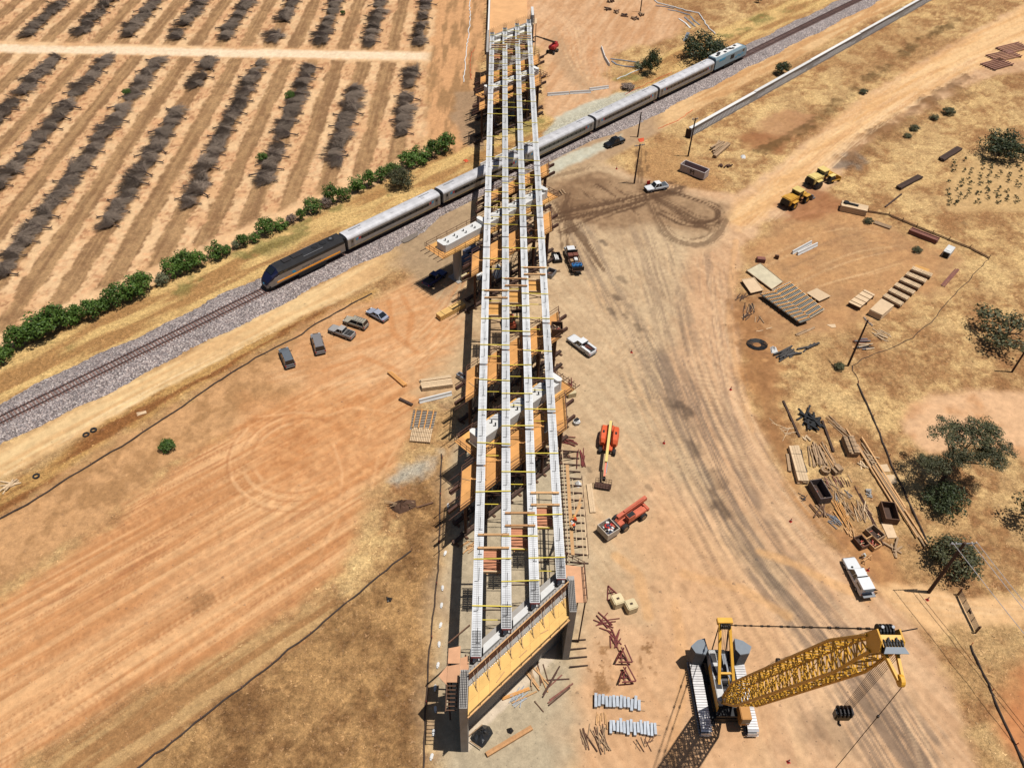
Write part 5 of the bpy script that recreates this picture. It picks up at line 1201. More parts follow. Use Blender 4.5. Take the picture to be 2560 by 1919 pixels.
    for s_ in (-.15, .15): MB().tube(node(BL * .47, -.2, 1.5) + sv * s_, hd(.1, s_, 1.0), .02, 4).build('hoist_rope', 'steel_rust', t)
    hb = hd(.8, 0, -.95); hz = 33.0
    for q in range(8): MB().tube(hb + Vector((0, -.62 + q * .18, 0)), Vector((hb.x, -.3 + q * .12, hz + .8)), .022, 4).build('load_rope', 'steel_rust', t)
    k2 = MB(); k2.loft([[(hb.x - .35, -.55, hz - .5), (hb.x + .35, -.55, hz - .5), (hb.x + .35, .75, hz - .5), (hb.x - .35, .75, hz - .5)], [(hb.x - .35, -.65, hz + .7), (hb.x + .35, -.65, hz + .7), (hb.x + .35, .85, hz + .7), (hb.x - .35, .85, hz + .7)]])
    hk = k2.build('hook_block', 'plastic_black', t, bevel=.1)
    for q in range(4): MB().disc((hb.x, -.4 + q * .32, hz + .55), (0, 1, 0), .5, .1, 14).build('block_sheave', 'steel_dark', hk)
    MB().path([(hb.x, .1, hz - .5), (hb.x, .1, hz - 1.0), (hb.x + .25, .1, hz - 1.3), (hb.x + .45, .1, hz - 1.05)], .11, 6).build('hook', 'steel_dark', hk)
    jx = J1 + Vector((.4, 0, 0))
    MB().tube(jx, (jx.x, jx.y, 16.0), .03, 5).build('whip_rope', 'steel_rust', t)
    MB().disc((jx.x, jx.y, 38.0), (0, 0, 1), .1, .3, 6).build('rope_socket', 'steel_dark', t)
    MB().disc((jx.x, jx.y, 15.6), (0, 0, 1), .3, .7, 10).build('headache_ball', 'crane_yellow', t)
M('track_shoe', (236, 232, 230), .35, .5, var=.12, scale=1.5, spec=.5); M('house_panel', (206, 204, 200), .5, .1, var=.12); M('cw_grey', (112, 116, 120), .7, .1, var=.1); M('cw_top', (140, 148, 156), .6, .1, var=.06); M('cab_tan', (206, 144, 66), .5, var=.06)
crane()
# ================================================================== LIFTS AND LOADERS
def boom_lift():
    b = Q(2, 2, 826, 545); e = Q(2, 2, 784, 860); a = head(b, e)
    t = thing('boom_lift', 'orange boom lift with lowered yellow boom and platform cage on open ground', 'boom lift', (b.x, b.y, 0), a)
    MB().box(0, 0, .6, 2.9, 1.5, .5).build('chassis', 'lift_orange', t, bevel=.06)
    for x in (-1.3, 1.3):
        for y in (-1.15, 1.15): wheel(t, x, y, .52, .42, 'lift_orange')
        MB().box(x, 0, .5, .3, 2.3, .25).build('axle', 'steel_dark', t)
    for sy in (-1, 1):
        rings = []
        for x, w_, h in ((-3.3, .3, .5), (-2.9, .55, .95), (-1.2, .62, 1.25), (.2, .55, 1.15), (.7, .35, .7)):
            y0 = sy * .95; rings.append([(x, y0 - w_, 1.1), (x, y0 + w_, 1.1), (x, y0 + w_ * .95, 1.1 + h * .6), (x, y0 + w_ * .6, 1.1 + h), (x, y0 - w_ * .6, 1.1 + h), (x, y0 - w_ * .95, 1.1 + h * .6)])
        MB().loft(rings).build('hood', 'lift_orange', t)
        MB().box(-1.2, sy * 1.0, 2.36, .5, .3, .04).build('hood_vent', 'black', t)
    MB().box(-2.6, 0, 1.0, 1.3, 1.2, 1.0).build('counterweight', 'lift_orange', t, bevel=.1)
    MB().beam((-3.4, -.1, 2.5), (5.2, .0, 2.3), .42, .5).build('boom', 'boom_cream', t)
    MB().beam((-3.2, .2, 2.55), (1.2, .22, 2.5), .08, .3).build('hose_tray', 'black', t)
    MB().beam((4.6, .0, 2.25), (7.4, .05, 1.5), .26, .3).build('jib', 'lift_orange', t)
    MB().tube((4.8, .25, 2.0), (6.6, .25, 1.4), .09, 6).build('jib_cylinder', 'steel_grey', t)
    MB().box(7.5, .05, .7, .4, .5, .6).build('rotator', 'black', t)
    c = MB().box(8.35, .05, .35, 1.1, 2.5, .06).build('cage_floor', 'steel_rust', t)
    for z in (.9, 1.4):
        for x in (7.8, 8.9): MB().beam((x, -1.2, z), (x, 1.3, z), .05, .05).build('cage_rail', 'steel_rust', t)
        for y in (-1.2, 1.3): MB().beam((7.8, y, z), (8.9, y, z), .05, .05).build('cage_rail', 'steel_rust', t)
    for q in range(7):
        for x in (7.8, 8.9): MB().beam((x, -1.2 + q * .416, .4), (x, -1.2 + q * .416, 1.4), .05, .05).build('cage_post', 'steel_rust', t)
M('boom_cream', (250, 224, 138), .5, var=.05)
boom_lift()
def telehandler():
    r = Q(2, 2, 1110, 1110); f = Q(2, 2, 905, 1240); mid = (r + f) / 2; a = head(r, f)
    t = thing('telehandler', 'faded orange telehandler with boom lying back and big tyres', 'telehandler', (mid.x, mid.y, 0), a)
    MB().box(0, 0, .75, 5.2, 1.3, .6).build('chassis', 'tele_orange', t, bevel=.06)
    for x in (-1.8, 1.8):
        for y in (-1.05, 1.05): wheel(t, x, y, .68, .5, 'lumber_old')
    MB().beam((-3.4, -.45, 2.5), (2.2, -.4, 1.9), .55, .65).build('boom', 'tele_orange', t)
    MB().beam((-2.8, -.45, 2.92), (1.0, -.4, 2.5), .3, .12).build('boom_inner', 'tele_orange', t)
    MB().beam((1.8, -.4, 1.95), (2.9, -.2, .95), .45, .45).build('boom_nose', 'tele_orange', t)
    MB().box(-1.2, .65, 1.35, 2.4, .75, .6).build('engine_cover', 'tele_orange', t, bevel=.06)
    c = MB().box(.6, .62, 1.3, 1.4, .85, 1.3).build('cab_frame', 'tele_orange', t, bevel=.05)
    MB().box(.6, .62, 2.62, 1.2, .7, .04).build('cab_grille', 'black', c); MB().box(1.32, .62, 1.6, .03, .7, .8).build('cab_window', 'glass', c)
    MB().box(2.8, 0, .5, .25, 1.5, 1.1).build('carriage', 'steel_dark', t)
    for y in (-.5, .5): MB().box(3.5, y, .46, 1.5, .14, .07).build('fork', 'steel_dark', t)
    MB().box(-2.9, 0, 1.0, .4, 1.8, .6).build('rear_bumper', 'tele_orange', t)
    # bin on the forks
    o = Vector((mid.x, mid.y, 0)) + Vector((math.cos(a), math.sin(a), 0)) * 4.25
    b = thing('waste_bin', 'pale steel bin full of red and white scrap held on the telehandler forks', 'bin', (o.x, o.y, .55), a)
    for (x, y, sx, sy) in ((-1.1, 0, .1, 2.4), (1.1, 0, .1, 2.4), (0, -1.15, 2.1, .1), (0, 1.15, 2.1, .1)): MB().box(x, y, .06, sx, sy, 1.25).build('bin_side', 'bin_pale', b)
    MB().box(0, 0, 0, 2.2, 2.4, .06).build('bin_floor', 'bin_pale', b)
    for q in range(26):
        x = random.uniform(-.85, .85); y = random.uniform(-.9, .9)
        MB().box(x, y, .55 + random.random() * .3, random.uniform(.2, .5), random.uniform(.15, .4), random.uniform(.1, .3), random.random() * 3).build('scrap', random.choice(['red_plastic', 'white_rough', 'white_rough', 'tele_orange', 'black', 'denim']), b)
M('bin_pale', (206, 192, 176), .6, .1, var=.15)
telehandler()
def red_lift(label, base, tip, cage_at, a, red, name='boom_lift'):
    t = thing(name, label, 'boom lift', (base.x, base.y, 0), a)
    def W(p): 
        v = Vector(p) - Vector((base.x, base.y, 0)); c, s_ = math.cos(-a), math.sin(-a); return Vector((v.x * c - v.y * s_, v.x * s_ + v.y * c, v.z))
    MB().box(0, 0, .6, 2.7, 1.4, .5).build('chassis', 'steel_dark', t, bevel=.05)
    for x in (-1.2, 1.2):
        for y in (-1.1, 1.1): wheel(t, x, y, .5, .4, 'steel_grey')
    MB().box(-.6, 0, 1.15, 3.4, 2.0, 1.1).build('turntable', red, t, bevel=.2)
    MB().box(-1.5, 0, 2.2, 1.6, 1.2, .5).build('engine_cover', red, t, bevel=.1)
    k_ = W(tip); c = W(cage_at)
    st = Vector((-1.6, 0, 2.5)); MB().beam(st, st.lerp(k_, .62), .45, .5).build('boom', 'steel_dark', t); MB().beam(st.lerp(k_, .55), k_, .3, .35).build('inner_boom', 'steel_dark', t)
    MB().beam(k_, c + Vector((0, 0, .3)), .22, .25).build('jib', 'steel_dark', t)
    MB().box(c.x, c.y, c.z - .6, 1.0, 2.0, .06).build('cage_floor', 'steel_dark', t)
    for z in (0, .5):
        for (p, q) in (((-.5, -1), (.5, -1)), ((.5, -1), (.5, 1)), ((.5, 1), (-.5, 1)), ((-.5, 1), (-.5, -1))): MB().beam((c.x + p[0], c.y + p[1], c.z + z), (c.x + q[0], c.y + q[1], c.z + z), .05, .05).build('cage_rail', 'steel_rust', t)
    for p in ((-.5, -1), (.5, -1), (.5, 1), (-.5, 1), (.5, 0), (-.5, 0)): MB().beam((c.x + p[0], c.y + p[1], c.z - .6), (c.x + p[0], c.y + p[1], c.z + .5), .05, .05).build('cage_post', 'steel_rust', t)
bs = Q(2, 0, 348, 455); tp_ = g(1341, 91, 8.5)
red_lift('crimson boom lift reaching the bridge end beyond the train', bs, tp_, tp_ + Vector((-1.4, -3.0, 0.3)), head(bs, tp_), 'lift_red')
b2 = g(1272, 815); red_lift('red boom lift parked under the girders with its cage raised', b2, Vector((4.2, 108.6, 8.2)), Vector((4.2, 110.6, 8.4)), R(100), 'tele_orange')
def digger(label, rear, front, name, blade):
    mid = (rear + front) / 2; a = head(rear, front)
    t = thing(name, label, 'loader', (mid.x, mid.y, 0), a); t.scale = (1.18, 1.18, 1.12)
    MB().box(-1.9, 0, 1.0, 3.0, 2.0, 1.5).build('engine_hood', 'cat_pale' if blade else 'cat_yellow', t, bevel=.15)
    MB().box(-3.42, 0, 1.1, .1, 1.7, 1.2).build('radiator_grille', 'black', t)
    MB().tube((-1.0, .6, 2.4), (-1.0, .6, 3.4), .1, 8).build('exhaust', 'black', t)
    cb = MB().box(.1, 0, 1.7, 1.5, 1.6, 1.5).build('cab', 'glass', t, bevel=.05)
    MB().box(.1, 0, 3.22, 1.8, 1.95, .12).build('cab_roof', 'cat_pale', t, bevel=.04)
    for x in (-.6, .8):
        for y in (-.78, .78): MB().beam((x, y, 1.7), (x, y, 3.22), .1, .1).build('cab_pillar', 'black', cb)
    MB().box(1.9, 0, 1.0, 2.0, 1.1, .8).build('front_frame', 'cat_yellow', t, bevel=.08)
    for x in (-2.0, 2.0):
        for y in (-1.15, 1.15):
            w_ = MB().disc((x, y, .8), (0, 1, 0), .8, .62 if not blade else .95, 20).build('wheel', 'rubber' if not blade else 'steel_dark', t)
            if blade:
                for q in range(16):
                    for r_ in (-.3, 0, .3):
                        an = 2 * math.pi * (q + (.5 if r_ else 0)) / 16; MB().box(x + .84 * math.cos(an), y + r_, .8 + .84 * math.sin(an) - .06, .14, .14, .12).build('tamping_foot', 'steel_grey', w_)
            else: MB().disc((x, y + (.32 if y > 0 else -.32), .8), (0, 1, 0), .42, .03, 12).build('rim', 'cat_yellow', w_)
        for y in (-1.15, 1.15): MB().box(x, y, 1.72, 1.5, .8, .12).build('fender', 'cat_yellow' if not blade else 'cat_pale', t)
    for y in (-.8, .8): MB().beam((1.4, y, 1.4), (3.8, y, .7), .18, .3).build('lift_arm', 'cat_yellow', t)
    if blade:
        MB().beam((4.0, -2.0, .6), (4.0, 2.0, .6), .15, 1.1).build('blade', 'cat_yellow', t)
        for y in (-1.95, 1.95): MB().beam((1.6, y * .85, .7), (4.0, y, .6), .14, .14).build('push_arm', 'cat_yellow', t)
    else:
        MB().loft([[(3.7, y, .2), (4.9, y, .15), (4.9, y, .25), (3.95, y, .5), (4.0, y, 1.1), (3.6, y, 1.2)] for y in (-1.5, 1.5)]).build('bucket', 'steel_grey', t)
digger('yellow compactor with spiked drums and front blade beside loose brown earth', Q(3, 0, 335, 1625), Q(3, 0, 545, 1535), 'soil_compactor', True)
digger('yellow wheel loader with grey bucket behind the compactor', Q(3, 1, 130, 150), Q(3, 1, 318, 48), 'wheel_loader', False)
# ---------------------------------------------------------------- dumpster
def dumpster():
    a = Q(2, 0, 1445, 1480); b = Q(2, 0, 1650, 1560); rz = head(a, b); L = (b - a).length
    mid = (a + b) / 2 + Vector((-math.sin(rz), math.cos(rz), 0)) * 1.2
    t = thing('roll_off_dumpster', 'pale grey open dumpster with a painted letter M by the haul road', 'dumpster', (mid.x, mid.y, 0), rz); W_ = 2.4; H = 1.7
    for (x, y, sx, sy) in ((0, -W_ / 2, L, .1), (0, W_ / 2, L, .1), (-L / 2, 0, .1, W_ - .12), (L / 2, 0, .1, W_ - .12)): MB().box(x, y, .2, sx, sy, H).build('side_wall', 'dump_pale', t)
    MB().box(0, 0, .2, L, W_, .08).build('floor', 'brown_crate', t)
    for sy in (-1, 1):
        MB().box(0, sy * W_ / 2, .2 + H, L + .1, .2, .12).build('top_rail', 'dump_pale', t)
        for q in range(9): MB().box(-L / 2 + .3 + q * (L - .6) / 8, sy * (W_ / 2 + .09), .2, .1, .08, H).build('side_rib', 'dump_pale', t)
        MB().box(0, sy * .8, .02, L, .2, .18).build('skid_rail', 'steel_dark', t)
    for sx in (-1, 1): MB().box(sx * L / 2, 0, .2 + H, .2, W_, .12).build('top_rail', 'dump_pale', t)
    me = txt_mesh('M', 1.6, .02); o = link('lettering', me, 'black', t); o.location = (0.1, -W_ / 2 - .14, 1.05); o.rotation_euler = (R(90), 0, 0)
M('dump_pale', (206, 192, 186), .6, .1, var=.12)
dumpster()
# ================================================================== YARD MATERIAL AND SITE ITEMS
def zB(x, y, z=0): return g(1880 + x * .25333, 1000 + y * .25333, z)
def zC(x, y, z=0): return g(1840 + x * .22604, 640 + y * .22604, z)
def z3(x, y, z=0): return g(1060 + x * .19905, 850 + y * .19905, z)
def z4(x, y, z=0): return g(1040 + x * .19905, 560 + y * .19905, z)
def z1(x, y, z=0): return g(1040 + x * .313, 1400 + y * .313, z)
def planks(name, label, cat, a, b, nw, nl, w_=.25, h=.1, mat='lumber', jit=.05, z0=.05, group=None, bands=0, part='board', bear=True):
    a = Vector(a); b = Vector(b); mid = (a + b) / 2; rz = head(a, b); L = (b - a).length
    t = thing(name, label, cat, (mid.x, mid.y, mid.z), rz, group)
    if bear:
        for q in (-.35, .35): MB().box(L * q, 0, 0.0, .12, nw * w_ * 1.02, z0 + .02).build('bearer', 'timber', t)
        z0 += .02
    for l_ in range(nl):
        for i in range(nw):
            if l_ == nl - 1 and nl > 1 and random.random() < .06: continue
            ll = L * (1 - random.random() * jit); MB().box(random.uniform(-1, 1) * L * jit * .4, (i - (nw - 1) / 2) * w_ + random.uniform(-1, 1) * .01, z0 + l_ * h, ll, w_ * .93, h * .94, random.uniform(-1, 1) * jit * .08).build(part, mat, t)
    for q in range(bands): MB().box(-L / 2 + L * (q + .5) / bands, 0, z0 + nl * h + .002, .06, nw * w_ * 1.02, .02).build('strap', 'steel_dark', t)
    return t
def pile(name, label, cat, c, n, ln, ang, sp, _w, mat, spread=1.2, r=.05, z=.0):
    t = thing(name, label, cat, (c.x, c.y, z), ang)
    mats = mat if isinstance(mat, (list, tuple)) else [mat]
    for i in range(n):
        L = ln * random.uniform(.55, 1.1); y = random.uniform(-spread, spread); x = random.uniform(-.25, .25) * ln; an = random.gauss(0, sp)
        zz = .05 + i * r * .55 * min(1, 6 / n); dx = math.cos(an) * L / 2; dy = math.sin(an) * L / 2
        MB().beam((x - dx, y - dy, zz), (x + dx, y + dy, zz + random.uniform(-.04, .06)), r * 2, r * 1.6).build('board', random.choice(mats), t)
    return t
def panel(name, label, cat, cs, z0, th, mat, studs=0, walers=0, smat='stud_blue', wmat='lumber', rim=None, group=None, posts=False):
    W_ = [Vector((p.x, p.y, 0)) for p in cs]; o = sum(W_, Vector()) / len(W_)
    t = thing(name, label, cat, (o.x, o.y, 0), 0, group)
    L = [p - o for p in W_]
    MB().prism([(p.x, p.y) for p in L], z0, z0 + th).build('sheet', mat, t)
    zt = z0 + th
    for i in range(studs):
        k_ = (i + .5) / studs; p = L[0].lerp(L[3], k_); q = L[1].lerp(L[2], k_)
        MB().beam(Vector((p.x, p.y, zt + .08)), Vector((q.x, q.y, zt + .08)), .11, .15).build('stud', smat, t)
    for i in range(walers):
        k_ = (i + .5) / walers; p = L[0].lerp(L[1], k_); q = L[3].lerp(L[2], k_)
        p2 = p.lerp(q, -.03); q2 = p.lerp(q, 1.03)
        MB().beam(Vector((p2.x, p2.y, zt + .24)), Vector((q2.x, q2.y, zt + .24)), .2, .18).build('waler', wmat, t)
    if rim:
        for i in range(4):
            p = L[i]; q = L[(i + 1) % 4]; MB().beam(Vector((p.x, p.y, zt + .03)), Vector((q.x, q.y, zt + .03)), .12, .12).build('edge_timber', rim, t)
    if z0 > .15:
        for i in range(4):
            p = L[i] * .86; MB().box(p.x, p.y, 0, .3, .3, z0 - .004).build('support_block', 'timber', t)
        if posts:
            for i in range(4):
                p = L[i].lerp(L[(i + 1) % 4], .5) * .9; MB().box(p.x, p.y, 0, .3, .3, z0 - .004).build('support_block', 'timber', t)
    return t
panel('formwork_panel', 'large pale weathered formwork sheet lying open side down in the yard', 'formwork', [zC(110, 178), zC(390, 388), zC(515, 302), zC(262, 98)], .3, .12, 'form_pale', rim='lumber_old')
panel('formwork_panel', 'small pale formwork tray with raised rim beside the large pale sheet', 'formwork', [zC(55, 292), zC(155, 438), zC(295, 405), zC(190, 268)], .55, .12, 'ply_pale', rim='lumber_pale')
panel('formwork_panel', 'long formwork panel with grey studs and eight timber walers next to white sheet', 'formwork', [zC(395, 398), zC(815, 705), zC(970, 612), zC(590, 308)], .35, .1, 'form_grey', studs=11, walers=9, wmat='ply_orange', rim='lumber_pale')
panel('formwork_panel', 'narrow formwork panel with grey studs and timber walers raised on blocks', 'formwork', [zC(248, 462), zC(690, 785), zC(805, 745), zC(412, 432)], .9, .1, 'form_grey', studs=9, walers=10, wmat='ply_orange', posts=True)
wp_ = panel('formwork_panel', 'whitish formwork sheet with black straps touching the studded panel', 'formwork', [zC(770, 432), zC(910, 525), zC(1038, 468), zC(885, 380)], .5, .12, 'lumber_pale')
panel('formwork_panel', 'tan plywood panel with bolt holes beside the thick plywood stack', 'formwork', [zC(1225, 552), zC(1355, 612), zC(1520, 470), zC(1405, 412)], .9, .12, 'ply_pale', studs=4, smat='lumber_pale', posts=True)
t = thing('plywood_stack', 'thick stack of pale plywood sheets between bolt-hole panel and slatted panels', 'stack', (zC(1595, 590).x, zC(1595, 590).y, 0))
cs = [zC(1465, 625, .6), zC(1600, 690, .6), zC(1730, 580, .6), zC(1590, 505, .6)]; o_ = Vector((t.location.x, t.location.y, 0))
for l_ in range(9):
    jx = random.uniform(-.06, .06); MB().prism([(p.x - o_.x + jx, p.y - o_.y) for p in cs], .12 + l_ * .15, .12 + l_ * .15 + .14).build('plywood_sheet', 'ply_pale', t)
MB().box(0, 0, 0, 1.6, 2.2, .12).build('pallet_base', 'timber', t)
for q in range(6):
    a0 = zC(1940 - q * 60, 150 + q * 60); a1 = zC(2160 - q * 64, 235 + q * 64)
    d_ = (a1 - a0); n_ = Vector((-d_.y, d_.x, 0)).normalized() * -1.25
    word = ['by the tan sheet', 'second from the tan sheet', 'third from the tan sheet', 'third from the plywood stack', 'second from the plywood stack', 'by the plywood stack'][q]
    panel('slatted_form', 'slatted form panel in the row of six, ' + word, 'formwork', [a0, a1, a1 + n_, a0 + n_], .55, .08, 'ply_pale', studs=2, walers=15, smat='timber_dark', wmat='lumber_pale', group='slatted forms in a row')
panel('plywood_sheet', 'tan plywood sheet on the ground at the end of the slatted forms', 'sheet', [zC(1955, 140), zC(2115, 195), zC(2140, 150), zC(1990, 100)], .06, .05, 'ply')
# decked trestle with black tarp, timber bundles by the fence
def zD(x, y, z=0): return g(1920 + x * .11754, 400 + y * .11754, z)
tr = planks('timber_trestle', 'long pale timber deck stacked on dark beams near the wheel loader', 'stack', zD(1520, 1030), zD(2080, 1150), 5, 5, .5, .28, 'lumber_pale', .03, z0=.1)
MB().beam((-1.6, .1, 1.75), (.8, -.1, 1.75), .5, .18).build('black_strap_roll', 'black', tr); MB().disc((-1.9, .2, 1.8), (0, 0, 1), .6, .25, 12).build('black_coil', 'black', tr)
planks('plank_bundle', 'flat bundle of pinkish planks in grass beside the trestle', 'stack', Q(3, 1, 915, 265), Q(3, 1, 1060, 315), 6, 2, .25, .15, 'lumber_old', .05)
planks('beam_stack', 'stack of long reddish brown beams along the yard fence', 'stack', Q(3, 1, 1215, 345), Q(3, 1, 1460, 440), 5, 3, .32, .32, 'timber_red', .04)
planks('board_pair', 'few loose reddish boards lying by the slatted forms', 'boards', Q(3, 1, 1505, 815), Q(3, 1, 1640, 665), 3, 1, .3, .1, 'timber_red', .1)
planks('rail_bundle', 'dark brown pile bundle lying in the grass up the slope', 'stack', Q(3, 0, 1120, 1635), Q(3, 0, 1310, 1535), 4, 2, .35, .3, 'timber_dark', .04)
planks('rail_bundle', 'dark brown pile bundle below the lone bushy tree', 'stack', Q(3, 0, 1490, 1390), Q(3, 0, 1650, 1290), 4, 2, .4, .3, 'timber_dark', .04)
planks('post_pair', 'weathered dark post leaning near the trestle in the grass', 'post', Q(3, 1, 1010, 135), Q(3, 1, 1150, 25), 1, 1, .35, .3, 'timber_dark', .0, bear=False)
for i, (a, b) in enumerate((((1885, 590), (2060, 540)), ((1925, 515), (2140, 470)), ((2010, 450), (2211, 400)))):
    c = Q(3, 0, *a); e = Q(3, 0, *b); mid = (c + e) / 2; rz = head(Q(3, 0, 1885, 590), Q(3, 0, 1960, 610)); an = head(c, e)
    t = thing('steel_deck_form', 'rack of rusty beams along the haul road edge, ' + ['short end', 'middle length', 'far end'][i], 'beams', (mid.x, mid.y, 0), an)
    L = (e - c).length
    for q in range(6): MB().box(random.uniform(-.2, .2), -2.2 + q * .88, .3, L, .3, .3).build('beam', 'beam_pink', t)
    for x in (-.42, .42): MB().box(L * x, 0, 0, .35, 5.2, .3).build('sleeper_beam', 'timber_dark', t)
# K-rails
def krail(a, b, label, group=None, mat='conc_white'):
    mid = (a + b) / 2; rz = head(a, b); L = (b - a).length
    t = thing('barrier_rail', label, 'barrier', (mid.x, mid.y, 0), rz, group)
    MB().xprof([(-.3, 0), (.3, 0), (.3, .08), (.16, .33), (.1, .81), (-.1, .81), (-.16, .33), (-.3, .08)], -L / 2, L / 2).build('barrier_body', mat, t)
    for q in (-.3, .3): MB().box(L * q, .302, .0, .5, .012, .09).build('drain_slot', 'black', t); MB().box(L * q, -.302, .0, .5, .012, .09).build('drain_slot', 'black', t)
    for q in (-1, 1): MB().box(q * (L / 2 + .04), 0, .3, .08, .06, .06).build('pin_loop', 'rebar', t)
krail(Q(2, 0, 305, 828), Q(2, 0, 492, 814), 'white concrete barrier rail end nearest the bridge behind the train')
krail(Q(2, 0, 498, 812), Q(2, 0, 680, 802), 'white concrete barrier rail between two others behind the train')
krail(Q(2, 0, 668, 785), Q(2, 0, 832, 762), 'white concrete barrier rail furthest from the bridge behind the train')
krail(Q(2, 0, 772, 420), Q(2, 0, 800, 505), 'white barrier rail on the dirt beside the galvanised strips', 'pair')
krail(Q(2, 0, 802, 510), Q(2, 0, 840, 572), 'white barrier rail pointing to the railway beside the galvanised strips', 'pair')
krail(Q(3, 1, 205, 535), Q(3, 1, 370, 445), 'bright white barrier rail in the yard, on the loader side of its twin', mat='conc_white')
krail(Q(3, 1, 250, 545), Q(3, 1, 420, 462), 'bright white barrier rail in the yard, on the formwork side of its twin', mat='conc_white')
krail(Q(1, 2, 1410, 160), Q(1, 2, 1690, 90), 'weathered white barrier rail beside the pale lumber stacks')
a_ = g(1280, 388); krail(Vector((2.6, 180.5, 0)), Vector((8.6, 186.2, 0)), 'white barrier rail under the girders beside the orchard side falsework', mat='conc_white'); krail(Vector((-3.6, 174.5, 0)), Vector((2.3, 180.2, 0)), 'white barrier rail under the girder line on the orchard side', mat='conc_white')
# galvanised guard-rail strips
def strip(pts, label, mat='galv', w_=.5):
    ps = [Vector(p) for p in pts]; o = sum(ps, Vector()) / len(ps); t = thing('guardrail_strip', label, 'guard rail', (o.x, o.y, 0))
    for a, b in zip(ps[:-1], ps[1:]):
        MB().beam(Vector((a.x - o.x, a.y - o.y, .12)), Vector((b.x - o.x, b.y - o.y, .12)), w_, .12).build('rail_section', mat, t)
S = lambda *p: [Q(2, 0, *q) for q in p]
strip(S((850, 512), (960, 525), (1100, 545)), 'galvanised strip lying straight by the round bush'); strip(S((860, 530), (900, 560), (960, 575), (1060, 582)), 'galvanised strip bent below the straight one')
strip(S((1240, 55), (1320, 62), (1400, 78)), 'thin galvanised strip inside the white fabric line', w_=.4); strip(S((1345, 88), (1420, 100), (1540, 135)), 'long galvanised strip by the white fabric line')
strip(S((1440, 165), (1500, 205), (1540, 248)), 'pale galvanised strip curving beside two others', 'white_rough'); strip(S((1490, 152), (1540, 195), (1580, 235)), 'galvanised strip in the middle of three curved ones'); strip(S((1540, 145), (1580, 190), (1620, 220)), 'galvanised strip next to the bend of the fabric line')
strip(S((1522, 285), (1490, 360)), 'short wide galvanised strip beside the dark round tree', w_=1.0)
# white filter sock lines
def sock(pts, label, mat, r=.14, name='filter_sock', stakes=0, smat='lumber', cat='sock', noise=.25):
    P_ = []
    for a, b in zip(pts[:-1], pts[1:]):
        n_ = max(2, int((b - a).length / 1.5))
        for i in range(n_):
            c = a.lerp(b, i / n_); P_.append(Vector((c.x + random.uniform(-noise, noise), c.y + random.uniform(-noise, noise), r * .8)))
    P_.append(Vector((pts[-1].x, pts[-1].y, r * .8)))
    o = P_[0]; t = thing(name, label, cat, (o.x, o.y, 0))
    mb = MB()
    for a, b in zip(P_[:-1], P_[1:]): mb.tube(a - Vector((o.x, o.y, 0)), b - Vector((o.x, o.y, 0)), r, 6)
    mb.build('tube', mat, t)
    if stakes:
        for i in range(0, len(P_), stakes):
            p = P_[i] - Vector((o.x, o.y, 0)); MB().box(p.x + .1, p.y + .1, 0, .07, .07, .75).build('stake', smat, t)
    return t
QQ = lambda c, r, *p: [Q(c, r, *q) for q in p]
sock(QQ(1, 0, (1870, -60), (1845, 60), (1850, 180), (1830, 330), (1815, 470), (1800, 600), (1795, 715)), 'white fabric sock line winding between orchard and bridge', 'white_rough')
sock(QQ(2, 0, (1222, -5), (1260, 30), (1400, 65), (1500, 95), (1615, 118), (1660, 190), (1700, 250), (1755, 298)), 'white fabric sock line around the far material area', 'white_rough', .18)
sock(QQ(2, 0, (905, 690), (980, 655), (1060, 620), (1130, 595)), 'short white sock line between lone bush and railway', 'white_rough', .14)
sock(QQ(0, 2, (-200, 1270), (0, 1165), (230, 1040), (420, 930), (600, 805), (860, 650), (1060, 535), (1230, 420), (1500, 245), (1640, 150), (1840, 5)) + QQ(1, 1, (0, 1435), (240, 1310), (400, 1230), (500, 1150), (700, 1040), (830, 965), (1000, 878)), 'long dark silt fence roll along the parked cars and railway grass', 'fabric_dark', .13, 'silt_fence', 5, 'stake_pink', 'silt fence', .12)
sock(QQ(0, 3, (1150, 1700), (1340, 1540), (1480, 1440), (1640, 1315), (1740, 1230), (1920, 1080), (2080, 970), (2211, 870)) + QQ(1, 3, (130, 770), (280, 640), (470, 505), (580, 405), (760, 250), (900, 145), (1060, 5)) + QQ(1, 2, (1180, 1560), (1340, 1440)), 'dark silt fence roll crossing the dry grass left of the bridge'.replace('left of the bridge', 'between dirt field and bridge'), 'fabric_dark', .13, 'silt_fence', 4, 'stake_pink', 'silt fence', .1)
sock(QQ(1, 3, (1445, 1700), (1455, 1440), (1470, 1100), (1480, 900), (1500, 650), (1540, 260), (1565, 0)) + QQ(1, 2, (1575, 1560), (1590, 1200), (1595, 900), (1600, 690), (1600, 605)), 'dark silt fence roll with red stake caps along the bridge shadow', 'fabric_brown', .11, 'silt_fence', 5, 'red_plastic', 'silt fence', .1)
sock(QQ(3, 2, (775, 0), (820, 110), (900, 290), (990, 500), (1060, 700), (1160, 900), (1240, 1080), (1320, 1250), (1395, 1420)), 'dark silt fence roll passing the yard trees', 'fabric_dark', .15, 'silt_fence', 5, 'red_plastic', 'silt fence', .12)
sock(QQ(3, 3, (1745, 605), (1800, 730), (1900, 930), (1965, 1090), (2040, 1260), (2130, 1460), (2211, 1640), (2260, 1750)), 'dark silt fence roll beside the driveway gate'.replace('beside the', 'running from the'), 'fabric_dark', .15, 'silt_fence', 5, 'orange_net', 'silt fence', .1)
sock(QQ(3, 1, (720, 1500), (860, 1420), (1080, 1335), (1240, 1260), (1400, 1130), (1560, 940), (1700, 800), (1800, 690), (1905, 585)), 'thin dark hose line climbing from power pole to fence corner', 'fabric_brown', .07, 'hose_line', 0, cat='hose', noise=.2)
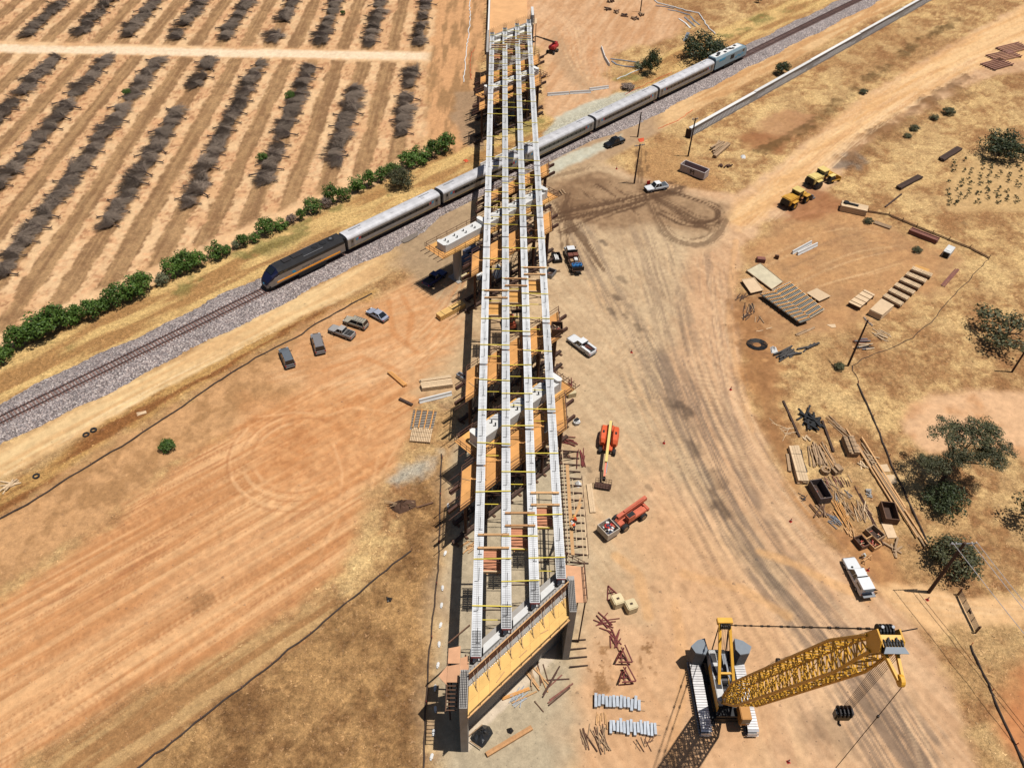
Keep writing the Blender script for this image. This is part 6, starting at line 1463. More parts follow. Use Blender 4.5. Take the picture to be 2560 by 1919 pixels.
sock(QQ(3, 1, (720, 1500), (750, 1580), (780, 1658)), 'thin dark hose line running down from the yard power pole', 'fabric_brown', .07, 'hose_line', 0, cat='hose')
# yard fence of low timber
def low_fence(pts, label):
    o = pts[0]; t = thing('yard_fence', label, 'fence', (o.x, o.y, 0))
    for a, b in zip(pts[:-1], pts[1:]):
        n_ = max(1, int((b - a).length / 3.2))
        for i in range(n_ + 1):
            c = a.lerp(b, i / n_) - Vector((o.x, o.y, 0)); MB().box(c.x, c.y, 0, .1, .1, 1.0).build('fence_post', 'timber_dark', t)
        for z in (.12, .4): MB().beam(Vector((a.x - o.x, a.y - o.y, z)), Vector((b.x - o.x, b.y - o.y, z)), .12, .16).build('bottom_rail', 'timber', t)
low_fence(QQ(3, 1, (860, 175), (1040, 205), (1280, 305), (1560, 420), (1740, 490), (1905, 578)), 'low timber fence along the yard grass ending at a corner')
# ---------------------------------------------------------------- wall with cast arches
def sound_wall():
    A0 = fv(1489, 299); A1 = fv(2030, -8); d = (A1 - A0).normalized(); L = (A1 - A0).length + 30; rz = math.atan2(d.y, d.x)
    t = thing('concrete_wall', 'long stepped grey concrete wall with cast hole pattern beside the railway', 'wall', (A0.x, A0.y, 0), rz)
    nP = 6; pl = L / nP; 
    for i in range(nP):
        h = 2.6 + (i % 2) * .02 + i * .12
        p = MB().box(i * pl + pl / 2, .35, 0, pl - .03, .5, h).build('wall_panel', 'conc_wall', t)
        MB().box(i * pl + pl / 2, .35, h, pl - .02, .85, .16).build('coping', 'conc_white', p)
        mb = MB(); nn = int((pl - 4) / .62)
        for q in range(nn):
            for r_ in range(4):
                x = i * pl + 2 + q * .62 + (r_ % 2) * .31; k_ = math.sin(math.pi * q / nn)
                if r_ > 1 + 2.5 * k_: continue
                mb.disc((x, .085, .62 + r_ * .42), (0, 1, 0), .19, .05, 7)
        mb.build('cast_holes', 'conc_dot', p, kind='stuff')
    MB().box(-.05, .5, 0, .15, 1.6, 2.3).build('end_form', 'timber_dark', t)
sound_wall()
# ---------------------------------------------------------------- power poles
def pole(base, H, label, arm=0.0, arm_z=.6, ang=0.0, r=.21, brackets=True):
    t = thing('power_pole', label, 'power pole', (base.x, base.y, 0), ang)
    MB().tube((0, 0, -.3), (0, 0, H), r, 9, r * .7).build('pole', 'pole_wood', t)
    if arm:
        a = MB().box(0, .14, H - arm_z, arm, .12, .16).build('crossarm', 'steel_grey', t)
        for q in (-.46, -.3, .3, .46):
            i_ = MB().tube((q * arm, .14, H - arm_z + .16), (q * arm, .14, H - arm_z + .42), .06, 6).build('insulator', 'white_rough', t)
        for q in (-1, 1): MB().beam((q * arm * .3, .1, H - arm_z), (0, .1, H - arm_z - .9), .05, .05).build('arm_brace', 'steel_grey', t)
    return t
pole(g(1585.4, 458.8), 10.1, 'wooden power pole with crossarm standing by the dark earth fan', 2.6, .5, R(20))
pole(g(1594, 343), 6.7, 'short bare wooden pole by orange netting near the railway')
pole(g(1720, 390.8), 10.0, 'wooden power pole with crossarm near the end of the concrete wall', 1.6, .4, R(20))
pD = pole(g(2119.7, 914.2), 10.8, 'wooden power pole with bright crossarm standing in the material yard', 2.4, .5, R(-70))
pole(Q(2, 0, 1108, 105), 9.5, 'tall dark wooden pole beside far debris behind the train', r=.2)
pole(Q(3, 1, 2105, 1555), 11.0, 'wooden pole standing beyond the yard trees at the clearing', r=.19)
bE = g(2322, 1479.5); pole(bE, 12.05, 'leaning heavy wooden power pole with long crossarm by the driveway'.replace('leaning heavy', 'heavy'), 3.6, .5, R(3), r=.27)
def wire(p, q, label, sag=.8, r=.02, mat='wire', group='overhead wires'):
    t = thing('overhead_wire', label, 'wire', p, 0, group); mb = MB(); n_ = 14; last = None
    for i in range(n_ + 1):
        k_ = i / n_; c = p.lerp(q, k_) - p; c.z -= sag * 4 * k_ * (1 - k_)
        if last is not None: mb.tube(last, c, r, 5)
        last = c
    mb.build('strand', mat, t)
topE = bE + Vector((0, .14, 11.85))
for q, dx in enumerate((-1.6, .9, 1.65)):
    p = topE + Vector((dx, 0, .15)); wire(p, p + Vector((16 - q * .3, -48, -.6)), 'bright overhead wire leaving the driveway power pole', 1.0, .045)
# ---------------------------------------------------------------- gate
ga = Q(3, 3, 1640, 175); gb = Q(3, 3, 1785, 480); mid = (ga + gb) / 2
t = thing('swing_gate', 'open metal bar gate across the dirt driveway', 'gate', (mid.x, mid.y, 0), head(ga, gb)); L = (gb - ga).length
for q in range(6): MB().beam((-L / 2, 0, .25 + q * .22), (L / 2, 0, .25 + q * .22), .05, .05).build('gate_bar', 'steel_dark', t)
for q in range(5): MB().beam((-L / 2 + q * L / 4, 0, .2), (-L / 2 + q * L / 4, 0, 1.45), .06, .06).build('gate_upright', 'steel_dark', t)
for x in (-L / 2 - .2, L / 2 + .2): MB().tube((x, 0, 0), (x, 0, 1.7), .12, 7).build('gate_post', 'timber', t)
MB().box(.2, .05, .7, .6, .1, .4).build('lock_box', 'steel_rust', t)
# ---------------------------------------------------------------- cones
def cone(p, label, fallen=False):
    t = thing('traffic_cone', label, 'cone', (p.x, p.y, 0), random.random() * 3, 'traffic cones')
    MB().box(0, 0, 0, .42, .42, .05).build('cone_base', 'red_plastic', t); MB().tube((0, 0, .05), (0, 0, .78), .17, 10, .04).build('cone_body', 'red_plastic', t); MB().tube((0, 0, .42), (0, 0, .55), .112, 10, .085).build('cone_band', 'white_rough', t)
for (c, r, x, y), l in zip(((2, 1, 1032, 1385), (2, 2, 1888, 48), (2, 2, 1312, 510), (3, 2, 195, 1185), (3, 2, 862, 1607), (3, 3, 175, 1605), (3, 3, 1375, 207), (2, 0, 903, 1460)), ('red cone beside the white utility pickup', 'red cone at the haul road edge above the dark coil', 'red cone between boom lift and haul road', 'red cone beside the yard lumber piles', 'red cone by the sawhorse and white canopy pickup', 'red cone on the haul road under the crane hook', 'red cone at the shaded foot of the driveway pole', 'red delineator on grey ground near the black pickup')): cone(Q(c, r, x, y), l)
# ---------------------------------------------------------------- boxes and bins
def open_box(name, label, c, ang, L, W_, H, mat, z=0.0, inner='timber_dark', junk=0, cat='bin', wall=.12):
    t = thing(name, label, cat, (c.x, c.y, z), ang)
    for (x, y, sx, sy) in ((-L / 2, 0, wall, W_ - wall * 1.04), (L / 2, 0, wall, W_ - wall * 1.04), (0, -W_ / 2, L + wall, wall), (0, W_ / 2, L + wall, wall)): MB().box(x, y, 0.0, sx, sy, H).build('side_wall', mat, t)
    MB().box(0, 0, .0, L - wall * 1.1, W_ - wall * 1.1, .08).build('floor', inner, t)
    for q in range(junk):
        x = random.uniform(-.38, .38) * L; y = random.uniform(-.38, .38) * W_; a = random.random() * 3
        MB().beam((x, y, .2 + q * .05), (x + math.cos(a) * .3 * W_, y + math.sin(a) * .3 * W_, .25 + q * .06), .09, .07).build('scrap', random.choice(['lumber', 'red_plastic', 'lumber_pale', 'steel_grey', 'tele_orange']), t)
    return t
aB = head(zB(585, 815), zB(655, 935))
open_box('steel_skip', 'dark steel skip with orange scraps inside near the sawn lumber', zB(655, 930), aB, 3.6, 1.9, 1.5, 'bin_dark', junk=5)
open_box('steel_skip', 'brown skip lined with black plastic in tree shade', zB(1335, 1140), head(zB(1290, 1050), zB(1330, 1190)), 3.2, 2.0, 1.4, 'timber', junk=2)
open_box('wooden_crate', 'square grey crate with cross braces beside the broken frames', zB(1200, 1335), aB + .35, 2.2, 1.7, .9, 'lumber_old', junk=4, cat='crate')
open_box('wooden_crate', 'dark crate of scraps with a board leaning across it', zB(1065, 1420), aB + .2, 1.8, 1.4, .9, 'timber', junk=5, cat='crate')
open_box('wooden_crate', 'orange tan crate of offcuts next to the dark crate', zB(1180, 1430), aB + .3, 1.8, 1.4, .9, 'lumber', junk=8, cat='crate')
pb = Vector((zB(1350, 1345).x, zB(1350, 1345).y, 0))
panel('plywood_sheet', 'pale pink plywood sheet lying flat below the shaded skip', 'sheet', [zB(1270, 1205), zB(1340, 1362), zB(1432, 1358), zB(1372, 1205)], .05, .05, 'ply_pale')
panel('plywood_sheet', 'pale sheet lying half in the tree shadow by the silt fence', 'sheet', [zB(1320, 742), zB(1375, 830), zB(1435, 820), zB(1400, 738)], .05, .04, 'lumber_pale')
panel('plywood_sheet', 'tan square sheet just inside the silt fence', 'sheet', [zB(1260, 640), zB(1305, 708), zB(1365, 705), zB(1330, 632)], .05, .04, 'ply_pale')
planks('beam_stack', 'long pale box beam stack strapped with cable beside black plastic', 'stack', zB(400, 480), zB(495, 830), 4, 3, .42, .28, 'lumber_pale', .02, bands=2)
t = thing('plastic_sheet', 'crumpled black plastic sheet beside the long strapped beams', 'tarp', (zB(490, 560).x, zB(490, 560).y, 0))
def tarp(t, pts, h=.25, mat='plastic_black', seed=1):
    rng = random.Random(seed); o = t.location; c = sum(pts, Vector()) / len(pts); mb = MB(); n_ = len(pts); rings = []
    for k_ in (1.0, .72, .42, .15):
        ring = []
        for i in range(n_ * 2):
            p = pts[(i // 2) % n_] if i % 2 == 0 else (pts[(i // 2) % n_] + pts[(i // 2 + 1) % n_]) / 2
            q = c.lerp(p, k_ * rng.uniform(.93, 1.05)); ring.append((q.x - o.x, q.y - o.y, (0.01 if k_ == 1 else h * (1.1 - k_) * rng.uniform(.6, 1.3) + .06)))
        rings.append(ring)
    mb.loft(rings); mb.build('sheet', mat, t)
tarp(t, [zB(440, 480), zB(490, 490), zB(510, 600), zB(500, 650), zB(555, 715), zB(520, 735), zB(480, 640)], .4)
planks('beam_pair', 'single grey beam with pegs beside the long strapped stack', 'beam', zB(345, 540), zB(370, 710), 1, 1, .5, .3, 'lumber_old', 0, bear=False)
planks('strapped_lumber', 'short lumber bundle strapped with four dark bands in the grass', 'stack', zB(925, 395), zB(990, 565), 4, 4, .45, .3, 'lumber_old', .02, bands=4)
pile('lumber_pile', 'wide pile of loose grey boards fanned out above the log rounds'.replace('above', 'beside'), 'lumber', zB(640, 560), 22, 4.2, head(zB(600, 450), zB(670, 650)), .10, 1.3, 'lumber_old', 1.4, .09)
pile('lumber_pile', 'narrow pile of tan boards beside the fanned grey boards', 'lumber', zB(760, 570), 9, 5, head(zB(710, 480), zB(810, 660)), .06, .5, ['lumber_old', 'lumber'], .6, .08)
t = thing('log_round', 'round bundle of wire and timber offcuts by the fanned boards', 'bundle', (zB(715, 710).x, zB(715, 710).y, 0)); MB().disc((0, 0, .4), (0, 0, 1), .75, .8, 12).build('drum', 'lumber_old', t)
for q in range(6): MB().box(random.uniform(-.4, .4), random.uniform(-.4, .4), .8, .4, .3, .15, q).build('offcut', 'lumber', t)
planks('block_stack', 'cube stack of sawn timbers beside the round bundle', 'stack', zB(800, 680), zB(850, 735), 3, 3, .5, .36, 'lumber_old', .02)
pile('stake_pile', 'heap of short grey stakes beside the dark skip', 'stakes', zB(745, 840), 10, 2.4, head(zB(690, 790), zB(800, 880)), .2, 1, 'lumber_old', .9, .05)
pile('stake_pile', 'comb of reddish stakes stacked side by side', 'stakes', zB(855, 810), 22, 2.0, head(zB(840, 770), zB(880, 850)), .12, 1, ['timber', 'timber_red', 'lumber_old'], 2.2, .05)
pile('pipe_pile', 'scatter of grey pipes and boards behind the orange slats'.replace('behind', 'uphill of'), 'pipes', zB(890, 945), 14, 2.4, head(zB(860, 900), zB(920, 990)), .5, 1, ['lumber_old', 'lumber_old', 'steel_grey'], 1.3, .05)
pile('lumber_pile', 'fan of orange slats lying near the metal grate', 'lumber', zB(885, 1140), 9, 4.0, head(zB(840, 1050), zB(930, 1230)), .10, 1, 'ply_orange', .9, .07)
pile('lumber_pile', 'large loose heap of grey planks beside the orange slats', 'lumber', zB(1035, 1100), 26, 3.6, head(zB(990, 1000), zB(1080, 1200)), .22, 1, ['lumber_old', 'lumber_pale', 'lumber'], 2.0, .06)
pile('broken_pallet', 'broken wooden ladder frame lying below the dark skip', 'frame', zB(665, 1090), 9, 2.6, aB, .4, 1, ['lumber_old', 'timber'], .8, .09)
pile('metal_grate', 'grey metal grate pieces piled near the orange slats', 'grate', zB(820, 1205), 12, 2.0, aB + 1, .5, 1, 'steel_grey', .8, .05)
pile('pallet', 'small broken pallet of tan slats near the crates', 'pallet', zB(945, 1300), 9, 1.8, aB - .2, .2, 1, 'lumber', .8, .07)
pile('pipe_pile', 'long rusty pipes lying side by side toward the crates', 'pipes', zB(1165, 1150), 4, 10, head(zB(1060, 940), zB(1280, 1380)), .015, 1, 'steel_rust', .3, .07)
pile('lumber_pile', 'long dark planks running under the big tree shadow', 'lumber', zB(1330, 860), 8, 16, head(zB(1190, 680), zB(1420, 1040)), .02, 1, ['lumber', 'lumber_old'], 1.0, .12)
pile('lumber_pile', 'bright long boards inside the silt fence near the tan sheet', 'lumber', zB(1280, 740), 4, 5, head(zB(1240, 680), zB(1330, 820)), .03, 1, 'lumber_pale', .5, .1)
pile('pipe_heap', 'heap of black plastic pipe frames in the dry grass', 'frames', zB(555, 205), 16, 3.8, .4, .9, 1, 'black', 1.6, .16)
for i, (a, b) in enumerate((((305, 15), (465, 370)), ((690, 210), (800, 515)))):
    p = zB(*a); q = zB(*b); t_ = planks('steel_beam', ['long dark beam lying above the black pipe frames', 'long dark beam lying between pipe frames and strapped bundle'][i].replace('above', 'beside'), 'beam', p, q, 1, 1, .35, .3, 'timber_dark', 0, bear=False)
pile('lumber_pile', 'three long thin poles beside the strapped lumber bundle', 'poles', zB(855, 290), 6, 5.5, head(zB(770, 220), zB(935, 355)), .05, 1, 'lumber_old', .8, .07)
pile('stake_pile', 'scattered pale sticks on bare soil near the pipe frames', 'sticks', zB(320, 300), 7, 4, 0, .7, 1, 'lumber_pale', 1.2, .04)
pile('pallet', 'small grey pallet by the upper lumber piles'.replace('upper', 'fanned'), 'pallet', zB(540, 385), 6, 1.2, aB, .4, 1, 'lumber_pale', .5, .08)
pile('pallet', 'tan pallet slats near the silt fence bend', 'pallet', zB(1175, 580), 7, 1.8, aB + .8, .15, 1, 'lumber_pale', .8, .06)
pile('lumber_pile', 'crossed white board offcuts near the silt fence', 'lumber', zB(1090, 650), 4, 2, aB, .8, 1, 'lumber_pale', .4, .09)
pile('lumber_pile', 'two crossed beams at the lower end of the yard'.replace('lower end of the yard', 'crate end of the yard'), 'beams', zB(1400, 1455), 5, 2.6, aB, .5, 1, 'lumber_old', .5, .14)
pile('rock_bags', 'grey rubble bags in the tree shadow', 'bags', zB(1150, 920), 10, .9, 0, 1.2, 1, 'conc_grey', .9, .1)
pile('scrap_pile', 'small tangle of dark fittings on bare dirt', 'scrap', zB(510, 960), 8, 1.2, 0, 1, 1, 'rebar_dark', .5, .04)
t = thing('sawhorse', 'wooden sawhorse with a beam beside the kneeling worker', 'sawhorse', (zB(1125, 1585).x, zB(1125, 1585).y, 0), .6)
MB().beam((-.9, 0, .75), (.9, 0, .75), .1, .14).build('top_beam', 'lumber', t)
for x in (-.7, .7):
    for y in (-.35, .35): MB().beam((x, 0, .75), (x, y, 0), .08, .08).build('leg', 'lumber', t)
# yard, upper group
C = zC
pile('lumber_pile', 'splayed dark boards at the foot of the pale tray', 'lumber', C(60, 460), 10, 2.6, .9, .2, 1, 'timber_dark', .8, .06)
pile('lumber_pile', 'bundle of dark boards beside the raised narrow panel', 'lumber', C(150, 590), 16, 2.6, 1.3, .15, 1, ['timber_dark', 'lumber_old'], 1.5, .07)
pile('lumber_pile', 'scattered dark stakes on dirt below the bundle of dark boards'.replace('below', 'beside'), 'stakes', C(190, 690), 9, 2.0, 1.3, .5, 1, ['timber_dark', 'lumber_old'], 2.0, .08)
pile('pole_pair', 'pale pole lying below the narrow panel'.replace('below', 'beside'), 'pole', C(315, 815), 2, 3.5, head(C(225, 840), C(405, 795)), .06, 1, 'lumber_pale', .15, .07)
pile('timber_pile', 'jumbled black timbers beside the white rolled fabric', 'timbers', C(560, 1090), 12, 4.2, head(C(450, 1140), C(660, 1030)), .22, 1, 'timber_char', 1.0, .15)
pile('timber_pile', 'three charred beams crossing near the yard pole', 'timbers', C(800, 1010), 5, 4, head(C(740, 1070), C(860, 960)), .25, 1, 'timber_char', .6, .14)
pile('timber_pile', 'two weathered flat beams lying in grass by the narrow panel', 'timbers', C(770, 830), 3, 5, head(C(680, 870), C(850, 790)), .03, 1, 'lumber_old', .3, .12)
pile('steel_stack', 'grey metal sections stacked by the yard power pole', 'steel', C(1375, 945), 6, 2.8, 0.05, .05, 1, ['steel_grey', 'brown_crate'], .5, .1)
pile('steel_stack', 'grey metal sections with a plywood scrap by the pole foot', 'steel', C(1420, 1015), 9, 3.0, .2, .15, 1, ['steel_grey', 'lumber_pale', 'steel_dark'], .7, .1)
pile('pallet', 'collapsed tan pallet beyond the yard power pole', 'pallet', C(1590, 865), 14, 2.8, -.7, .2, 1, 'lumber_pale', 1.3, .06)
panel('plywood_sheet', 'torn plywood piece in grass between panels and pole', 'sheet', [C(1000, 760), C(1060, 795), C(1105, 790), C(1095, 755)], .04, .05, 'ply_pale')
t = thing('fabric_roll', 'bundled white fabric on the grass', 'fabric', (C(412, 1045).x, C(412, 1045).y, 0)); tarp(t, [C(370, 1010), C(400, 998), C(440, 1010), C(465, 1060), C(440, 1085), C(385, 1080)], .7, 'white_rough', 4)
t = thing('hose_coil', 'large dark coil of cable on bare soil', 'coil', (C(230, 985).x, C(230, 985).y, 0))
for q in range(6):
    r_ = .7 + q * .17; mb = MB(); mb.path([(r_ * 1.25 * math.cos(a * .5236), r_ * math.sin(a * .5236), .1 + .03 * q) for a in range(13)], .08, 5); mb.build('loop', 'black', t)
panel('rubber_mat', 'tan torn mat beside the white fabric bundle', 'mat', [C(270, 1080), C(295, 1125), C(345, 1115), C(325, 1075)], .03, .03, 'ply_pale')
planks('crate_stack', 'small red brown crate at the yard corner', 'crate', C(225, 50), C(315, 60), 3, 3, .5, .3, 'timber_red', .02); planks('crate_stack', 'small dark crate beside the yard bush', 'crate', C(425, 20), C(470, 30), 2, 3, .4, .3, 'timber', .02)
t = thing('storage_tank', 'white boxy tank with open dark end by the yard fence corner', 'tank', (Q(3, 1, 1545, 540).x, Q(3, 1, 1545, 540).y, 0), head(Q(3, 1, 1510, 580), Q(3, 1, 1580, 495)))
MB().box(0, 0, .15, 3.2, 1.5, 1.3).build('tank_body', 'conc_white', t, bevel=.06); MB().box(-1.63, 0, .2, .05, 1.2, 1.1).build('open_end', 'black', t); MB().box(0, 0, 0, 3, 1.3, .15).build('skid', 'steel_dark', t); MB().box(-.6, 0, 1.46, .8, 1.0, .08).build('lid', 'white_rough', t)
pile('timber_pile', 'weathered grey timbers stacked crosswise near the concrete wall end', 'timbers', Q(2, 0, 1765, 1285), 9, 6, head(Q(2, 0, 1690, 1330), Q(2, 0, 1830, 1230)), .1, 1, 'lumber_old', 1.0, .22)
planks('timber_pile', 'one broad weathered beam beside the crosswise timbers', 'timbers', Q(2, 0, 1745, 1365), Q(2, 0, 1870, 1255), 2, 2, .5, .35, 'lumber_old', .02)
pile('scrap_pile', 'row of rusty clamps beside the dumpster', 'scrap', Q(2, 0, 1840, 1440), 8, 1.6, 1.2, .3, 1, 'steel_rust', 1.6, .14)
t = thing('fabric_roll', 'small white scrap heap in the grass uphill of the dumpster', 'scrap', (Q(2, 0, 2000, 1355).x, Q(2, 0, 2000, 1355).y, 0)); tarp(t, QQ(2, 0, (1970, 1350), (1995, 1335), (2020, 1355), (2015, 1372), (1985, 1372)), .5, 'white_rough', 8)
for i, (x, y) in enumerate(((845, 18), (832, 85), (900, 112), (978, 142), (1063, 170), (1120, 130))):
    c = Q(2, 0, x, y); pile('scrap_pile', ['pallet heap furthest along the far dirt bank', 'dark scrap heap next to the far pallet heap', 'dark scrap heap in the far dirt row, third', 'pale scrap heap in the far dirt row', 'dark crate heap below the tall far pole', 'heap of dark offcuts round the tall far pole'][i].replace('below', 'beside'), 'scrap', c, 8, 2.2, random.random() * 3, .5, 1, ['timber', 'timber_dark', 'lumber_old'], .8, .18)
# lumber near the bridge
def lumber(name, label, a, b, nw, nl, w_, h, mat, **k): return planks(name, label, 'lumber', a, b, nw, nl, w_, h, mat, **k)
lumber('lumber_bundle', 'long square bundle of yellow lumber half under the bridge shadow', Q(1, 1, 1575, 1100), Q(1, 1, 1790, 985), 7, 5, .2, .2, 'lumber_gold', jit=.01, bands=3)
lumber('lumber_bundle', 'row of long tan beams lying loose on orange dirt', Q(1, 1, 1148, 1560), Q(1, 1, 1290, 1680), 3, 2, .25, .2, 'ply_orange', jit=.1)
lumber('lumber_stack', 'wide stack of pale lumber nearest the bridge shadow', Q(1, 2, 1425, 40), Q(1, 2, 1695, 5), 5, 4, .3, .2, 'lumber_pale', jit=.03)
lumber('lumber_stack', 'single pale beam lying uphill of the wide lumber stack', Q(1, 1, 1412, 1640), Q(1, 1, 1680, 1595), 2, 1, .3, .25, 'lumber_pale', jit=.02); lumber('lumber_stack', 'second pale lumber stack lying against the first', Q(1, 1, 1425, 1658), Q(1, 1, 1690, 1622), 4, 3, .3, .2, 'lumber_pale', jit=.03)
lumber('timber_beam', 'short dark timber beam lying alone on grey dirt', Q(1, 2, 1238, 132), Q(1, 2, 1350, 185), 2, 1, .25, .3, 'timber_dark', jit=.0, bear=False)
for i in range(4):
    a = Q(1, 2, 1362 - i * 8, 225 + i * 42); b = Q(1, 2, 1562 - i * 10, 238 + i * 42); d_ = b - a; n_ = Vector((d_.y, -d_.x, 0)).normalized() * 1.1
    panel('form_ladder', ['brown formwork ladder on the ground, end of row by the barrier rail', 'brown formwork ladder second from the barrier rail', 'brown formwork ladder third from the barrier rail', 'brown formwork ladder fourth from the barrier rail'][i], 'formwork', [a, b, b + n_, a + n_], .06, .04, 'stud_blue', studs=3, walers=4, smat='timber', wmat='ply_orange', group='ladders')
for i in range(3):
    a = Q(1, 2, 1350 - i * 8, 385 + i * 40); b = Q(1, 2, 1528 - i * 8, 398 + i * 40); d_ = b - a; n_ = Vector((d_.y, -d_.x, 0)).normalized() * .9
    panel('slat_form', ['pale slatted form on the ground next to the brown ladders', 'pale slatted form in the middle of three', 'pale slatted form at the end of the row by bare soil'][i], 'formwork', [a, b, b + n_, a + n_], .06, .04, 'lumber_old', studs=2, walers=12, smat='ply_orange', wmat='lumber_pale', group='slat forms')
lumber('lumber_bundle', 'three long boards lying on grey ground beside the boom lift cage', Q(2, 2, 665, 865), Q(2, 2, 698, 1115), 3, 1, .3, .2, 'lumber_pale', jit=.03)
lumber('wood_beam', 'single orange brown beam beside black plastic and the abutment', Q(1, 3, 1990, 1550), Q(2, 3, 170, 1315), 2, 1, .3, .4, 'timber_l', jit=0, bear=False)
for i, (x, y, n_, a) in enumerate(((255, 880, 9, .6), (400, 950, 7, .7))):
    pile('lumber_pile', ['thin boards strewn on the pale pad beneath the plywood deck', 'rusty brown boards stacked at the edge of the pale pad'][i], 'lumber', Q(2, 3, [190, 400][i], [860, 950][i]), n_, 4.2, [1.7, .75][i], .35, 1, [['lumber_old', 'timber', 'lumber'], ['timber_red', 'steel_rust']][i], 1.1, .08)
pile('rebar_cage', 'grey bent rebar bundle on the pale pad', 'rebar', Q(2, 3, 60, 1050), 14, 2.4, .75, .25, 1, 'galv', .8, .05)
lumber('wood_beam', 'long yellow beam laid across the pale pad', Q(1, 3, 2125, 1065), Q(2, 3, 150, 975), 2, 1, .2, .2, 'ply_orange', jit=0, bear=False)
lumber('wood_beam', 'long pale edge board along the pad rim', Q(2, 3, 0, 1100), Q(2, 3, 215, 1000), 1, 1, .18, .15, 'lumber', jit=0, bear=False)
t = thing('plastic_sheet', 'large crumpled black plastic over timber by the abutment wall', 'tarp', (z1(525, 1400).x, z1(525, 1400).y, 0)); tarp(t, [z1(430, 1420), z1(470, 1350), z1(530, 1305), z1(590, 1320), z1(615, 1380), z1(585, 1430), z1(530, 1505), z1(470, 1475)], 1.0, 'plastic_black', 12)
for p, q in (((415, 1405), (530, 1310)), ((430, 1440), (520, 1500))): MB().beam(z1(*p, .5) - t.location, z1(*q, .6) - t.location, .12, .1).build('holding_board', 'lumber_old', t)
t = thing('plastic_sheet', 'small grey plastic bag on bare ground beside the black plastic', 'tarp', (z1(750, 1360).x, z1(750, 1360).y, 0)); tarp(t, [z1(720, 1345), z1(760, 1332), z1(783, 1360), z1(760, 1388), z1(730, 1378)], .5, 'steel_dark', 14)
t = thing('plastic_sheet', 'crumpled black plastic scrap on the dry grass', 'tarp', (Q(1, 3, 1150, 205).x, Q(1, 3, 1150, 205).y, 0)); tarp(t, QQ(1, 3, (1125, 180), (1180, 190), (1165, 225), (1130, 232)), .4, 'plastic_black', 15)
for i, (p, q) in enumerate((((1015, 830), (1065, 1005)), ((945, 1125), (1020, 1212)), ((985, 870), (995, 1000)))): 
    a = z1(*p); b = z1(*q); lumber('thin_board', ['thin dark board leaning off the pad', 'thin pale board on bare ground past the pad', 'thin board beside the strewn boards'][i], a, b, 1, 1, .12, .1, 'timber', jit=0, bear=False)
# concrete blocks
for i, (x, y) in enumerate(((905, 240), (1020, 285))):
    c = Q(2, 3, x, y); t = thing('concrete_block', ['beige concrete block beside the red frame', 'beige concrete block with lifting slot in its top'][i], 'block', (c.x, c.y, 0), .35); MB().box(0, 0, 0, 1.55, 1.55, 1.4).build('block_body', 'block_beige', t, bevel=.12); MB().box(0, 0, 1.4, .4, .3, .03).build('lifting_slot', 'timber_dark', t)
# red frames
def red_frame(c, ang, s_, label, stand=False):
    t = thing('steel_trestle', label, 'frame', (c.x, c.y, 0), ang)
    z1_ = .1
    for dx in ((0, .35) if stand else (0,)):
        P_ = [(-s_ * .6 + dx, -s_ * .5), (s_ * .6 + dx, -s_ * .5), (dx, s_ * .8)]
        for i in range(3):
            a = P_[i]; b = P_[(i + 1) % 3]
            MB().beam((a[0], a[1], z1_ + dx * 2), (b[0], b[1], z1_ + dx * 2 + (.9 if stand and i != 0 else 0)), .14, .16).build('frame_bar', 'steel_red', t)
    MB().beam((-s_ * .3, 0.1, z1_ + .2), (s_ * .3, 0.1, z1_ + .2), .1, .1).build('cross_bar', 'steel_red', t); MB().beam((0, -s_ * .5, z1_ + .2), (0, s_ * .7, z1_ + .3), .1, .1).build('cross_bar', 'steel_red', t)
red_frame(Q(2, 3, 860, 155), .3, 1.6, 'rust red triangular frame beside the concrete blocks'); red_frame(Q(2, 3, 945, 720), 0, 1.5, 'upright rust red A-frame, the one toward the concrete blocks', True); red_frame(Q(2, 3, 970, 890), .1, 1.5, 'upright rust red A-frame, the one toward the galvanised stacks', True)
pile('frame_pile', 'flat tangle of rust red frames below the concrete blocks'.replace('below', 'past'), 'frames', Q(2, 3, 820, 415), 10, 2.6, .1, .6, 1, 'steel_red', 1.0, .06); pile('frame_pile', 'rust red cage frame lying between flat frames and A-frames', 'frames', Q(2, 3, 870, 555), 10, 2.3, 1.6, .5, 1, 'steel_red', .7, .07)
pile('frame_pile', 'bundle of slim red frames leaning beside the falsework', 'frames', Q(2, 2, 590, 640), 10, 3.4, 1.55, .15, 1, 'steel_red', .6, .06); pile('frame_pile', 'red steel brackets heaped under the platform edge', 'frames', Q(2, 2, 480, 490), 8, 2.6, -.5, .25, 1, 'steel_red', .8, .07); pile('pipe_pile', 'dark red pipes by the beige tool box', 'pipes', Q(2, 2, 490, 30), 9, 3.5, 1.4, .06, 1, 'steel_red', .6, .06)
def jacks(c0, c1, n, label):
    mid = (c0 + c1) / 2; t = thing('galvanised_stack', label, 'stack', (mid.x, mid.y, 0), head(c0, c1)); L = (c1 - c0).length
    for i in range(n): MB().box(-L / 2 + (i + .5) * L / n, random.uniform(-.2, .2), .02, L / n * .78, 1.7 * random.uniform(.75, 1.05), .42 + random.random() * .3, random.uniform(-.06, .06)).build('form_unit', 'galv', t)
    for y in (-.6, .6): MB().box(.4, y, 0, L * 1.05, .1, .1).build('bearer', 'lumber_old', t)
jacks(Q(2, 3, 705, 1075), Q(2, 3, 1110, 1120), 13, 'row of galvanised form units toward the red A-frames'); jacks(Q(2, 3, 835, 1310), Q(2, 3, 1245, 1330), 14, 'row of galvanised form units beside the wooden pallet')
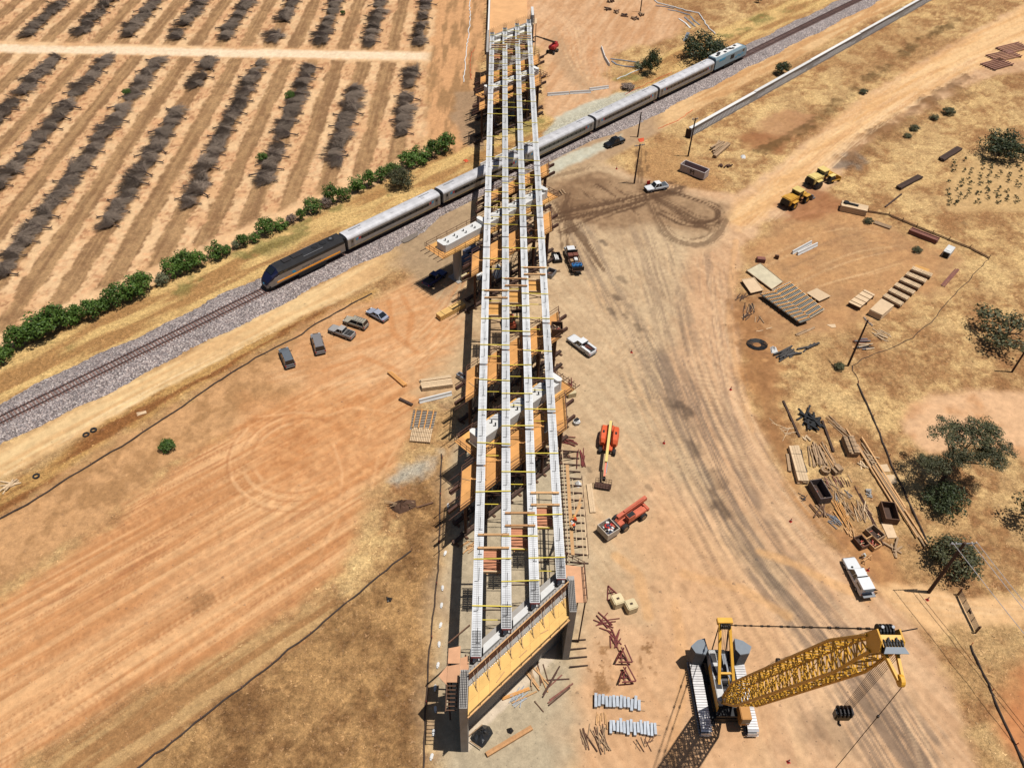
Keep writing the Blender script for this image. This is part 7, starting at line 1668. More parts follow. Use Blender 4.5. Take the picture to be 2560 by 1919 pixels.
pile('pallet', 'tan wooden pallet between the galvanised rows', 'pallet', Q(2, 3, 765, 1245), 9, 1.7, 1.5, .05, 1, 'lumber', .75, .06); pile('stick_pile', 'scatter of brown sticks by the wooden pallet', 'sticks', Q(2, 3, 705, 1405), 20, 2.8, 1.7, .4, 1, ['timber', 'lumber_old'], 1.6, .06); pile('stick_pile', 'small scatter of brown sticks past the second galvanised row', 'sticks', Q(2, 3, 1150, 1435), 9, 1.8, 1.6, .5, 1, ['timber', 'lumber_old'], 1.1, .04)
# items beside falsework
c = z3(1845, 690); t = thing('tool_box', 'beige box crate beside the falsework'.replace('box crate', 'tool crate'), 'crate', (c.x, c.y, 0), .3); MB().box(0, 0, 0, 1.5, 1.3, 1.0).build('box_body', 'block_beige', t, bevel=.05); MB().box(0, 0, 1.0, .5, .3, .1).build('handle_plate', 'timber_red', t)
for i, (x, y) in enumerate(((1915, 1045), )):
    c = z3(x, y); t = thing('bulk_bag', 'white bulk bag with black lining beside the falsework', 'bag', (c.x, c.y, 0), .2); MB().box(0, 0, 0, 1.1, 1.1, .8).build('bag_body', 'white_rough', t, bevel=.2); MB().box(0, .1, .78, .8, .6, .2, .5).build('lining', 'plastic_black', t, bevel=.08)
c = Q(2, 2, 570, 865); t = thing('plastic_sheet', 'white crumpled plastic heap by the falsework outriggers', 'tarp', (c.x, c.y, 0)); tarp(t, QQ(2, 2, (540, 850), (575, 830), (605, 865), (575, 895), (550, 885)), .6, 'white_rough', 21)
t = open_box('wooden_bin', 'open brown bin of tools standing on the platform edge', z4(1770, 1330, 9.9), 0, 1.8, 2.0, 1.0, 'timber', 9.9, junk=6)
c = z4(1765, 445); open_box('steel_bin', 'dark steel bin of white pipes beside the flatbed truck', c, head(z4(1735, 380), z4(1775, 480)), 2.6, 1.7, .9, 'steel_dark', junk=0)
pile('pipe_pile', 'white pipes lying inside the steel bin', 'pipes', Vector((c.x, c.y, 0)), 9, 2.0, head(z4(1735, 380), z4(1775, 480)), .03, 1, 'white_rough', .6, .06, z=.35)
c = z4(1685, 640); open_box('steel_bin', 'grey steel bin half beneath the girders', c, head(z4(1660, 690), z4(1720, 620)), 2.2, 1.6, .9, 'steel_grey', junk=3)
pile('pallet', 'small grey pallet between steel bin and flatbed', 'pallet', z4(1765, 595), 7, 1.2, .2, .1, 1, 'lumber_old', .5, .06)
for i, (x, y) in enumerate(((700, 335), (640, 430))):
    c = z4(x, y, 1.2); t = thing('storage_container', ['blue grey storage box in pier shade, the one toward the railway', 'blue grey storage box in pier shade, the one toward the shaded pickup'][i], 'container', (c.x, c.y, 0), R(45)); MB().box(0, 0, .1, 3.4, 2.0, 1.5).build('container_body', 'cont_blue', t, bevel=.04); MB().box(0, 0, 0, 3.2, 1.8, .1).build('skid', 'steel_dark', t); MB().box(0, 0, 1.61, 3.2, .08, .05).build('lid_seam', 'steel_dark', t)
c = z4(605, 690); t = thing('concrete_block', 'beige block with yellow beam by the pier column', 'block', (c.x, c.y, 0), R(30)); MB().box(0, 0, 0, 1.5, 1.4, 1.1).build('block_body', 'block_beige', t, bevel=.06); MB().beam((.3, -.6, 1.2), (2.4, .4, 1.2), .3, .25).build('yellow_beam', 'crane_yellow', t)
c = z4(800, 690); t = thing('white_tank', 'white square tank in the bridge shade'.replace('square', 'plastic cube'), 'tank', (c.x, c.y, 0)); MB().box(0, 0, .1, 1.2, 1.2, 1.2).build('tank_body', 'white_rough', t, bevel=.1); MB().box(0, 0, 0, 1.2, 1.2, .1).build('pallet_base', 'timber', t)
t = thing('white_shelter', 'white tarp covered stack beneath the middle girders', 'tarp', (z4(1040, 600).x, z4(1040, 600).y, 0)); tarp(t, [z4(1000, 520), z4(1040, 500), z4(1085, 560), z4(1080, 660), z4(1010, 700), z4(960, 640)], 1.4, 'white_rough', 31)
c = z3(485, 490); t = thing('steel_beam', 'short grey steel channel standing by the lumber stacks', 'beam', (c.x, c.y, 0), R(-40)); MB().box(0, 0, 0, 2.2, .9, .9).build('channel', 'galv', t); MB().box(0, 0, .9, 2.0, .5, .04).build('channel_recess', 'steel_dark', t)
for i, cs in enumerate([[(1230, 385), (1290, 345), (1400, 345), (1395, 385), (1320, 430), (1280, 445), (1240, 425)], [(1365, 330), (1420, 290), (1470, 285), (1465, 310), (1420, 345)]]):
    P_ = QQ(1, 1, *cs); o = P_[0]; t = thing('asphalt_slab', ['broken asphalt slab at the ballast edge', 'small dark asphalt slab beside the coach shadow'][i], 'slab', (o.x, o.y, 0)); MB().prism([(p.x - o.x, p.y - o.y) for p in P_], -.05, .22 + .05 * i).build('slab', 'asphalt', t)
# right scaffold of timber outriggers on the haul road side
def outrigger_frame():
    t = thing('edge_scaffold', 'cantilevered timber edge scaffold with long planks on the haul road side', 'scaffold', (11, 66, 0)); o = Vector((11, 66, 0))
    zt = 10.2
    for q in range(16):
        y = 57.5 + q * 1.25; MB().beam((9.3 - o.x, y - o.y, zt), (12.7 - o.x, y - .25 - o.y, zt), .16, .18).build('outrigger', 'steel_rust', t)
        MB().beam((9.2 - o.x, y - o.y, zt - 1.2), (12.2 - o.x, y - .2 - o.y, zt - .1), .08, .08).build('outrigger_strut', 'steel_rust', t)
    for q, x in enumerate((10.2, 10.75, 11.35, 12.1, 12.6)):
        y0, y1 = 57.2 + (q % 3) * 1.2, 76 - q * 2.6; MB().beam((x - o.x, y0 - o.y, zt + .16), (x + .1 - o.x, y1 - o.y, zt + .16), .1 if q != 1 else .45, .08).build('runner_plank', 'lumber_pale' if q != 1 else 'lumber', t)
    for q in range(2): MB().beam((10.6 + q * .5 - o.x, 63 + q * .5 - o.y, zt + .26), (12.4 - o.x, 66.5 + q - o.y, zt + .3), .25, .06).build('cross_plank', 'lumber', t)
    for q in range(5): MB().tube((12.7 - o.x, 58 + q * 3.2 - o.y, zt), (12.7 - o.x, 58 + q * 3.2 - o.y, zt + 1.1), .04, 4).build('rail_post', 'rebar', t)
    MB().beam((12.7 - o.x, 58 - o.y, zt + 1.05), (12.7 - o.x, 70.8 - o.y, zt + 1.05), .06, .06).build('guardrail', 'rebar', t)
    for q in range(3): MB().tube((11.0 - o.x, 60 + q * 7 - o.y, 0), (9.9 - o.x, 60 + q * 7 - o.y, zt - .1), .09, 6).build('prop', 'steel_rust', t)
outrigger_frame()
pile('lumber_pile', 'tan pallet lying in the bridge shade by the silt fence', 'pallet', g(1060 + 565 * .199, 1150 + 1090 * .199), 7, 2.0, .75, .1, 1, 'lumber', .8, .07)
# rock roots heap, misc on left
c = Q(1, 2, 1260, 1050); t = thing('root_heap', 'heap of grey roots and soil in the dry grass', 'heap', (c.x, c.y, 0)); tarp(t, QQ(1, 2, (1145, 1045), (1220, 1005), (1300, 1020), (1380, 1000), (1385, 1060), (1310, 1095), (1240, 1120), (1170, 1085)), 1.2, 'timber', 41)
for q in range(12): MB().tube((random.uniform(-2, 2), random.uniform(-.6, .6), .5), (random.uniform(-3, 3), random.uniform(-1, 1), .9), .08, 4, .03).build('root', 'lumber_old', t)
lumber('log', 'single bare log lying beside the root heap', Q(1, 2, 1390, 1068), Q(1, 2, 1530, 1025), 1, 1, .22, .2, 'timber', jit=0, bear=False)
t = thing('flat_sheet', 'pale cardboard sheet lying in the railway grass', 'sheet', (Q(0, 2, 1220, 252).x, Q(0, 2, 1220, 252).y, 0)); tarp(t, QQ(0, 2, (1175, 245), (1220, 238), (1260, 228), (1265, 250), (1215, 265), (1180, 280)), .12, 'lumber_pale', 42)
c = Q(0, 2, 75, 875); pile('scrap_pile', 'small tangle of pale branches in the railway grass', 'branches', c, 12, 2.4, .8, .6, 1, 'lumber_pale', .7, .1)
for i, (x, y) in enumerate(((315, 797), (745, 440), (810, 400))):
    c = Q(0, 2, x, y); t = thing('old_tyre', ['black tyre lying alone in the grass by the pale branches', 'black tyre of the pair, on the branch side', 'black tyre of the pair, on the cardboard side'][i], 'tyre', (c.x, c.y, 0)); mb = MB(); mb.path([(.42 * math.cos(a * .5236), .42 * math.sin(a * .5236), .15) for a in range(13)], .14, 6); mb.build('tyre', 'rubber', t)
for i, (r_, x, y) in enumerate(((3, 1612, 105), (3, 1603, 255), (3, 1595, 425), (3, 1582, 590), (3, 1572, 770), (3, 1548, 965), (3, 1550, 1150), (3, 1535, 1350), (3, 1518, 1560), (2, 1660, 1050), (2, 1635, 1460))):
    c = Q(1, r_, x, y); t = thing('sand_bag', 'white sandbag on the verge along the bridge shadow', 'bag', (c.x, c.y, 0), 1.5 + random.uniform(-.2, .2), 'sandbags'); MB().box(0, 0, 0, .75, .35, .25).build('bag', 'white_rough', t, bevel=.09); MB().box(-.42, 0, .05, .14, .2, .14).build('tied_neck', 'white_rough', t)
# orange netting
for i, (pts, l) in enumerate(((QQ(2, 0, (1085, 1200), (1140, 1190), (1140, 1225), (1095, 1228)), 'orange safety net heaped at the short pole'), (QQ(1, 0, (1785, 1385), (1820, 1375), (1840, 1395), (1810, 1405)), 'red net scrap in grass beside the bridge shadow'))):
    t = thing('safety_net', l, 'net', (pts[0].x, pts[0].y, 0)); tarp(t, pts, .3, 'orange_net', 50 + i)
sock(QQ(1, 0, (1890, 420), (1860, 480), (1850, 560), (1865, 690)), 'loose red net line between sock and far abutment', 'orange_net', .06, 'safety_net', 2, 'orange_net', 'net', .5)
sock(QQ(2, 0, (970, 820), (1080, 770), (1200, 710), (1380, 625)), 'low orange net line along the far side of the train', 'orange_net', .06, 'safety_net', 0, 'orange_net', 'net', .3)
sock(QQ(2, 0, (1260, 1115), (1400, 1060), (1560, 950)), 'low orange net line between haul track and wall', 'orange_net', .06, 'safety_net', 0, 'orange_net', 'net', .3)
t = thing('barrel_barrier', 'orange barricade panel beside the white crew cab pickup', 'barricade', (Q(2, 0, 1175, 1600).x, Q(2, 0, 1175, 1600).y, 0), .4); MB().box(0, 0, .3, .9, .1, .9).build('board', 'red_plastic', t)
for x in (-.35, .35): MB().box(x, 0, 0, .1, .6, .3).build('foot', 'steel_dark', t)
pile('stump_posts', 'three short wooden stakes lying by the white pier end block', 'stakes', g(1040 + 1950 * .187, 330 + 800 * .187), 4, 1.8, 2.0, .1, 1, 'lumber_old', 1.0, .12)
# ================================================================== VEGETATION
def leaf_mesh(name, rx, rz, n, leaf, seed, clumps=14, flat=0.0, low=.15, fill=.55):
    rng = random.Random(seed); cs = []
    for i in range(clumps):
        while True:
            p = Vector((rng.uniform(-1, 1), rng.uniform(-1, 1), rng.uniform(-.55, 1)))
            if .35 < p.length < .95: break
        cs.append((p, rng.uniform(.26, .48)))
    mb = MB()
    for i in range(n):
        c, r_ = cs[rng.randrange(clumps)]
        while True:
            q = Vector((rng.uniform(-1, 1), rng.uniform(-1, 1), rng.uniform(-1, 1)))
            if fill < q.length < 1: break
        p = c + q * r_
        p = Vector((p.x * rx, p.y * rx, (p.z * (1 - low) + 1 - low * .2) * rz * .5 + rz * low * .3))
        if p.z < .04: p.z = rng.uniform(.04, .2)
        nrm = (q + Vector((rng.uniform(-.7, .7), rng.uniform(-.7, .7), rng.uniform(-.2, .9)))).normalized()
        a = nrm.orthogonal().normalized(); a = Matrix.Rotation(rng.uniform(0, 6.28), 3, nrm) @ a; b = nrm.cross(a)
        l_ = leaf * rng.uniform(.6, 1.3); w_ = l_ * .55
        o = len(mb.v); mb.v += [tuple(p - a * l_), tuple(p + b * w_), tuple(p + a * l_), tuple(p - b * w_)]; mb.f.append((o, o + 1, o + 2, o + 3))
    return mb.mesh(name, fix=False)
def leaf_mat(name, c1, c2):
    mt = bpy.data.materials.new(name); mt.use_nodes = True; n = mt.node_tree; b = n.nodes['Principled BSDF']; b.inputs['Roughness'].default_value = .6; b.inputs['Specular IOR Level'].default_value = .25
    ge = n.nodes.new('ShaderNodeNewGeometry'); oi = n.nodes.new('ShaderNodeObjectInfo')
    cr = n.nodes.new('ShaderNodeMix'); cr.data_type = 'RGBA'; cr.inputs[6].default_value = (*A(*c1), 1); cr.inputs[7].default_value = (*A(*c2), 1)
    n.links.new(ge.outputs['Random Per Island'], cr.inputs[0])
    mr = n.nodes.new('ShaderNodeMapRange'); mr.inputs[3].default_value = .8; mr.inputs[4].default_value = 1.2; n.links.new(oi.outputs['Random'], mr.inputs[0])
    vm = n.nodes.new('ShaderNodeVectorMath'); vm.operation = 'SCALE'; n.links.new(cr.outputs[2], vm.inputs[0]); n.links.new(mr.outputs[0], vm.inputs['Scale']); n.links.new(vm.outputs[0], b.inputs['Base Color'])
    MATS[name] = mt
leaf_mat('leaf_green', (58, 88, 24), (100, 128, 48)); leaf_mat('leaf_dark', (44, 54, 28), (76, 86, 46)); leaf_mat('leaf_olive', (62, 66, 40), (104, 102, 66)); leaf_mat('leaf_grey', (110, 116, 84), (150, 150, 112)); leaf_mat('leaf_dead', (120, 100, 90), (156, 136, 120))
M('bark', (98, 80, 68), .9, var=.25, scale=2)
def trunk_mesh(name, h, r, n_l, seed, spread=.5):
    rng = random.Random(seed); mb = MB(); p0 = Vector((0, 0, -.15)); p1 = Vector((rng.uniform(-.1, .1) * h, rng.uniform(-.1, .1) * h, h * .45))
    mb.tube(p0, p1, r, 7, r * .75)
    for i in range(n_l):
        a = 6.28 * i / n_l + rng.uniform(-.3, .3); q = p1 + Vector((math.cos(a) * spread * h, math.sin(a) * spread * h, h * rng.uniform(.2, .5)))
        m_ = p1.lerp(q, .5) + Vector((0, 0, .06 * h)); mb.tube(p1, m_, r * .5, 5, r * .35); mb.tube(m_, q, r * .35, 5, r * .12)
        for j in range(2):
            q2 = m_ + Vector((rng.uniform(-.3, .3) * h, rng.uniform(-.3, .3) * h, rng.uniform(.1, .3) * h)); mb.tube(m_, q2, r * .25, 4, r * .08)
    return mb.mesh(name, fix=False)
BU = [leaf_mesh('bush_leaves', 1.05, 2.0, 1500, .105, 100 + i, 30, fill=.45) for i in range(5)]; ST = [trunk_mesh('bush_stem', 1.3, .1, 4, 60 + i, .35) for i in range(3)]
def bush(p, s_, label, mat='leaf_green', group='hedge', name='hedge_bush', sz=None, i=0, cat='bush'):
    t = thing(name, label, cat, (p.x, p.y, 0), random.random() * 6.28, group)
    o = link('crown', BU[i % 5], None, t); o.scale = (s_, s_, sz or s_)
    if not o.data.materials: o.data.materials.append(None)
    o.material_slots[0].link = 'OBJECT'; o.material_slots[0].material = MATS[mat]
    o = link('trunk', ST[i % 3], 'bark', t); o.scale = (s_, s_, (sz or s_))
    return t
HB = [(-6, 782, 1.9), (15, 768, 1.7), (42, 748, 2.0), (72, 738, 2.2), (98, 722, 2.3), (125, 708, 2.2), (150, 698, 2.0), (172, 693, 1.6), (205, 682, 1.9), (228, 668, 1.5), (255, 655, 2.0), (285, 642, 2.2), (314, 628, 2.2), (378, 594, 2.0), (402, 582, 2.3), (428, 578, 1.7), (470, 556, 1.7), (492, 547, 1.1), (527, 530, 1.3), (552, 522, 1.1), (577, 503, 1.8), (607, 494, 1.3), (650, 474, 1.2), (676, 458, 1.7), (720, 436, 2.0), (744, 431, 1.4), (772, 411, 2.0), (798, 402, 1.9), (824, 390, 1.7), (848, 379, 1.8), (882, 361, 2.0), (906, 351, 2.2), (934, 339, 2.1), (962, 327, 2.2)]
for i, (x, y, s_) in enumerate(HB): bush(fv(x, y), s_ * random.uniform(.85, 1.2), 'leafy bright green bush in the hedge between orchard and railway', i=i, sz=s_ * random.uniform(.85, 1.15))
bush(fv(352, 614), 1.3, 'blue grey shrub breaking the green hedge row', 'leaf_grey', None, 'grey_shrub', i=1); bush(fv(512, 536), .9, 'small grey green weed clump in the hedge gap', 'leaf_grey', None, 'grey_shrub', i=2)
bush(fv(732, 585) if 0 else Q(1, 1, 305, 270), 1.1, 'dry brown shrub standing between two hedge bushes beside the locomotive', 'leaf_dead', None, 'dry_shrub', i=3); bush(Q(1, 1, 610, 130), 1.2, 'greyish dry shrub at the foot of a hedge bush by the coach', 'leaf_dead', None, 'dry_shrub', i=4)
bush(Q(0, 2, 1450, 555), 1.35, 'lone bright green bush on bare dirt by the silt fence', 'leaf_green', None, 'lone_bush', .8, 2)
bush(Q(2, 0, 1095, 590), 1.6, 'grey green scrub beside the round bush behind the train', 'leaf_grey', None, 'grey_shrub', .9, 1)
bush(Q(2, 0, 2125, 25), 1.0, 'small dark bush alone on the far yellow grass', 'leaf_dark', None, 'lone_bush', 1.2, 0)
bush(Q(3, 0, 110, 640), 2.1, 'dark bush growing against the concrete wall', 'leaf_dark', None, 'lone_bush', 1.8, 3)
bush(Q(2, 0, 1000, 765), 2.0, 'dry brown scrub between coach and barrier rails', 'leaf_dead', None, 'dry_shrub', .7, 2)
for i, (c, r, x, y, s_) in enumerate(((3, 0, 1550, 985, 1.6), (3, 0, 1430, 1030, 1.2), (3, 0, 1260, 1130, 1.3), (3, 0, 1200, 1190, 1.0), (3, 0, 820, 810, 1.2), (3, 1, 865, 265, 1.0), (3, 1, 1285, 515, 1.0), (3, 1, 610, 1520, 1.0))):
    bush(Q(c, r, x, y), s_, ['ragged green scrub on the haul road bank, largest clump', 'ragged green scrub beside the largest bank clump', 'low green scrub lower on the haul road bank', 'low green scrub at the bottom of the bank row', 'low weeds along the field side of the haul road', 'weed clump between trestle and pinkish planks', 'weed clump by the slatted forms path', 'weed clump at the yard pole foot'][i], 'leaf_olive', None, 'weed_clump', s_ * .55, i)
TL = [leaf_mesh('tree_leaves', 1.0, 1.7, 3600, .06, 200 + i, 40, fill=.4) for i in range(2)]; OPN = leaf_mesh('open_leaves', 1.0, 1.1, 1500, .055, 220, 16, low=.05, fill=.1)
TT = [trunk_mesh('tree_trunk', 1.0, .05, 6, 80 + i, .45) for i in range(2)]
def tree(p, s_, h, label, mat, kind=0, zc=0.0, tr=1.0, name='dense_tree'):
    t = thing(name, label, 'tree', (p.x, p.y, 0), random.random() * 6)
    o = link('crown', (TL[kind] if kind < 2 else OPN), None, t); o.scale = (s_, s_, h); o.location = (0, 0, zc)
    if not o.data.materials: o.data.materials.append(None)
    o.material_slots[0].link = 'OBJECT'; o.material_slots[0].material = MATS[mat]
    o = link('trunk', TT[kind % 2], 'bark', t); o.scale = (s_ * tr, s_ * tr, (zc + h) * tr)
    return t
tree(Q(1, 0, 1255, 1610), 2.9, 2.8, 'rounded grey green tree at the end of the hedge by the coach', 'leaf_olive', 0)
tree(Q(2, 0, 1640, 520), 6.6, 4.4, 'large dark evergreen tree beside the tail locomotive', 'leaf_dark', 1)
tree(Q(2, 0, 1190, 640), 2.7, 4.2, 'upright dark round tree behind the middle coaches', 'leaf_dark', 0)
tree(Q(3, 0, 1990, 1345), 5.2, 3.6, 'bushy dark tree above the young vine plot'.replace('above', 'beside'), 'leaf_dark', 1)
tree(Q(3, 1, 2010, 1300), 6.2, 4.6, 'sparse dark oak at the edge of dry grass by the clearing', 'leaf_olive', 2, 1.0, 1.0, 'open_tree')
big = Q(3, 2, 1465, 905)
tb = thing('open_tree', 'tall open oak with forked trunk casting shade over the skip', 'tree', (big.x, big.y, 0))
mb = MB(); K = [Vector((0, 0, -.2)), Vector((.3, .5, 2.8)), Vector((.9, 1.2, 5.2))]
mb.tube(K[0], K[1], .42, 8, .34); mb.tube(K[1], K[2], .34, 8, .26)
OC = [(-3.0, -.5, 6.6, 2.0), (-1.2, 3.6, 9.4, 2.6), (2.2, 2.0, 9.6, 3.4), (4.6, 3.8, 9.8, 2.6), (6.6, 2.2, 9.0, 2.4), (1.0, 5.6, 9.0, 2.6), (4.2, -.2, 8.2, 2.2), (6.2, -.8, 7.4, 1.6), (-4.4, .6, 6.4, 1.2), (.2, .2, 7.6, 1.8), (8.2, 1.2, 8.4, 1.6)]
for (x, y, z, r_) in OC:
    q = Vector((x, y, z)); m_ = K[2].lerp(q, .55) + Vector((0, 0, -.3)); mb.tube(K[2] if z > 7 else K[1], m_, .15, 5, .1); mb.tube(m_, q, .1, 5, .03)
mb.build('trunk', 'bark', tb)
for i, (x, y, z, r_) in enumerate(OC):
    o = link('foliage_clump', OPN if i % 3 else TL[0], None, tb); o.scale = (r_ * 1.12, r_ * 1.0, r_ * .65); o.location = (x, y, z - r_ * .6); o.rotation_euler = (0, 0, i)
    o.material_slots[0].link = 'OBJECT'; o.material_slots[0].material = MATS['leaf_olive']
tree(Q(3, 2, 1500, 1060), 3.1, 2.4, 'dark shrub crowding the foot of the tall open oak', 'leaf_dark', 0, name='dense_shrub')
tree(Q(3, 2, 1560, 1560), 3.5, 2.6, 'broad dark shrub behind the heavy driveway pole', 'leaf_olive', 1, name='dense_shrub')
tree(Q(3, 2, 2400, 1230), 5.0, 4.6, 'oak standing at the clearing edge past the tall open oak', 'leaf_olive', 2, 2.0, 1.0, 'open_tree')
# young vines
VM = [leaf_mesh('vine_leaves', .62, .95, 90, .13, 300 + i, 6) for i in range(3)]
k_ = 0
for r_ in range(10):
    for c_ in range(9):
        base = Q(3, 0, 1600 + c_ * 84 - r_ * 6, 1400 + r_ * 42 - c_ * 5); x = base.x + random.uniform(-.5, .5); y = base.y + random.uniform(-.5, .5)
        if random.random() < .14: continue
        t = thing('young_vine', 'small green vine plant in the pale plot by the bushy dark tree', 'plant', (x, y, 0), random.random() * 6, 'young vines')
        o = link('leaves', VM[k_ % 3], 'leaf_olive', t); s_ = random.uniform(.8, 1.25); o.scale = (s_, s_, s_); MB().tube((0, 0, 0), (0, 0, .7), .03, 4).build('stem', 'bark', t); k_ += 1
# ---------------------------------------------------------------- uprooted orchard
def dead_tree(seed):
    rng = random.Random(seed); tr = MB(); br = MB()
    p = Vector((-2.5, 0, .3)); q = Vector((-1.5, rng.uniform(-.2, .2), .5)); tr.tube(p, q, .14, 6, .1)
    for i in range(6):
        a = 6.28 * i / 6; tr.tube(p, p + Vector((-.25 - rng.random() * .3, math.cos(a) * .4, math.sin(a) * .28 + .05)), .06, 4, .02)
    tw = []
    for i in range(9):
        a = rng.uniform(-.7, .7); e = rng.uniform(.0, .6); L = rng.uniform(1.3, 2.3)
        m_ = q + Vector((math.cos(a) * L * .5, math.sin(a) * L * .5, .1 + e * .4)); r2 = m_ + Vector((math.cos(a) * L, math.sin(a) * L * 1.1 + rng.uniform(-.3, .3), e * .3 - .15))
        tr.tube(q, m_, .055, 4, .04); tr.tube(m_, r2, .04, 4, .018); tw.append((q, m_, r2, a))
    for i in range(1000):
        a, b, c, an = tw[rng.randrange(9)]; k = rng.random(); s0 = (a.lerp(b, .4 + k * 1.7) if k < .3 else b.lerp(c, (k - .3) / .7)); s0 = s0 + Vector((rng.gauss(0, .15), rng.gauss(0, .15), rng.gauss(0, .08)))
        aa = an + rng.gauss(0, .55); l_ = rng.uniform(.4, 1.25); e = s0 + Vector((math.cos(aa) * l_, math.sin(aa) * l_, rng.uniform(-.3, .4) * l_)); e.z = max(.03, e.z - .08); s0.z = max(.05, s0.z); br.tube(s0, e, .020, 3, .008, cap=False)
    return tr.mesh('fallen_trunk', fix=False), br.mesh('fallen_branches', fix=False)
M('dead_bark', (92, 76, 68), .9, var=.2); M('dead_twig', (144, 126, 110), .9, var=.2, scale=1, rnd=.22)
DT_ = [dead_tree(500 + i) for i in range(6)]
rows = {0: [(189, 206), (208, 227)], 1: [(175, 182), (184, 217)], 2: [(165, 184), (187, 229)], 3: [(155, 231)], 4: [(146, 203), (213, 221), (225, 231)], 5: [(128, 230)], 6: [(160, 231)], 7: [(186, 230)],
        10: [(245.5, 252), (258, 262), (267, 286)], 11: [(245, 286)], 12: [(245, 286)], 13: [(246, 253), (262, 286)], 14: [(246, 282)], 15: [(245, 286)], 16: [(246, 284)], 17: [(247, 276)], 18: [(245, 274)]}
cnt = 0; sp = 2.85
for k in sorted(rows):
    xk = -24.2 - 14.55 * (k % 10)
    for (y0, y1) in rows[k]:
        y = y0 + random.uniform(0, .8); side = 0
        while y < y1 and cnt < 299:
            if xk > -0.46 * y - 60 and random.random() > .03:
                rz = (0 if side else math.pi) + random.gauss(0, .4)
                t = thing('uprooted_tree', 'uprooted leafless tree, %s windrow from the bridge, %s the farm lane' % (['first', 'second', 'third', 'fourth', 'fifth', 'sixth', 'seventh', 'eighth', 'ninth'][k % 10], 'railway side of' if k < 10 else 'beyond'), 'tree', (xk + random.uniform(-.5, .5) + (-.1 if side else .1), y, 0), rz, 'uprooted orchard trees')
                a, b = DT_[(cnt * 5 + k) % 6]; s_ = random.uniform(1.0, 1.4)
                o = link('trunk', a, 'dead_bark', t); o.scale = (s_, s_, s_); o = link('branches', b, 'dead_twig', t); o.scale = (s_ * 1.05, s_ * 1.2, s_ * random.uniform(.7, 1.1)); cnt += 1
            side ^= 1; y += sp * random.uniform(.8, 1.2) * (.5 if k in (0,) else .56) * 1.72
for (c, r, x, y, s_) in ((1, 0, 300, 860, 1.3), (1, 0, 60, 1400, 1.3), (0, 0, 1100, 830, 1.1), (1, 0, 750, 130, .8)):
    bush(Q(c, r, x, y), s_, 'green regrowth sprouting among the grey windrows', 'leaf_green', 'regrowth among windrows', 'regrowth_shrub', s_ * .9, int(x))
# ---------------------------------------------------------------- ground cover and clods
def scatter():
    rng = np.random.default_rng(5)
    HX = np.abs(UU.ravel()) < 1.04; vis = HX & (GY > 28) & (GY < 300)
    area = (98.5 ** 2 + GY ** 2) / 1e4
    pg = np.where(vis, np.clip(GRS - .3, 0, 1) * area, 0); pg /= pg.sum()
    idx = rng.choice(NP_, 42000, p=pg)
    V, Fc, Cc = [], [], []
    for j in idx:
        x = GX[j] + rng.uniform(-.3, .3); y = GY[j] + rng.uniform(-.3, .3); z = GZ[j] - .05; c = np.minimum(COLR[j] * rng.uniform(.8, 1.5), .7)
        h = rng.uniform(.05, .13); w_ = rng.uniform(.10, .2)
        for q in range(3):
            a = rng.uniform(0, 6.28); dx, dy = math.cos(a) * w_, math.sin(a) * w_; lx, ly = rng.uniform(-.5, .5, 2)
            o = len(V); V += [(x - dx, y - dy, z), (x + dx, y + dy, z), (x + lx, y + ly, z + h)]; Fc.append((o, o + 1, o + 2)); Cc += [(*c, 1)] * 3
    me = bpy.data.meshes.new('dry_grass'); me.from_pydata(V, [], Fc)
    at = me.attributes.new('earth', 'FLOAT_COLOR', 'POINT'); at.data.foreach_set('color', np.array(Cc).ravel())
    mt = bpy.data.materials.new('straw'); mt.use_nodes = True; n = mt.node_tree; a3 = n.nodes.new('ShaderNodeAttribute'); a3.attribute_name = 'earth'; n.links.new(a3.outputs['Color'], n.nodes['Principled BSDF'].inputs['Base Color']); n.nodes['Principled BSDF'].inputs['Roughness'].default_value = .9
    o = link('dry_grass', me, mt, kind='stuff'); o['label'] = 'dry straw coloured grass tufts over the open ground'; o['category'] = 'grass'
    pc = np.where(vis, np.clip(1.2 - np.abs(GRS - .2) * 4, 0.04, 1) * area * (1 - sst(1, 3, 7 - DT)), 0); pc /= pc.sum(); idx = rng.choice(NP_, 12000, p=pc); V, Fc, Cc = [], [], []
    for j in idx:
        x = GX[j] + rng.uniform(-.3, .3); y = GY[j] + rng.uniform(-.3, .3); s_ = rng.uniform(.05, .16) * (1.0 if rng.random() > .04 else 2); z = GZ[j]; c = COLR[j] * rng.uniform(.75, 1.1); o = len(V)
        V += [(x - s_, y - s_ * .6, z - .02), (x + s_, y - s_ * .8, z - .02), (x + s_ * .7, y + s_, z - .02), (x - s_ * .8, y + s_ * .7, z - .02), (x + rng.uniform(-.3, .3) * s_, y, z + s_ * .5)]; Fc += [(o, o + 1, o + 4), (o + 1, o + 2, o + 4), (o + 2, o + 3, o + 4), (o + 3, o, o + 4)]; Cc += [(*c, 1)] * 5
    me = bpy.data.meshes.new('soil_clods'); me.from_pydata(V, [], Fc); at = me.attributes.new('earth', 'FLOAT_COLOR', 'POINT'); at.data.foreach_set('color', np.array(Cc).ravel())
    o = link('soil_clods', me, mt, kind='stuff'); o['label'] = 'loose clods and small stones scattered over bare dirt'; o['category'] = 'soil'
scatter()
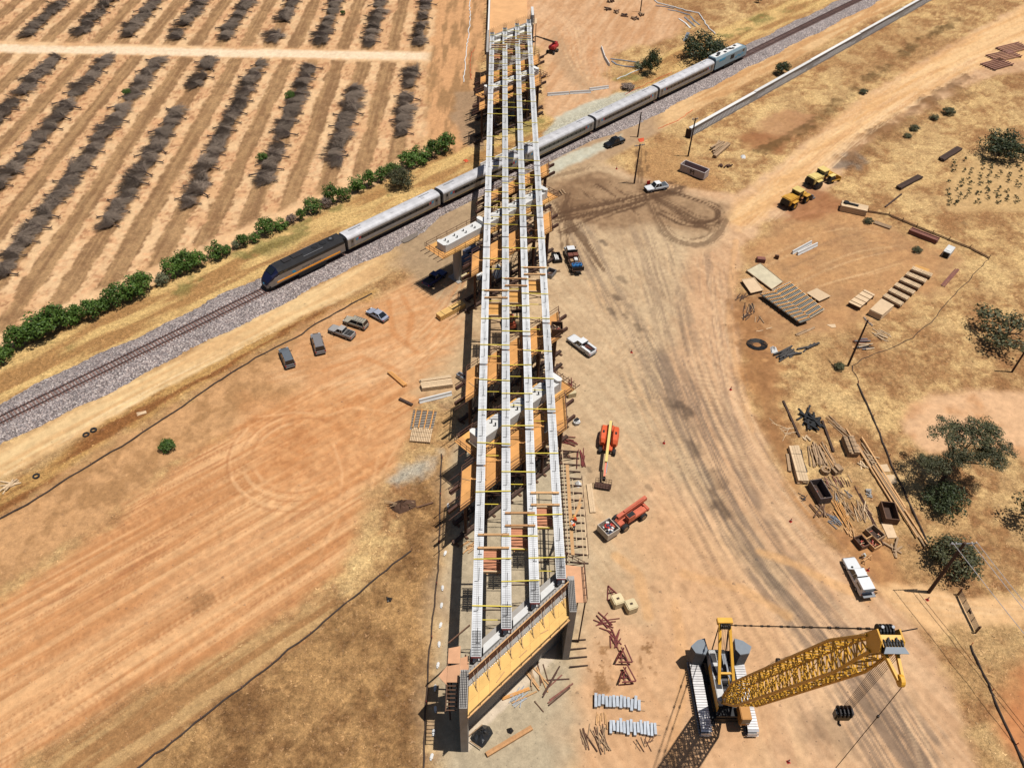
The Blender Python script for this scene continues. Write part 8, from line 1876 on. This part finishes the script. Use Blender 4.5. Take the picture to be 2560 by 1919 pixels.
# ================================================================== PEOPLE
def person(p, rz, label, pose, shirt, vest, hat, pants='denim', z=0.0):
    J = {}
    if pose == 'stand': J = dict(pel=(0, 0, .95), ch=(.06, 0, 1.32), nk=(.09, 0, 1.5), hd=(.13, 0, 1.66), sl=(.05, .2, 1.43), el=(.18, .27, 1.16), wl=(.42, .2, 1.08), sr=(.05, -.2, 1.43), er=(.2, -.27, 1.16), wr=(.44, -.18, 1.1), hl=(0, .1, .9), kl=(.06, .12, .5), al=(0, .13, .09), hr=(0, -.1, .9), kr=(.02, -.12, .5), ar=(-.06, -.13, .09))
    elif pose == 'bend': J = dict(pel=(-.15, 0, .86), ch=(.18, 0, 1.08), nk=(.34, 0, 1.16), hd=(.5, 0, 1.2), sl=(.27, .2, 1.1), el=(.36, .26, .82), wl=(.48, .18, .6), sr=(.27, -.2, 1.1), er=(.36, -.26, .82), wr=(.5, -.16, .62), hl=(-.15, .1, .83), kl=(.04, .14, .46), al=(-.04, .14, .09), hr=(-.15, -.1, .83), kr=(0, -.14, .46), ar=(-.1, -.14, .09))
    else: J = dict(pel=(-.12, 0, .42), ch=(.08, 0, .78), nk=(.2, 0, .92), hd=(.3, 0, 1.06), sl=(.12, .2, .86), el=(.28, .26, .6), wl=(.5, .18, .5), sr=(.12, -.2, .86), er=(.28, -.26, .6), wr=(.5, -.16, .48), hl=(-.12, .1, .4), kl=(.34, .17, .46), al=(.22, .17, .09), hr=(-.12, -.1, .4), kr=(.24, -.15, .1), ar=(-.18, -.15, .09))
    E_ = [('pel', 'ch'), ('ch', 'nk'), ('nk', 'hd'), ('ch', 'sl'), ('sl', 'el'), ('el', 'wl'), ('ch', 'sr'), ('sr', 'er'), ('er', 'wr'), ('pel', 'hl'), ('hl', 'kl'), ('kl', 'al'), ('pel', 'hr'), ('hr', 'kr'), ('kr', 'ar')]
    Rd = dict(pel=.16, ch=.17, nk=.06, hd=.1, sl=.075, el=.05, wl=.034, sr=.075, er=.05, wr=.034, hl=.1, kl=.065, al=.05, hr=.1, kr=.065, ar=.05)
    for s_ in 'lr':
        w_ = Vector(J['w' + s_]); e_ = Vector(J['e' + s_]); d = (w_ - e_).normalized(); sd = d.cross(Vector((0, 0, 1))).normalized(); pm = 'p' + s_; J[pm] = tuple(w_ + d * .07); Rd[pm] = .036; E_.append(('w' + s_, pm))
        for i, (o, L) in enumerate(((-.03, .07), (-.01, .085), (.01, .08), (.03, .06))):
            n1 = 'f%d' % i + s_; n2 = 'g%d' % i + s_; J[n1] = tuple(w_ + d * .11 + sd * o); J[n2] = tuple(w_ + d * (.11 + L * .7) + sd * o + Vector((0, 0, -L * .5))); Rd[n1] = .010; Rd[n2] = .008; E_ += [(pm, n1), (n1, n2)]
        n1 = 'th' + s_; J[n1] = tuple(w_ + d * .07 + sd * (.07 if s_ == 'l' else -.07)); Rd[n1] = .011; E_.append(('w' + s_, n1))
        a_ = Vector(J['a' + s_]); J['t' + s_] = tuple(a_ + Vector((.18, 0, -.04))); Rd['t' + s_] = .045; E_.append(('a' + s_, 't' + s_))
    h = Vector(J['hd']); J['ns'] = tuple(h + Vector((.10, 0, -.01))); Rd['ns'] = .03; E_.append(('hd', 'ns'))
    ks = list(J); me = bpy.data.meshes.new('person'); me.from_pydata([J[k] for k in ks], [(ks.index(a), ks.index(b)) for a, b in E_], [])
    ob = bpy.data.objects.new('person_tmp', me); COL.objects.link(ob)
    md = ob.modifiers.new('skin', 'SKIN'); sm = ob.modifiers.new('sub', 'SUBSURF'); sm.levels = 1; sm.render_levels = 1
    for i, k in enumerate(ks): me.skin_vertices[0].data[i].radius = (Rd[k], Rd[k]); me.skin_vertices[0].data[i].use_root = (k == 'pel')
    bpy.context.view_layer.update()
    m2 = bpy.data.meshes.new_from_object(ob.evaluated_get(bpy.context.evaluated_depsgraph_get())); bpy.data.objects.remove(ob)
    m2.materials.clear()
    for mt in ('skin', shirt, pants, 'black'): m2.materials.append(MATS[mt])
    grp = {'hd': 0, 'ns': 0, 'nk': 0, 'ch': 1, 'sl': 1, 'sr': 1, 'el': 1, 'er': 1, 'pel': 2, 'hl': 2, 'hr': 2, 'kl': 2, 'kr': 2, 'al': 3, 'ar': 3, 'tl': 3, 'tr': 3}
    for f in m2.polygons:
        c = f.center; k = min(ks, key=lambda q: (Vector(J[q]) - c).length - Rd[q]); f.material_index = grp.get(k, 0); f.use_smooth = True
    t = thing('person', label, 'person', (p.x, p.y, z), rz)
    link('body', m2, None, t)
    mb = MB(); rings = []
    for (r_, dz) in ((.155, .02), (.135, .03), (.125, .10), (.085, .155), (.02, .17)): rings.append([(h.x + r_ * math.cos(a * .5236) * 1.1, h.y + r_ * math.sin(a * .5236), h.z + dz) for a in range(12)])
    mb.loft(rings); mb.build('hard_hat', hat, t)
    c = Vector(J['ch']); pl_ = Vector(J['pel']); u = (c - pl_).normalized(); s_ = Vector((0, 1, 0)); f_ = s_.cross(u); mb = MB(); rings = []
    for (k, a, b) in ((.25, .20, .17), (.75, .225, .185), (1.15, .2, .15)):
        o = pl_.lerp(c, k); rings.append([tuple(o + s_ * (a * math.cos(q * .5236)) + f_ * (b * math.sin(q * .5236))) for q in range(12)])
    mb.loft(rings, close=False); mb.build('vest', vest, t)
    return t
person(Q(2, 2, 545, 1190, 10.4), 2.6, 'worker in orange vest crouching on the timber edge scaffold', 'crouch', 'hivis_o', 'hivis_o', 'crane_yellow', z=10.4)
person(Q(2, 2, 530, 1255, 10.4), 2.2, 'worker in pale shirt bending on the timber edge scaffold beside the orange one', 'bend', 'white_rough', 'hivis_o', 'white_rough', z=10.4)
person(Q(3, 2, 825, 1495), 3.6, 'worker in yellow vest and white hat crouching by the sawhorse', 'crouch', 'white_rough', 'hivis_y', 'white_rough', 'lumber_old')
person(Q(3, 3, 915, 165), 2.9, 'person in tan clothes and white hat leaning at the open canopy pickup', 'bend', 'lumber', 'lumber', 'white_rough', 'lumber_old')
person(Vector((4.2, 110.4, 0)), 1.2, 'worker in red standing in the raised lift cage under the girders', 'stand', 'red_plastic', 'red_plastic', 'hivis_y', z=7.88)
